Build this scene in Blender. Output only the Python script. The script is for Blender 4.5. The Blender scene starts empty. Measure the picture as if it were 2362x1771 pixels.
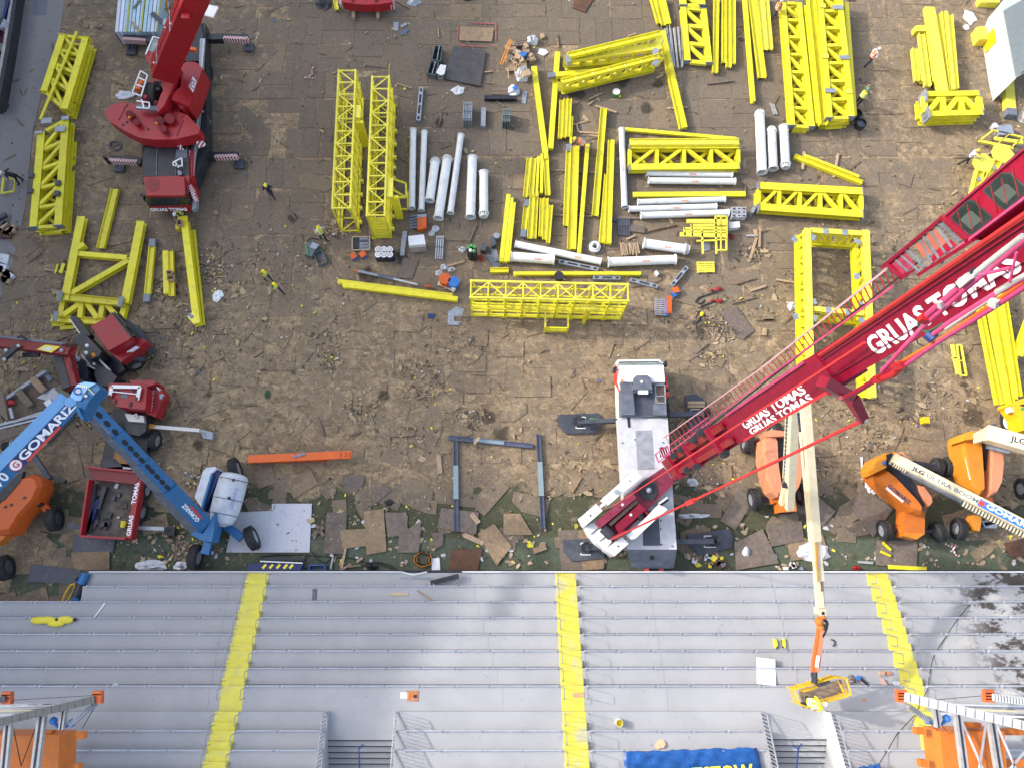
import bpy,bmesh,math,random
from mathutils import Vector,Matrix
R = math.radians
rnd = random.Random(11)
C = bpy.context.scene.collection
# ---------------------------------------------------------------- camera
PW,PH = 2362.,1771.
F,CX,CY = 1700.,1137.,885.5
TH = math.atan(485. / 1700.)
H = 48.
CAM = Vector((0,0,H))
FWD = Vector((0,math.sin(TH),-math.cos(TH)))
UPV = Vector((0,math.cos(TH),math.sin(TH)))
cam = bpy.data.cameras.new('camera'); camo = bpy.data.objects.new('camera',cam); C.objects.link(camo)
camo.location = CAM; camo.rotation_euler = (TH,0,0)
cam.sensor_width = 36; cam.sensor_fit = 'HORIZONTAL'; cam.lens = 36 * F / PW
cam.shift_x = (PW / 2 - CX) / PW
cam.clip_start = .5; cam.clip_end = 2000
sc = bpy.context.scene
sc.camera = camo
# ---------------------------------------------------------------- light
SUN_EL,SUN_DIR = 29.,Vector((-1,.25,0)).normalized()
w = bpy.data.worlds.new('World'); sc.world = w; w.use_nodes = True
nt = w.node_tree; bg = nt.nodes['Background']
sky = nt.nodes.new('ShaderNodeTexSky'); sky.sky_type = 'NISHITA'; sky.sun_disc = False
sky.sun_elevation = R(SUN_EL); sky.sun_rotation = math.atan2(SUN_DIR.x,SUN_DIR.y)
sky.air_density = 1.0; sky.dust_density = 3.5; sky.ozone_density = 1.0; sky.altitude = 50
hs = nt.nodes.new('ShaderNodeHueSaturation'); hs.inputs['Saturation'].default_value = .7
nt.links.new(sky.outputs[0],hs.inputs['Color']); nt.links.new(hs.outputs[0],bg.inputs[0]); bg.inputs[1].default_value = .15
sun = bpy.data.lights.new('sun','SUN'); suno = bpy.data.objects.new('sun',sun); C.objects.link(suno)
sun.energy = 1.28; sun.angle = R(1.2); sun.color = (1,.93,.84)
sd = Vector((SUN_DIR.x * math.cos(R(SUN_EL)),SUN_DIR.y * math.cos(R(SUN_EL)),math.sin(R(SUN_EL))))
suno.rotation_euler = sd.to_track_quat('Z','Y').to_euler(); suno.location = (-40,10,60)
sc.view_settings.view_transform = 'Standard'; sc.view_settings.look = 'None'
sc.view_settings.gamma = 1; sc.view_settings.use_curve_mapping = False
sc.view_settings.exposure = 1.48
sc.cycles.max_bounces = 5; sc.cycles.diffuse_bounces = 3; sc.cycles.use_denoising = True
# ---------------------------------------------------------------- photo geometry: a pixel at a given height
def ray(u,v):
 return Vector(((u - CX) / F,0,0)) + UPV * ((CY - v) / F) + FWD
def at(u,v,z=0.):
 r = ray(u,v); return CAM + r * ((z - H) / r.z)
def cw(u,v,d):
 return CAM + ray(u,v) * d
def depth(p):
 return (Vector(p) - CAM).dot(FWD)
def proj(p):
 d = Vector(p) - CAM; k = d.dot(FWD)
 return (CX + F * d.x / k,CY - F * d.dot(UPV) / k)
_s = 600 / 2212.
T = {'P1': (0,700,480 / 2212.),'P2': (1930,330,432 / 2212.),'P3': (1950,620,412 / 2212.),'P5': (0,380,200 / 2212.),
     'P6': (2000,0,362 / 2208.),'M2': (1780,1500,260 / 2212.),'M3': (0,880,300 / 2212.),'M4': (320,1060,300 / 2212.),
     'M5': (900,0,400 / 2212.),'M6': (2100,820,262 / 2212.),'N1': (740,140,240 / 2212.),'N2': (740,400,240 / 2212.),
     'N3': (1060,620,220 / 2212.),'N4': (1260,620,220 / 2212.),'N5': (1400,800,240 / 2212.),'N6': (1320,1060,300 / 1843.),
     'X': (0,0,1.)}
for _r,_v in (('A',0),('B',440),('C',880),('D',1321)):
 for _c,_u in enumerate((0,600,1200,1762)):
  T[_r + str(_c + 1)] = (_u,_v,_s)
def q(k,x,y):
 a = T[k]; return a[0] + x * a[2],a[1] + y * a[2]
def g(k,x,y,z=0.):
 return at(*q(k,x,y),z)
def wz(k,n,p):
 return n * T[k][2] * depth(p) / F
# ---------------------------------------------------------------- materials
def _n(nt,t,**kw):
 n = nt.nodes.new(t)
 for a,b in kw.items():
  if a in n.inputs: n.inputs[a].default_value = b
  else: setattr(n,a,b)
 return n
def mat(name,col,rough=.5,metal=0.,var=.12,scale=2.5,dirt=None,damt=.35,dscale=1.2,bump=0.,spec=.5):
 m = bpy.data.materials.new(name); m.use_nodes = True; nt = m.node_tree; L = nt.links.new
 b = nt.nodes['Principled BSDF']; b.inputs['Metallic'].default_value = metal; b.inputs['Specular IOR Level'].default_value = spec
 tc = _n(nt,'ShaderNodeNewGeometry')
 n1 = _n(nt,'ShaderNodeTexNoise',Scale=scale,Detail=6.); L(tc.outputs['Position'],n1.inputs['Vector'])
 c4 = (*col,1)
 r = _n(nt,'ShaderNodeValToRGB'); r.color_ramp.elements[0].position = .3; r.color_ramp.elements[1].position = .72
 r.color_ramp.elements[0].color = (*[max(0,c * (1 - var)) for c in col],1)
 r.color_ramp.elements[1].color = (*[min(1,c * (1 + var)) for c in col],1)
 L(n1.outputs['Fac'],r.inputs['Fac']); out = r.outputs['Color']
 if dirt:
  n2 = _n(nt,'ShaderNodeTexNoise',Scale=dscale,Detail=9.,Roughness=.68); L(tc.outputs['Position'],n2.inputs['Vector'])
  k = _n(nt,'ShaderNodeMapRange'); k.inputs[1].default_value = .5; k.inputs[2].default_value = .72
  k.inputs[3].default_value = 0; k.inputs[4].default_value = damt
  L(n2.outputs['Fac'],k.inputs[0])
  mx = _n(nt,'ShaderNodeMix',data_type='RGBA'); L(k.outputs[0],mx.inputs['Factor']); L(out,mx.inputs[6])
  mx.inputs[7].default_value = (*dirt,1); out = mx.outputs[2]
 oi = _n(nt,'ShaderNodeObjectInfo'); orr = _n(nt,'ShaderNodeMapRange'); orr.inputs[3].default_value = .86; orr.inputs[4].default_value = 1.06
 L(oi.outputs['Random'],orr.inputs[0]); hv = _n(nt,'ShaderNodeHueSaturation'); L(orr.outputs[0],hv.inputs['Value']); L(out,hv.inputs['Color']); out = hv.outputs[0]
 L(out,b.inputs['Base Color'])
 rr = _n(nt,'ShaderNodeMapRange'); rr.inputs[3].default_value = max(.05,rough - .12); rr.inputs[4].default_value = min(1,rough + .15)
 L(n1.outputs['Fac'],rr.inputs[0]); L(rr.outputs[0],b.inputs['Roughness'])
 if bump:
  bp = _n(nt,'ShaderNodeBump',Strength=bump,Distance=.03); L(n1.outputs['Fac'],bp.inputs['Height']); L(bp.outputs[0],b.inputs['Normal'])
 return m
DIRT = (.09,.07,.05)
TRED = mat('truck_red',(.33,.013,.02),.42,dirt=(.13,.06,.05),damt=.5,var=.12)
YEL = mat('yellow_paint',(.78,.69,.024),.42,dirt=(.3,.25,.09),damt=.55,var=.08,scale=1.3,dscale=2.6)
YEL2 = mat('pale_yellow_paint',(.82,.73,.07),.4,dirt=(.38,.32,.13),damt=.5,dscale=2.4,var=.07)
STAIRY = mat('stair_yellow',(.72,.65,.085),.55,dirt=(.5,.47,.3),damt=.5,var=.06,dscale=2)
GALV = mat('galvanised_steel',(.33,.36,.41),.42,.35,var=.2,scale=6,dirt=(.2,.2,.22),damt=.4)
PLATE = mat('grey_plate',(.2,.22,.26),.5,.2,var=.15)
WPIPE = mat('white_pipe_paint',(.76,.77,.76),.45,dirt=(.4,.38,.34),damt=.45,var=.05,dscale=2)
WHITE = mat('white_paint',(.8,.8,.8),.35,dirt=(.5,.48,.44),damt=.3,var=.03,dscale=2)
DECK = mat('worn_white_deck',(.49,.49,.515),.5,dirt=(.36,.36,.38),damt=.5,var=.1,dscale=1.6)
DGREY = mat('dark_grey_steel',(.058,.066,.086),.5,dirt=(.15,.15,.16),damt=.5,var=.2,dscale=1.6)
MGREY = mat('mid_grey_steel',(.12,.137,.17),.5,dirt=(.3,.3,.32),damt=.4,var=.2,dscale=1.6)
BLACK = mat('black_rubber',(.02,.02,.022),.75,dirt=(.09,.08,.07),damt=.5,var=.3)
BLKM = mat('black_metal',(.02,.022,.03),.45,dirt=(.08,.075,.07),damt=.5,var=.3)
RED = mat('red_paint',(.34,.011,.017),.38,dirt=(.2,.03,.03),damt=.3,var=.1)
CRIM = mat('crimson_paint',(.2,.002,.02),.42,dirt=(.26,.02,.05),damt=.35,var=.12,scale=4)
MAUVE = mat('weathered_crimson',(.2,.018,.045),.5,dirt=(.25,.07,.1),damt=.5,var=.2,scale=4)
PINK = mat('faded_pink_tube',(.43,.05,.14),.45,dirt=(.5,.17,.32),damt=.6,var=.15,dscale=.9)
REDDK = mat('dark_red_paint',(.22,.014,.014),.5,dirt=DIRT,damt=.4,var=.15)
ROPE = mat('red_rod',(.5,.03,.03),.45,var=.1)
BLUE = mat('blue_paint',(.016,.125,.31),.4,dirt=(.12,.2,.28),damt=.3,var=.1)
LBLUE = mat('pale_blue_paint',(.19,.4,.7),.4,dirt=(.2,.35,.5),damt=.25,var=.06)
NAVY = mat('navy_paint',(.012,.03,.13),.45,var=.2)
ORA = mat('orange_paint',(.62,.17,.02),.42,dirt=(.35,.16,.05),damt=.35,var=.08)
ORB = mat('bright_orange',(.66,.115,.015),.45,dirt=(.4,.12,.04),damt=.3,var=.08)
AMB = mat('amber_orange',(.7,.25,.02),.42,dirt=(.4,.2,.06),damt=.3,var=.08)
SALM = mat('faded_salmon',(.64,.25,.13),.5,dirt=(.5,.22,.12),damt=.4,var=.08)
CREAM = mat('cream_paint',(.74,.64,.42),.42,dirt=(.5,.42,.28),damt=.35,var=.06)
BUCKY = mat('machine_yellow',(.78,.45,.01),.42,dirt=(.4,.25,.05),damt=.3,var=.08)
WOOD = mat('timber',(.42,.3,.19),.8,dirt=(.2,.14,.09),damt=.5,var=.25,scale=9)
WOODD = mat('weathered_timber',(.2,.15,.11),.85,dirt=(.1,.08,.06),damt=.5,var=.3,scale=9)
CARD = mat('cardboard',(.4,.28,.18),.85,dirt=(.2,.14,.09),damt=.3,var=.2)
PLAS = mat('white_plastic_sheet',(.72,.73,.76),.3,dirt=(.5,.5,.5),damt=.4,var=.12,scale=6,bump=.6)
GLASS = mat('dark_glass',(.02,.03,.03),.12,var=.3)
GLASSG = mat('greenish_glass',(.2,.26,.25),.12,var=.3)
CABLE = mat('black_cable',(.015,.015,.017),.6)
TARP = mat('blue_tarpaulin',(.012,.085,.3),.42,dirt=(.02,.14,.42),damt=.6,var=.2,scale=3,dscale=2,bump=.5)
ALU = mat('aluminium',(.5,.5,.49),.4,.3,dirt=(.3,.28,.25),damt=.4,var=.15)
LBLK = mat('light_blue_panel',(.42,.58,.68),.4,.1,var=.12,dirt=(.55,.65,.72),damt=.3)
GRN = mat('green_paint',(.06,.28,.08),.5)
BLU2 = mat('bright_blue_plastic',(.03,.16,.5),.45)
BGREY = mat('blue_grey_beam',(.085,.1,.15),.5,dirt=(.22,.25,.33),damt=.3,var=.12)
LTEAL = mat('pale_teal_band',(.24,.32,.35),.5,var=.08)
ROOFW = mat('pale_corrugated',(.47,.51,.48),.45,dirt=(.45,.46,.42),damt=.3,var=.05)
LETW = mat('white_lettering',(.85,.85,.86),.45,var=.03)
LETB = mat('dark_lettering',(.03,.04,.1),.45,var=.1)
LETY = mat('yellow_lettering',(.85,.72,.05),.5,var=.05)
LETR = mat('red_lettering',(.6,.05,.04),.5,var=.1)
BROWN = mat('rusty_brown',(.12,.055,.03),.75,dirt=(.05,.03,.02),damt=.5,var=.3)
SKIN = mat('skin',(.42,.24,.16),.6,var=.06)
HIVIS = mat('hi_vis_yellow',(.7,.85,.03),.6,var=.06)
HIVO = mat('hi_vis_orange',(.85,.2,.03),.6,var=.06)
NAVYC = mat('navy_cloth',(.015,.02,.05),.8,var=.2)
BLKC = mat('black_cloth',(.012,.012,.016),.8,var=.2)
GREYC = mat('grey_cloth',(.09,.09,.1),.8,var=.2)
WHC = mat('white_cloth',(.65,.66,.7),.75,var=.08)
HELW = mat('white_helmet',(.8,.8,.8),.3,var=.02)
HELY = mat('yellow_helmet',(.82,.66,.02),.3,var=.03)
HELG = mat('green_helmet',(.05,.35,.12),.3,var=.03)
# ---------------------------------------------------------------- mesh builder
_W = {}
def wloc(o):
 return _W.get(o.name,Vector((0,0,0)))
class MB:
 def __init__(s): s.v = []; s.f = []; s.m = []
 def add(s,vs,fs,mi=0):
  k = len(s.v); s.v += [Vector(p) for p in vs]; s.f += [[k + i for i in f] for f in fs]; s.m += [mi] * len(fs)
  return s
 def box(s,c,size,M=None,mi=0):
  c = Vector(c); x,y,z = [a / 2. for a in size]
  vs = [Vector((i * x,j * y,k * z)) for k in (-1,1) for j in (-1,1) for i in (-1,1)]
  if M is not None: vs = [M @ p for p in vs]
  return s.add([c + p for p in vs],[(0,2,3,1),(4,5,7,6),(0,1,5,4),(2,6,7,3),(0,4,6,2),(1,3,7,5)],mi)
 def prism(s,pts,h,mi=0,side=None,d=None):
  n = len(pts); d = Vector((0,0,-h)) if d is None else Vector(d)
  s.add([Vector(p) for p in pts] + [Vector(p) + d for p in pts],[tuple(range(n)),tuple(range(2 * n - 1,n - 1,-1))],mi)
  k = len(s.v) - 2 * n
  for i in range(n):
   j = (i + 1) % n; s.f.append([k + i,k + j,k + n + j,k + n + i]); s.m.append(mi if side is None else side)
  return s
 def frame(s,p0,p1,up):
  p0 = Vector(p0); p1 = Vector(p1); d = (p1 - p0)
  d = d.normalized(); up = Vector(up)
  x = d.cross(up)
  if x.length < 1e-4: x = d.cross(Vector((1,0,0)))
  x.normalize(); return p0,p1,d,x,x.cross(d).normalized()
 def extrude(s,p0,p1,prof,up=(0,0,1),mi=0,prof1=None):
  p0,p1,d,x,y = s.frame(p0,p1,up); n = len(prof); prof1 = prof1 or prof
  vs = [p0 + x * a + y * b for a,b in prof] + [p1 + x * a + y * b for a,b in prof1]
  fs = [(i,(i + 1) % n,n + (i + 1) % n,n + i) for i in range(n)] + [tuple(range(n - 1,-1,-1)),tuple(range(n,2 * n))]
  return s.add(vs,fs,mi)
 def bar(s,p0,p1,w,h,up=(0,0,1),mi=0,w1=None,h1=None):
  w1 = w if w1 is None else w1; h1 = h if h1 is None else h1
  a = [(-w / 2,-h / 2),(w / 2,-h / 2),(w / 2,h / 2),(-w / 2,h / 2)]
  b = [(-w1 / 2,-h1 / 2),(w1 / 2,-h1 / 2),(w1 / 2,h1 / 2),(-w1 / 2,h1 / 2)]
  return s.extrude(p0,p1,a,up,mi,b)
 def ibeam(s,p0,p1,w,h,t=.03,up=(0,0,1),mi=0):
  a,b,c = w / 2,h / 2,t / 2
  return s.extrude(p0,p1,[(-a,-b),(a,-b),(a,-b + t),(c,-b + t),(c,b - t),(a,b - t),(a,b),(-a,b),(-a,b - t),(-c,b - t),(-c,-b + t),(-a,-b + t)],up,mi)
 def hbeam(s,p0,p1,w,h,t=.03,up=(0,0,1),mi=0):
  a,b,c = w / 2,h / 2,t / 2
  return s.extrude(p0,p1,[(-a,-b),(-a + t,-b),(-a + t,-c),(a - t,-c),(a - t,-b),(a,-b),(a,b),(a - t,b),(a - t,c),(-a + t,c),(-a + t,b),(-a,b)],up,mi)
 def tube(s,p0,p1,r,r1=None,n=8,mi=0,cap=True):
  p0,p1,d,x,y = s.frame(p0,p1,(0,0,1) if abs((Vector(p1) - Vector(p0)).normalized().z) < .95 else (0,1,0)); r1 = r if r1 is None else r1
  cs = [(math.cos(2 * math.pi * i / n),math.sin(2 * math.pi * i / n)) for i in range(n)]
  vs = [p0 + x * (c * r) + y * (e * r) for c,e in cs] + [p1 + x * (c * r1) + y * (e * r1) for c,e in cs]
  fs = [(i,(i + 1) % n,n + (i + 1) % n,n + i) for i in range(n)]
  if cap: fs += [tuple(range(n - 1,-1,-1)),tuple(range(n,2 * n))]
  return s.add(vs,fs,mi)
 def rings(s,rs,mi=0,cap=True):
  n = len(rs[0]); vs = [p for r in rs for p in r]; fs = []
  for k in range(len(rs) - 1):
   fs += [(k * n + i,k * n + (i + 1) % n,(k + 1) * n + (i + 1) % n,(k + 1) * n + i) for i in range(n)]
  if cap: fs += [tuple(range(n - 1,-1,-1)),tuple(range((len(rs) - 1) * n,len(rs) * n))]
  return s.add(vs,fs,mi)
 def pipe(s,p0,p1,r,wall=.03,n=18,mi=0):
  p0,p1,d,x,y = s.frame(p0,p1,(0,0,1) if abs((Vector(p1) - Vector(p0)).normalized().z) < .95 else (0,1,0))
  cs = [(math.cos(2 * math.pi * i / n),math.sin(2 * math.pi * i / n)) for i in range(n)]
  rr = [(p0,r - wall),(p0,r),(p1,r),(p1,r - wall)]
  vs = [p + x * (c * a) + y * (e * a) for p,a in rr for c,e in cs]; fs = []
  for k in range(4):
   j = (k + 1) % 4
   fs += [(k * n + i,k * n + (i + 1) % n,j * n + (i + 1) % n,j * n + i) for i in range(n)]
  return s.add(vs,fs,mi)
 def path(s,pts,r,n=5,mi=0):
  for a,b in zip(pts[:-1],pts[1:]):
   if (Vector(a) - Vector(b)).length > 1e-4: s.tube(a,b,r,n=n,mi=mi)
  return s
 def ball(s,c,r,n=8,mi=0,half=False):
  c = Vector(c); r = (r,r,r) if isinstance(r,(int,float)) else r; m = n // 2; rs = []
  for k in range(m + 1):
   a = -math.pi / 2 + math.pi * k / m
   if half: a = math.pi / 2 * k / m
   ca = max(.02,math.cos(a))
   rs.append([c + Vector((r[0] * ca * math.cos(2 * math.pi * i / n),r[1] * ca * math.sin(2 * math.pi * i / n),r[2] * math.sin(a))) for i in range(n)])
  return s.rings(rs,mi)
 def build(s,name,mats,parent=None,smooth=False,kind=None):
  mats = mats if isinstance(mats,(list,tuple)) else [mats]
  if parent is None:
   lo = [min(p[i] for p in s.v) for i in range(3)]; hi = [max(p[i] for p in s.v) for i in range(3)]
   org = Vector(((lo[0] + hi[0]) / 2,(lo[1] + hi[1]) / 2,lo[2]))
  else: org = wloc(parent)
  me = bpy.data.meshes.new(name); me.from_pydata([tuple(p - org) for p in s.v],[],s.f)
  for m in mats: me.materials.append(m)
  me.polygons.foreach_set('material_index',s.m)
  bm = bmesh.new(); bm.from_mesh(me); bmesh.ops.recalc_face_normals(bm,faces=bm.faces); bm.to_mesh(me); bm.free()
  if smooth: me.polygons.foreach_set('use_smooth',[True] * len(me.polygons)); me.set_sharp_from_angle(angle=R(38))
  o = bpy.data.objects.new(name,me); C.objects.link(o)
  if parent is None: o.location = org
  else: o.parent = parent
  _W[o.name] = org
  if kind: o['kind'] = kind
  return o
def tag(o,label,cat,group=None,kind=None):
 o['label'] = label; o['category'] = cat; o['kind'] = 'thing'
 if group: o['group'] = group
 if kind: o['kind'] = kind
 return o
def thing(name,label,cat,loc,group=None):
 o = bpy.data.objects.new(name,None); C.objects.link(o); o.location = loc; o.empty_display_size = .3
 _W[o.name] = Vector(loc); return tag(o,label,cat,group)
def pp(k,pts,z):
 return [g(k,x,y,z) for x,y in pts]
def slab(name,k,pts,z,h,m,parent=None,mi=None):
 return MB().prism(pp(k,pts,z),h).build(name,m,parent)
def text(s,p,right,up,size,m,parent,name='lettering',bold=.02,sx=1.,thick=.004,align='LEFT'):
 cu = bpy.data.curves.new('t','FONT'); cu.body = s; cu.size = size; cu.offset = bold * size; cu.align_x = align; cu.resolution_u = 3
 cu.extrude = thick
 o = bpy.data.objects.new('t',cu); C.objects.link(o)
 dg = bpy.context.evaluated_depsgraph_get(); me = bpy.data.meshes.new_from_object(o.evaluated_get(dg))
 bpy.data.objects.remove(o)
 x = Vector(right).normalized(); y = Vector(up); y = (y - x * y.dot(x)).normalized(); zz = x.cross(y)
 org = wloc(parent)
 for v in me.vertices: v.co = Vector(p) + x * (v.co.x * sx) + y * v.co.y + zz * v.co.z - org
 me.materials.clear(); me.materials.append(m); me.name = name
 ob = bpy.data.objects.new(name,me); C.objects.link(ob); ob.parent = parent; _W[ob.name] = org
 return ob
# ================================================================ SETTING
def ground_mat(name,boards):
 m = bpy.data.materials.new(name); m.use_nodes = True; nt = m.node_tree; L = nt.links.new
 b = nt.nodes['Principled BSDF']; b.inputs['Roughness'].default_value = .85; b.inputs['Specular IOR Level'].default_value = .25
 P = _n(nt,'ShaderNodeNewGeometry').outputs['Position']
 sx = _n(nt,'ShaderNodeSeparateXYZ'); L(P,sx.inputs[0])
 def noise(s,d=8.,ro=.6,w=None):
  n = _n(nt,'ShaderNodeTexNoise',Scale=s,Detail=d,Roughness=ro)
  if w is not None:
   mp = _n(nt,'ShaderNodeMapping'); mp.inputs['Scale'].default_value = w; L(P,mp.inputs[0]); L(mp.outputs[0],n.inputs['Vector'])
  else: L(P,n.inputs['Vector'])
  return n.outputs['Fac']
 def rng(x,a,c,d=0.,e=1.,smooth=True):
  k = _n(nt,'ShaderNodeMapRange'); k.inputs[1].default_value = a; k.inputs[2].default_value = c
  k.inputs[3].default_value = d; k.inputs[4].default_value = e
  if smooth: k.interpolation_type = 'SMOOTHSTEP'
  L(x,k.inputs[0]); return k.outputs[0]
 def math_(op,a,c):
  k = _n(nt,'ShaderNodeMath',operation=op)
  for i,x in enumerate((a,c)):
   if isinstance(x,(int,float)): k.inputs[i].default_value = x
   else: L(x,k.inputs[i])
  return k.outputs[0]
 def mix(f,a,c,bt='MIX'):
  k = _n(nt,'ShaderNodeMix',data_type='RGBA',blend_type=bt)
  if isinstance(f,(int,float)): k.inputs['Factor'].default_value = f
  else: L(f,k.inputs['Factor'])
  for i,x in ((6,a),(7,c)):
   if isinstance(x,tuple): k.inputs[i].default_value = (*x,1)
   else: L(x,k.inputs[i])
  return k.outputs[2]
 # wood chips lie thickest in the trafficked belt
 belt = math_('MULTIPLY',rng(sx.outputs[1],4.,9.),rng(sx.outputs[1],30.,15.))
 side = math_('ADD',math_('MULTIPLY',rng(sx.outputs[0],-13.,-24.),.75),math_('MULTIPLY',rng(sx.outputs[0],18.,30.),.8))
 belt = math_('MAXIMUM',belt,side)
 big = noise(.16,5.,.55)
 chips = noise(1.1,12.,.72)
 chipm = rng(math_('ADD',math_('ADD',math_('MULTIPLY',chips,.9),math_('MULTIPLY',big,.55)),math_('MULTIPLY',belt,.2)),.82,.93)
 fine = noise(14.,6.,.75); speck = noise(42.,3.,.7)
 def cells(s,rot,st):
  mp = _n(nt,'ShaderNodeMapping'); mp.inputs['Rotation'].default_value = (0,0,rot); mp.inputs['Scale'].default_value = (1,st,1)
  wp = _n(nt,'ShaderNodeVectorMath',operation='ADD'); nz = _n(nt,'ShaderNodeTexNoise',Scale=2.5,Detail=4.); L(P,nz.inputs['Vector'])
  sc_ = _n(nt,'ShaderNodeVectorMath',operation='SCALE'); sc_.inputs['Scale'].default_value = .55; L(nz.outputs['Color'],sc_.inputs[0])
  L(P,wp.inputs[0]); L(sc_.outputs[0],wp.inputs[1]); L(wp.outputs[0],mp.inputs[0])
  v = _n(nt,'ShaderNodeTexVoronoi',Scale=s); L(mp.outputs[0],v.inputs['Vector'])
  c = _n(nt,'ShaderNodeSeparateColor'); L(v.outputs['Color'],c.inputs[0]); return c.outputs[0]
 fl1 = cells(2.1,.6,1.25); fl2 = cells(5.5,-.8,1.3); mott = noise(3.2,12.,.74)
 flake = math_('ADD',math_('MULTIPLY',fl1,.4),math_('ADD',math_('MULTIPLY',fl2,.35),math_('MULTIPLY',mott,.5)))
 chipcol = mix(rng(flake,.32,.85),(.185,.132,.08),(.43,.31,.18))
 chipcol = mix(rng(flake,.8,.92),chipcol,(.56,.42,.25))
 if boards:
  at_ = _n(nt,'ShaderNodeAttribute',attribute_name='tint'); tint = _n(nt,'ShaderNodeSeparateColor'); L(at_.outputs['Color'],tint.inputs[0])
  base = mix(tint.outputs[0],(.165,.136,.108),(.265,.2,.137))
  base = mix(math_('MULTIPLY',tint.outputs[1],.7),base,(.36,.26,.155))
  base = mix(rng(noise(7.,5.,.7,(1.,4.5,1.)),.35,.7,0,.35),base,(.1,.078,.06))
  base = mix(rng(mott,.48,.74,0,.6),base,(.085,.066,.05))
  base = mix(rng(mott,.5,.3,0,.45),base,(.32,.235,.15))
  base = mix(math_('MULTIPLY',belt,.3),base,(.34,.255,.165))
  base = mix(math_('MULTIPLY',chipm,.75),base,chipcol)
  base = mix(rng(noise(.55,9.,.7),.54,.78,0,.65),base,(.075,.056,.042))
  base = mix(rng(noise(.9,7.,.66),.66,.74,0,.7),base,(.045,.033,.024))
  base = mix(rng(noise(.33,6.,.62),.62,.78,0,.3),base,(.3,.29,.28))
 else:
  tan = mix(rng(noise(.9,7.,.66),.56,.7,0,.7),chipcol,(.07,.052,.038))
  turf = mix(rng(noise(2.2,8.,.7),.35,.68),(.016,.032,.012),(.045,.075,.028))
  lane = math_('MULTIPLY',rng(sx.outputs[1],3.55,3.35,smooth=False),rng(noise(.5,6.),.34,.4))
  turf = mix(lane,turf,mix(rng(noise(3.,6.),.35,.7),(.04,.085,.05),(.075,.125,.085)))
  turf = mix(rng(math_('ADD',chips,math_('MULTIPLY',big,.3)),.71,.84,0,.85),turf,chipcol)
  edge = math_('ADD',sx.outputs[1],math_('MULTIPLY',noise(.35,8.,.65),7.))
  base = mix(rng(edge,9.6,10.3),turf,tan)
 base = mix(rng(fine,.25,.8),mix(.55,base,(.02,.016,.013)),mix(.2,base,(.6,.48,.34)))
 # oil and water stains
 st = None
 for (u,v,r_) in STAINS:
  c = at(u,v,0)
  d = _n(nt,'ShaderNodeVectorMath',operation='DISTANCE'); L(P,d.inputs[0]); d.inputs[1].default_value = c
  k = rng(math_('ADD',d.outputs['Value'],math_('MULTIPLY',noise(1.3,8.,.7),2.2 * r_)),1.55 * r_,1.95 * r_,1.,0.)
  st = k if st is None else math_('MAXIMUM',st,k)
 base = mix(math_('MULTIPLY',st,.72),base,(.028,.02,.015))
 L(base,b.inputs['Base Color'])
 bp = _n(nt,'ShaderNodeBump',Strength=.55,Distance=.02); L(math_('ADD',fine,math_('MULTIPLY',chips,1.5)),bp.inputs['Height']); L(bp.outputs[0],b.inputs['Normal'])
 return m
STAINS = [(1125,960,.75),(1155,1000,.8),(885,912,.5),(675,505,.55),(848,640,.9),(930,600,.9),(1490,250,.7),(1330,215,.9),(1430,185,1.),
          (1520,195,.6),(460,1025,.55),(1015,285,.5),(1880,920,0.5),(2245,960,1.1),(2310,850,1.2),(1850,640,.9)]
GROUND = ground_mat('ground_chips_and_turf',False); BOARDS = ground_mat('weathered_boards',True)
mb = MB(); mb.add([(-110,-60,0),(120,-60,0),(120,140,0),(-110,140,0)],[(0,1,2,3)]); gr = mb.build('ground',GROUND); gr['kind'] = 'structure'
def inpoly(p,poly):
 x,y = p[0],p[1]; c = False
 for i in range(len(poly)):
  a,b2 = poly[i],poly[i - 1]
  if (a[1] > y) != (b2[1] > y) and x < (b2[0] - a[0]) * (y - a[1]) / (b2[1] - a[1]) + a[0]: c = not c
 return c
PATHPX = [(44,0),(148,0),(138,80),(100,200),(76,300),(66,400),(58,480),(40,560),(24,640),(0,690),(-90,700),(-130,420),(-60,120),(60,-160),(170,-160)]
pathw = [at(u,v,.055) for u,v in PATHPX]
CONC = mat('path_concrete',(.24,.225,.222),.85,var=.12,scale=1.2,dirt=(.15,.14,.14),damt=.5,bump=.2)
o = MB().prism([Vector((p.x,p.y,.055)) for p in pathw],.05).build('path',CONC); o['kind'] = 'structure'
o = MB().prism(pp('X',[(80,-60),(116,-60),(106,35),(77,35)],.062),.01).build('path_hatch',mat('path_hatch_grey',(.15,.15,.18),.8)); o['kind'] = 'structure'
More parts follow.
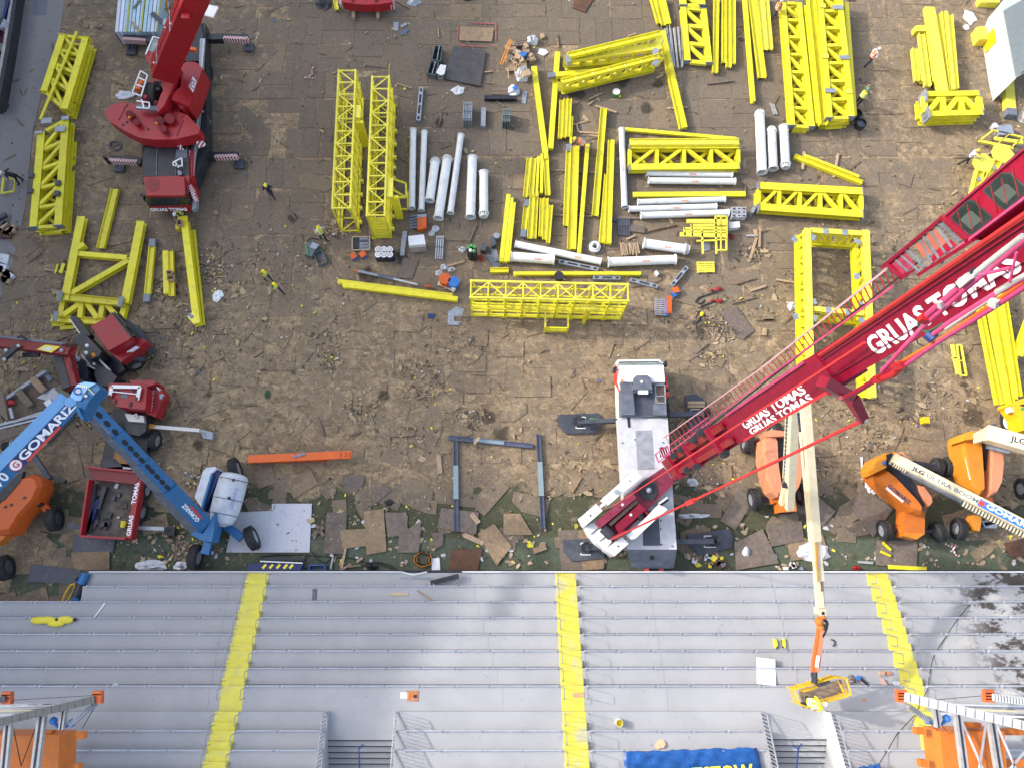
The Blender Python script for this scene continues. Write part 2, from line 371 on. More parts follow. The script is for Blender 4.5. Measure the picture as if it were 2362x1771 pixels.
# the sheets of board that cover the pitch
bv,bf,bt = [],[],[]
def board(x,y,a,sx,sy,z,tint,tan=0.,cut=None):
 ca,sa = math.cos(a),math.sin(a); pts = [(-sx / 2,-sy / 2),(sx / 2,-sy / 2),(sx / 2,sy / 2),(-sx / 2,sy / 2)]
 if cut:
  n = len(pts); pts2 = []
  for i,p in enumerate(pts):
   if i == cut[0]:
    a1,a2 = pts[i - 1],pts[(i + 1) % 4]
    pts2 += [(p[0] + (a1[0] - p[0]) * cut[1],p[1] + (a1[1] - p[1]) * cut[1]),(p[0] + (a2[0] - p[0]) * cut[2],p[1] + (a2[1] - p[1]) * cut[2])]
   else: pts2.append(p)
  pts = pts2
 k = len(bv); n = len(pts); tx,ty = rnd.uniform(-.006,.006),rnd.uniform(-.006,.006)
 w = [(x + p[0] * ca - p[1] * sa,y + p[0] * sa + p[1] * ca,p[0] * tx + p[1] * ty) for p in pts]
 for p in w: bv.append((p[0],p[1],z + p[2]))
 for p in w: bv.append((p[0],p[1],-.01))
 bf.append(list(range(k,k + n)))
 for i in range(n): bf.append([k + i,k + n + i,k + n + (i + 1) % n,k + (i + 1) % n])
 bt.extend([(tint,tan,0,1)] * (1 + n))
YST = 1.35
def free(x,y):
 if inpoly((x,y),[(p.x,p.y) for p in pathw]): return False
 return True
bi = 0; y = 5.6
while y < 60:
 x = -56 + rnd.uniform(0,2.5)
 while x < 60:
  chaos = max(0,min(1,(27 - y) / 13.)) * .8 + (.35 if x < -17 else 0)
  units = [(1.25,.62,2.5,1.22,0),(1.25,1.87,2.5,1.22,0)] if rnd.random() < .72 else [(.62,1.25,2.5,1.22,math.pi / 2),(1.87,1.25,2.5,1.22,math.pi / 2)]
  off = rnd.uniform(-.35,.35)
  for ux,uy,sx,sy,a in units:
   bi += 1; px_,py_ = x + ux,y + uy + off * .3
   if y < 7 and rnd.random() < .45: continue
   if not free(px_,py_) or rnd.random() < .04 + .13 * chaos: continue
   a += rnd.gauss(0,.016 + .05 * chaos)
   big_ = rnd.random() < .04 + .1 * chaos
   if big_: a = rnd.uniform(-.9,.9)
   cut = (rnd.randrange(4),rnd.uniform(.05,.4),rnd.uniform(.1,.55)) if rnd.random() < .1 + .25 * chaos else None
   z = .018 + .03 * ((bi * 7) % 11) / 11. + (.03 if big_ else 0)
   tan = rnd.uniform(.2,.8) if rnd.random() < .06 else 0
   tn = rnd.random() ** 1.2 * .55 + .3 * max(0,min(1,(27 - y) / 13.))
   board(px_ + rnd.gauss(0,.03 + .12 * chaos),py_ + rnd.gauss(0,.03 + .1 * chaos),a,sx - .015,sy,z,min(1,tn),tan,cut)
  x += 2.5 + rnd.uniform(0,.05) + (rnd.random() < .08) * .25
 y += 2.5 + (rnd.random() < .15) * .2
for i in range(230):
 x,y = rnd.uniform(-45,46),6.5 + abs(rnd.gauss(0,13))
 if y > 50 or not free(x,y): continue
 board(x,y,rnd.uniform(-1.4,1.4) if rnd.random() < .6 else rnd.gauss(0,.05),rnd.choice((2.5,2.44,1.8,1.25,.9)),rnd.choice((1.22,1.22,.7)),.075 + i * .00011,
          rnd.random(),rnd.uniform(.2,1) if rnd.random() < .22 else 0,(rnd.randrange(4),rnd.uniform(.05,.5),rnd.uniform(.1,.6)) if rnd.random() < .5 else None)
for i in range(150):
 x,y = rnd.uniform(-46,-25.6),rnd.uniform(-3,6.)
 board(x,y,rnd.gauss(0,.25),2.44,1.22,.03 + i * .0003,rnd.random() * .5,0,(rnd.randrange(4),.2,.4) if rnd.random() < .3 else None)
for i in range(80):
 x,y = rnd.uniform(-24,34),rnd.uniform(2.6,7.2)
 if 8 < x < 12: continue
 board(x,y,rnd.gauss(0,.5),rnd.choice((2.4,1.8,1.2,.9)),rnd.choice((1.2,.7,.9)),.05 + i * .00013,rnd.random(),rnd.random() * .8 if rnd.random() < .3 else 0,(rnd.randrange(4),rnd.uniform(.05,.5),rnd.uniform(.1,.6)))
me = bpy.data.meshes.new('board_floor'); me.from_pydata(bv,[],bf); me.materials.append(BOARDS)
ca_ = me.color_attributes.new('tint','FLOAT_COLOR','CORNER'); i = 0
vals = []
for p,t_ in zip(me.polygons,bt): vals += list(t_) * p.loop_total
ca_.data.foreach_set('color',vals)
o = bpy.data.objects.new('board_floor',me); C.objects.link(o); o['kind'] = 'structure'
# splinters,scraps and off-cuts too many to count
LIT = bpy.data.materials.new('scraps'); LIT.use_nodes = True; _q = LIT.node_tree; _a = _q.nodes.new('ShaderNodeAttribute'); _a.attribute_name = 'tint'; _q.links.new(_a.outputs['Color'],_q.nodes['Principled BSDF'].inputs['Base Color']); _q.nodes['Principled BSDF'].inputs['Roughness'].default_value = .8
lv,lf,lc = [],[],[]
def scrap(x,y,r_,col,el=1.,z=None):
 n = rnd.choice((4,4,5,6)); a0 = rnd.uniform(0,6.28); ro = rnd.uniform(0,3.14); cr,sr = math.cos(ro),math.sin(ro); k = len(lv); zz = rnd.uniform(.085,.13) if z is None else z; t1,t2 = rnd.gauss(0,.12),rnd.gauss(0,.12)
 P_ = []
 for i in range(n):
  an = a0 + 6.283 * i / n; d = r_ * rnd.uniform(.55,1.15); px_,py_ = d * math.cos(an) * el,d * math.sin(an) / el; P_.append((px_ * cr - py_ * sr,px_ * sr + py_ * cr))
 for px_,py_ in P_: lv.append((x + px_,y + py_,zz + px_ * t1 + py_ * t2))
 for px_,py_ in P_: lv.append((x + px_,y + py_,zz - .03 + px_ * t1 + py_ * t2))
 lf.append(list(range(k,k + n)))
 for i in range(n): lf.append([k + i,k + n + i,k + n + (i + 1) % n,k + (i + 1) % n])
 lc.extend([(*col,1)] * (1 + n))
cl = [(rnd.uniform(-36,38),rnd.gauss(14,7),rnd.choice((.5,.9,1.6,2.8))) for i in range(70)]
for i in range(11000):
 if rnd.random() < .8:
  c_ = rnd.choice(cl); x,y = rnd.gauss(c_[0],c_[2]),rnd.gauss(c_[1],c_[2] * .7)
 else: x,y = rnd.uniform(-42,44),rnd.uniform(1.8,48)
 if y < 1.7 or y > 50: continue
 u = rnd.random(); s = rnd.uniform(.55,1.3)
 col = (.33 * s,.245 * s,.15 * s) if u < .68 else (.09 * s,.068 * s,.05 * s) if u < .94 else (.55,.55,.55) if u < .97 else (.75,.66,.05) if u < .993 else (.05,.16,.45)
 sc_ = abs(rnd.gauss(0,.055)) + .018 + (rnd.random() < .035) * rnd.uniform(.06,.26)
 if u >= .93: sc_ = min(sc_,.1)
 scrap(x,y,sc_,col,rnd.uniform(1.,1.9))
for i in range(260): scrap(rnd.uniform(-40,42),rnd.uniform(7,46),rnd.uniform(.12,.3),(.16,.12,.085),rnd.uniform(2.4,3.4))
for i in range(420):
 s = rnd.uniform(.7,1.2); u = rnd.random(); scrap(rnd.uniform(-24,34),rnd.uniform(1.7,4.5),rnd.uniform(.03,.22),(.4 * s,.3 * s,.2 * s) if u < .7 else (.5,.5,.52) if u < .9 else (.7,.62,.05),1.3,.06)
me = bpy.data.meshes.new('litter'); me.from_pydata(lv,[],lf); me.materials.append(LIT); ca_ = me.color_attributes.new('tint','FLOAT_COLOR','CORNER'); vals = []
for p,t_ in zip(me.polygons,lc): vals += list(t_) * p.loop_total
ca_.data.foreach_set('color',vals); o = bpy.data.objects.new('litter',me); C.objects.link(o); o['kind'] = 'stuff'
# loose boards on the green strip,each a thing
BTAN = mat('fresh_board',(.3,.21,.125),.8,dirt=(.14,.1,.07),damt=.6,var=.22,scale=5,dscale=1.5)
BGRY = mat('grey_board',(.17,.135,.11),.85,dirt=(.08,.065,.055),damt=.6,var=.25,scale=5,dscale=1.5)
BWHT = mat('white_board',(.52,.52,.56),.6,dirt=(.25,.25,.32),damt=.7,var=.1,scale=3,dscale=3)
LB = [('C2',[(100,1035),(440,1035),(420,1450),(75,1450)],BWHT,'large white scuffed board lying on the green strip, right one of two'),
      ('C2',[(-215,1110),(95,1095),(75,1450),(-290,1450)],BWHT,'white board on the green strip behind the blue lift wheel'),
      ('C2',[(565,1110),(735,1110),(725,1460),(540,1460)],BGRY,'grey plywood board left of the big tan board on the green strip'),
      ('C2',[(880,1100),(1050,1080),(1075,1440),(905,1470)],BTAN,'tan board standing out from under the rounded sheet'),
      ('C2',[(680,1260),(1035,1240),(1030,1380),(700,1420)],BTAN,'pale tan sheet with rounded corners lying on other boards'),
      ('C2',[(1060,1110),(1240,1110),(1260,1300),(1085,1320)],BGRY,'worn grey board right of the rounded tan sheet'),
      ('C2',[(1180,1300),(1370,1180),(1350,1450),(1170,1450)],BGRY,'grey board at the edge of the pale green lane'),
      ('C2',[(1540,1070),(1860,1110),(1835,1295),(1505,1240)],BGRY,'grey plywood under the foot of the blue grey post'),
      ('C2',[(1850,1290),(1990,1205),(2140,1400),(2010,1560)],BTAN,'tan board turned on its corner beside the stand edge'),
      ('C2',[(2070,1120),(2212,1120),(2320,1300),(2070,1300)],BTAN,'tan board with a yellow mark right of the blue grey frame'),
      ('C2',[(1620,1430),(1890,1420),(1850,1600),(1610,1610)],BROWN,'dark rusty brown board close to the stand edge'),
      ('C2',[(1455,1290),(1560,1270),(1555,1390),(1490,1420)],BGRY,'small offcut of grey board on the pale green lane'),
      ('C3',[(320,1260),(490,1255),(530,1600),(350,1600)],BGRY,'grey board left of the rear outrigger mat'),
      ('C3',[(490,1260),(720,1250),(710,1590),(530,1600)],BTAN,'tan board under the rear left outrigger mat'),
      ('C3',[(1870,905),(1985,1000),(1830,1260),(1700,1180)],BGRY,'grey board lying askew by the salmon lift wheel'),
      ('C3',[(1820,1370),(2060,1250),(2200,1540),(1840,1600)],BGRY,'large grey board right of the rear right outrigger mat'),
      ('C4',[(30,1220),(320,1180),(345,1350),(60,1400)],BGRY,'grey board left of the cream boom on the green strip'),
      ('C4',[(440,960),(610,1100),(510,1220),(380,1100)],BGRY,'grey board turned on its corner under the cream boom'),
      ('C4',[(200,1380),(500,1300),(560,1480),(230,1520)],BTAN,'tan board under the crumpled plastic sheet'),
      ('C4',[(960,1345),(1310,1350),(1300,1570),(950,1560)],BGRY,'grey board with yellow strips behind the orange lift'),
      ('C4',[(720,1040),(860,900),(1100,1080),(930,1320)],BGRY,'big grey board left of the orange lift axle'),
      ('C4',[(2040,1370),(2212,1330),(2212,1480),(2100,1495)],BROWN,'brown board near the right edge of the green strip'),
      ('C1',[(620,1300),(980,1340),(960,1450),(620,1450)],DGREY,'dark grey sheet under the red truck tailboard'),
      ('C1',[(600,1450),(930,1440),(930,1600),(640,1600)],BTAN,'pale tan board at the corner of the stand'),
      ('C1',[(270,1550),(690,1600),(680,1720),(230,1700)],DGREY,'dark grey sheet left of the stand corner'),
      ('B3',[(1690,1030),(1830,980),(1990,1190),(1885,1270)],BGRY,'loose board right of the crouching worker and red hooks'),
      ('A2',[(1700,225),(1990,240),(1970,355),(1690,345)],BTAN,'bare tan board framed by faded red paint'),
      ('C2',[(700,790),(890,790),(880,870),(790,965),(690,870)],BGRY,'broken grey board with a torn rim'),
      ('C2',[(920,1020),(1090,880),(1115,930),(945,1060)],BGRY,'narrow board slanting over the turf edge'),
      ('B2',[(1150,740),(1220,570),(1350,590),(1290,750)],BGRY,'smooth grey brown sheet in front of the wrapped pallet')]
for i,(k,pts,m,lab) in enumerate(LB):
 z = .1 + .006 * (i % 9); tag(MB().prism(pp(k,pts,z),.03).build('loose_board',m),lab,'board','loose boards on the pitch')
# ---------------------------------------------------------------- grandstand
RZ,RY = [],[]
RZ.append(.85); RY.append(at(1137,1321,.85).y)
for i in range(7): RZ.append(1.2 + i * .346); RY.append(.4877 - i * .91)
y8 = at(1137,1641,3.62).y
for i in range(9): RZ.append(3.62 + i * .346); RY.append(y8 - i * .91)
def terr_mat():
 m = mat('terrace_paint',(.36,.363,.374),.6,var=.07,scale=.5,dirt=(.27,.28,.31),damt=.4,dscale=.7)
 nt = m.node_tree; L = nt.links.new; b = nt.nodes['Principled BSDF']; base = b.inputs['Base Color'].links[0].from_socket
 P = _n(nt,'ShaderNodeNewGeometry').outputs['Position']
 sx = _n(nt,'ShaderNodeSeparateXYZ'); L(P,sx.inputs[0])
 def layer(base,scale,det,ro,a,c,amt,col,xr=None,st=(1,1,1)):
  mp = _n(nt,'ShaderNodeMapping'); mp.inputs['Scale'].default_value = st; L(P,mp.inputs[0])
  n = _n(nt,'ShaderNodeTexNoise',Scale=scale,Detail=det,Roughness=ro); L(mp.outputs[0],n.inputs['Vector'])
  k = _n(nt,'ShaderNodeMapRange'); k.inputs[1].default_value = a; k.inputs[2].default_value = c; k.inputs[3].default_value = 0; k.inputs[4].default_value = amt
  L(n.outputs['Fac'],k.inputs[0]); f = k.outputs[0]
  if xr:
   k2 = _n(nt,'ShaderNodeMapRange'); k2.inputs[1].default_value = xr[0]; k2.inputs[2].default_value = xr[1]; L(sx.outputs[0],k2.inputs[0])
   mu = _n(nt,'ShaderNodeMath',operation='MULTIPLY'); L(f,mu.inputs[0]); L(k2.outputs[0],mu.inputs[1]); f = mu.outputs[0]
  x = _n(nt,'ShaderNodeMix',data_type='RGBA'); L(f,x.inputs['Factor']); L(base,x.inputs[6]); x.inputs[7].default_value = (*col,1); return x.outputs[2]
 base = layer(base,5.,3.,.5,.69,.74,.5,(.14,.14,.16))
 base = layer(base,1.6,8.,.7,.66,.78,.5,(.5,.4,.3))
 base = layer(base,.8,9.,.72,.58,.75,.35,(.5,.5,.52),st=(1,2.5,1))
 base = layer(base,.35,6.,.6,.5,.66,.4,(.44,.43,.4),(17.,24.))
 base = layer(base,1.2,9.,.6,.56,.6,.85,(.5,.48,.46),(26.2,28.6),(.8,1.3,1))
 base = layer(base,.8,12.,.72,.5,.545,.95,(.05,.037,.027),(27.4,29.6),(.7,1.2,1))
 L(base,b.inputs['Base Color']); return m
TERR = terr_mat()
JOINT_SHADE = mat('terrace_joint_and_shade',(.12,.12,.14),.7)  # shared by the panel joints and the painted shadow strips
stand = thing('grandstand','grey stepped grandstand terraces with yellow aisle stairs along the pitch edge','grandstand',(0,RY[0],0))
def px_x(k,x,y,z): return g(k,x,y,z).x
V1 = (px_x('D2',585,1200,3.3),px_x('D2',1160,1200,3.3)); V2 = (px_x('D3',2035,1190,3.3),px_x('D4',515,1190,3.3))
XL0,XL1 = at(197,1330,.85).x,at(188,1372,1.2).x
mb = MB(); NR = len(RZ)
for i in range(NR - 1):
 segs = [(-52,56)]
 if i == 0: segs = [(XL0,56)]
 if i == 1: segs = [(XL1,56)]
 if i >= 8: segs = [(-52,V1[0]),(V1[1],V2[0]),(V2[1],56)]
 for a,b2 in segs:
  mb.box(((a + b2) / 2,(RY[i] + RY[i + 1]) / 2,RZ[i] / 2),(b2 - a,RY[i] - RY[i + 1],RZ[i]))
 if i < 8:
  a,b2 = segs[0]; mb.box(((a + b2) / 2,RY[i] + .004,RZ[i] - .035),(b2 - a,.03,.06))
for v_,lo in ((V1,1706),(V2,1704)):
 yl = at(1137,lo,3.27).y; mb.box(((v_[0] + v_[1]) / 2,(RY[8] + yl) / 2,1.63),(v_[1] - v_[0],RY[8] - yl,3.272))
 for k in range(12):
  z = 3.27 - .17 * (k + 1); mb.box(((v_[0] + v_[1]) / 2,yl - .33 * k - .165,z / 2),(v_[1] - v_[0],.33,z))
ter = mb.build('terrace',TERR,stand)
mb = MB()
for v_,lo in ((V1,1706),(V2,1704)):
 yl = at(1137,lo,3.27).y
 for k in range(12): mb.box(((v_[0] + v_[1]) / 2,yl - .33 * k - .02,3.274 - .17 * k),(v_[1] - v_[0] - .04,.05,.012))
mb.build('step_nosing',BLKM,stand)
for i in range(0,8):
 for x in (-16.2,-1.4 + .25 * i,9.6,17.2): MB().box((x + .03 * i,(RY[i] + RY[i + 1]) / 2,RZ[i] + .001),(.012,RY[i] - RY[i + 1] - .06,.004)).build('panel_joint',JOINT_SHADE,stand)
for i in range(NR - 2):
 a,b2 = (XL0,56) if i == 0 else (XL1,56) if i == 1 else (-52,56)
 if i < 7: MB().box(((a + b2) / 2,RY[i + 1] + .035,RZ[i] + .004),(b2 - a,.05,.008)).build('painted_shadow_line',JOINT_SHADE,stand)  # dark strip at the riser foot, painting in the shadow line
# yellow aisle stairs
def lerp(a,b,t): return a + (b - a) * t
AIS = [((571,620),(466,521),1771),((1280.5,1327.5),(1304,1360.6),1771),((1998.5,2047),(2112,2155),1660)]
HOOP = mat('hoop_steel',(.3,.31,.34),.4,.4)
PEEL = mat('stair_yellow_worn',(.72,.65,.085),.55,dirt=(.45,.46,.48),damt=.9,var=.06,dscale=.6)
for ai,(a0,a1,vb) in enumerate(AIS):
 st = MB(); hoops = []
 for i in range(NR - 2):
  v0 = proj((0,RY[i],RZ[i]))[1]; yb = RY[i + 1]
  t = (v0 - 1321) / (vb - 1321.)
  xl = at(lerp(a0[0],a1[0],t),v0,RZ[i]).x; xr = at(lerp(a0[1],a1[1],t),v0,RZ[i]).x
  dep = RY[i] - yb
  st.box(((xl + xr) / 2,(RY[i] + yb) / 2 + .006,RZ[i] - .09),(xr - xl,dep + .012,.2))
  sh = (.1,0,-.0)[ai] if False else 0
  if i + 1 < NR and i != 7:
   hz = (RZ[i + 1] - RZ[i]) / 2; st.box(((xl + xr) / 2 + (-.05,.01,.05)[ai],yb + .2,RZ[i] + hz / 2 + .01),(xr - xl,.4,hz + .02))
  hoops.append((xl,xr,RY[i],yb,RZ[i]))
 s_o = st.build('aisle_stair',STAIRY if ai != 1 else PEEL,stand)
 s_o['label'] = ('yellow aisle stair nearest the blue lift','worn yellow aisle stair in the middle','yellow aisle stair under the cream boom')[ai]
 for xl,xr,y0,y1,z in hoops:
  for x in (xl + .1,xr + .12):
   a = (x,y0 - .08,z + .02); b2 = (x,y0 - .62,z + .05)
   h_ = MB().path([a,(x,y0 - .08,z + .82),(x,y0 - .14,z + .9),(x,y0 - .56,z + .9),(x,y0 - .62,z + .82),b2],.021,6)
   h_.build('handrail',HOOP,s_o)
# seat pipes along the rows
RAIL = mat('row_pipe',(.5,.52,.58),.35,.3,dirt=(.35,.33,.32),damt=.3)
for i in range(NR - 4):
 if i in (0,8): continue
 xs = []
 for a0,a1,vb in AIS:
  v0 = proj((0,RY[i],RZ[i]))[1]; t = (v0 - 1321) / (vb - 1321.)
  xs.append((at(lerp(a0[0],a1[0],t),v0,RZ[i]).x,at(lerp(a0[1],a1[1],t),v0,RZ[i]).x))
 cuts = [XL0 + .2 if i == 1 else -34] + [c for p in xs for c in p] + [35]
 for k in range(0,len(cuts),2):
  a,b2 = cuts[k] + .06,cuts[k + 1] - .06
  sub = [(a,b2)]
  if i > 8:
   sub = []
   for (s0,s1) in [(a,b2)]:
    for lo,hi in ((-99,V1[0] - .25),(V1[1] + .5,V2[0] - .25),(V2[1] + .5,99)):
     if min(s1,hi) - max(s0,lo) > .5: sub.append((max(s0,lo),min(s1,hi)))
  for s0,s1 in sub:
   m_ = MB(); x = s0; yy,zz = RY[i] + .01,RZ[i] + .075
   n = max(1,round((s1 - s0) / 2.05)); L_ = (s1 - s0) / n
   for j in range(n):
    m_.tube((x + .13,yy,zz),(x + L_ - .13,yy,zz),.042,n=7)
    m_.box((x + .13,yy - .01,zz - .03),(.05,.14,.1)); m_.box((x + L_ - .13,yy - .01,zz - .03),(.05,.14,.1))
    m_.tube((x + L_ - .13,yy,zz - .01),(x + L_ + .13,yy,zz - .01),.026,n=6); x += L_
   m_.build('seat_pipe',RAIL,stand)
# front edge rail,with the bent stretch
m_ = MB()
def fe(u,v=1318,z=1.0): return at(u,v,z)
m_.bar(fe(205),fe(926),.07,.05); m_.bar(fe(926),fe(953,1325),.07,.05); m_.bar(fe(953,1325),fe(985),.07,.05); m_.bar(fe(1066),fe(2500),.08,.05)
m_.build('front_rail',WHITE,stand)
m_ = MB(); m_.box(((XL0 + 56) / 2,RY[0] + .12,.35),(56 - XL0,.14,.7)); m_.build('front_wall',BLKM,stand)
# ladder-like railings of the stairways
RW = mat('railing_grey',(.42,.43,.46),.4,.3)
def ladder(p0,p1,hgt,n,m,lean=Vector((0,0,0))):
 b_ = MB(); p0,p1 = Vector(p0),Vector(p1); up = Vector((0,0,hgt)) + lean
 b_.bar(p0,p1,.05,.06); b_.bar(p0 + up,p1 + up,.06,.06)
 for k in range(n + 1):
  a = p0.lerp(p1,k / n); b_.bar(a,a + up,.035,.035,up=(p1 - p0))
 return b_.build('stair_railing',m,stand)
for x,m_,ln in ((V1[0] - .06,GALV,-.0),(V1[1] + .06,RW,0),(V2[0] - .06,RW,0),(V2[1] + .1,RW,0)):
 ladder((x,RY[8],3.66),(x,RY[15],6.1),1.0,34,m_)
m_ = MB(); x = V2[1] - .05
m_.prism([(x + .02,RY[8],3.75),(x + .22,RY[8],3.75),(x + .32,RY[15],6.2),(x + .02,RY[15],6.2)],1.); m_.build('stairway_wall',WHITE,stand)
for v_,f_ in ((V1,.5),(V2,.46)):
 x = lerp(*v_,f_); yl = at(1137,1706,3.27).y
 MB().bar((x,yl - .25,4.1),(x,yl - 4,2.2),.06,.06).bar((x,yl - .25,4.1),(x + .25,yl - .05,4.0),.05,.05).bar((x,yl - .3,4.1),(x,yl - .3,3.1),.05,.05,up=(0,1,0)).bar((x,yl - 2.2,3.1),(x,yl - 2.2,2.),.05,.05,up=(0,1,0)).build('stair_handrail',mat('blue_handrail',(.015,.06,.25),.4),stand)
# tall unseen stand, placed and sized so its roof shades the left pitch
far = thing('stadium_stand','tall roofed stadium stand unseen beyond the left edge, sized to shade the pitch','grandstand',(-62,20,0))
MB().prism([(-62,-70,0),(-62,130,0),(-62,130,20),(-62,-70,20)],3,d=(-26,0,4)).build('tier',TERR,far)
MB().prism([(-60,-70,34.4),(-60,130,34.4),(-92,130,38),(-92,-70,38)],1.2).build('roof',ROOFW,far)
MB().box((-90,30,18),(2,200,36)).build('wall',CONC,far)
b_ = MB()
for k in range(14): b_.box((-88,-66 + 15 * k,18),(1,1,36)); b_.box((-63,-66 + 15 * k,17),(.8,.8,34.2))
b_.build('column',GALV,far)
b_ = MB(); b_.box((-61.5,30,27.5),(.5,200,13)); b_.build('glazed_front',MGREY,far)
# ================================================================ YELLOW STEEL
BG = 'yellow steel beams laid out on the pitch'
def beam(k,a,b,wpx,label,prof='H',z=.45,h=.3,m=None,z1=None,ends=None,group=BG,name='steel_beam',cat='beam'):
 z1 = z if z1 is None else z1
 p0,p1 = g(k,*a,z),g(k,*b,z1); w = wz(k,wpx,(p0 + p1) / 2)
 dn = Vector((0,0,h / 2)); p0 -= dn; p1 -= dn; mb = MB()
 t = min(.035,w * .12)
 if prof == 'H': mb.hbeam(p0,p1,w,h,t * 1.3)
 elif prof == 'I': mb.ibeam(p0,p1,w,h,t)
 elif prof == 'HH':
  x = (p1 - p0).cross(Vector((0,0,1))).normalized() * w / 4
  mb.hbeam(p0 + x,p1 + x,w * .48,h,t); mb.ibeam(p0 - x,p1 - x,w * .48,h,t)
 else: mb.bar(p0,p1,w,h)
 ms = [m or YEL]
 if ends:
  e = (p1 - p0).normalized(); ms.append(PLATE)
  if 'a' in ends: mb.bar(p0 - e * .02,p0 + e * .55,w * 1.04,h * 1.04,mi=1)
  if 'b' in ends: mb.bar(p1 - e * .55,p1 + e * .02,w * 1.04,h * 1.04,mi=1)
 o = mb.build(name,ms); tag(o,label,cat,group); return o
def bearers(k,pts,label,z=.14):
 for (a,b) in pts: beam(k,a,b,14,label,'box',z,.1,WOODD,group='timber bearers under the steel',name='timber_bearer',cat='timber')
# ---- left edge
beam('B1',(975,-20),(850,485),66,'single yellow beam sloping below the red crane cab','H')
beam('A1',(650,268),(340,1015),20,'thin yellow bar lying across the upper left truss','box',1.5,.08)
beam('B1',(1295,412),(1243,942),52,'slim yellow beam with grey ends between frame and bolted pair','H',ends='ab')
beam('B1',(1403,510),(1412,875),44,'left beam of the short bolted pair','box',.6)
beam('B1',(1448,510),(1458,892),44,'right beam of the short bolted pair carrying boxes','H',.55)
# ---- centre top
for a,b,w_,l in [((1125,-30),(1185,190),42,'left slim beam at the top edge beside the rod bundle'),
     ((1190,-30),(1245,205),84,'wide grooved beam at the top edge above the rod bundle')]:
 beam('A3',a,b,w_,l,'HH' if w_ > 60 else 'H')
for a,b,w_,l in [((1672,-30),(1660,612),46,'straight beam right of the ladder truss, standing alone'),
     ((1738,-30),(1738,525),42,'left beam of the straight trio at the top edge'),
     ((1776,-30),(1777,566),44,'middle and longest beam of the straight trio'),
     ((1812,-30),(1812,535),42,'right beam of the straight trio at the top edge'),
     ((1912,-30),(1984,862),34,'long thin beam reaching furthest down, left of the sloping wide beam'),
     ((1972,-30),(2062,655),68,'wide grooved beam sloping beside the long thin one'),
     ((2040,-30),(2085,415),52,'pale beam with grey end left of the orange vested worker'),
     ((2092,-30),(2130,415),44,'pale beam right beside the orange vested worker')]:
 beam('A3',a,b,w_,l,'I' if w_ < 40 else 'H',m=YEL2 if 'pale' in l else YEL)
beam('A3',(1200,260),(1390,1085),66,'long grooved beam running down from the slanting trusses','HH',.5)
beam('A3',(118,565),(222,1350),46,'beam leaning left beside the full white bag, crossing the next','box',.5)
beam('A3',(318,440),(258,1262),46,'beam under the grey tipped cross bar, leaning right','box',.45)
beam('A3',(240,638),(840,585),44,'cross beam with grey tip lying between the slanting trusses','box',.95,ends='a')
for i,x in enumerate((352,388,422)):
 beam('A3',(x,835 + (i == 0) * 10),(x - 14,1172 - 8 * i),34,('left','middle','right')[i] + ' beam of the short trio behind the bending worker','H',.55,group='short trio of beams')
beam('A3',(442,990),(430,1222),20,'short thin bar beside the bending orange worker','box')
# ---- middle field
beam('A3',(712,915),(638,1830),56,'long beam right of the bending worker, by far the longest there','H',.5)
beam('A3',(573,1225),(500,2150),34,'thin beam between the wide pair and the long beam','I')
beam('A3',(415,1230),(388,1915),46,'left beam of the wide pair with grey upper end','H',.45,ends='a')
beam('A3',(467,1240),(437,2118),76,'right grooved beam of the wide pair','HH',.5)
beam('A3',(775,1190),(745,2070),58,'grooved beam left of the upright white pipe','HH',.5)
beam('A3',(735,1480),(690,2060),40,'short beam tucked against the grooved beam by the white pipe','H',.4)
for i,(a,b,w_,l) in enumerate([((75,1340),(42,1672),40,'outermost left beam of the left stack, upper row'),((118,1338),(92,1672),46,'second beam of the left stack, upper row'),
                                   ((157,1328),(138,1672),22,'thin bar in the left stack, upper row'),((186,1308),(180,1640),26,'thin bar with bracket in the left stack'),
                                   ((215,1300),(235,1655),46,'beam closing the left stack under the leaning beam')]):
 beam('A3',a,b,w_,l,'H' if w_ > 30 else 'I',.5)
for i,(a,b,w_,l,e) in enumerate([((58,75),(25,390),46,'beam with grey ends, leftmost of the lower stack','ab'),((105,20),(80,402),46,'second beam from the left in the lower stack',None),
                                      ((142,10),(122,402),32,'third beam of the lower stack, narrow',None),((184,62),(172,384),34,'fourth beam of the lower stack',None),
                                      ((222,60),(206,410),38,'fifth beam of the lower stack',None),((262,118),(236,440),36,'rightmost beam of the lower stack, set lower',None)]):
 beam('B3',a,b,w_,l,'H',.5 + .03 * (i % 2),ends=e)
beam('B2',(2112,30),(2050,600),36,'left beam of the slim trio by the gas bottles','box',.45,group='slim trio of beams')
beam('B2',(2140,60),(2085,605),32,'middle beam of the slim trio by the gas bottles','box',.42,group='slim trio of beams')
beam('B2',(2162,100),(2110,600),26,'right beam of the slim trio by the gas bottles','box',.4,group='slim trio of beams')
beam('A3',(895,1098),(1838,1180),30,'thin beam with pale ends above the wide flat truss','box',.35,.2)
beam('B3',(960,32),(1917,26),42,'beam between the two rows of white pipes','box',.35,.2)
beam('B2',(658,768),(1635,890),36,'upper beam of the long pair left of the gallery truss','I',.35)
beam('B2',(700,798),(1680,920),42,'lower beam of the long pair left of the gallery truss','I',.4)
beam('B2',(1955,675),(2115,672),42,'short beam stub above the gallery truss','H',.35)
beam('N3',(1250,105),(4210,105),82,'long beam lying along the back of the gallery truss','I',.4)
beam('A4',(262,1325),(842,1552),40,'lower beam of the slanting pair right of the white pipes','H',.4)
beam('A4',(345,1320),(812,1502),26,'upper beam of the slanting pair right of the white pipes','I',.42)
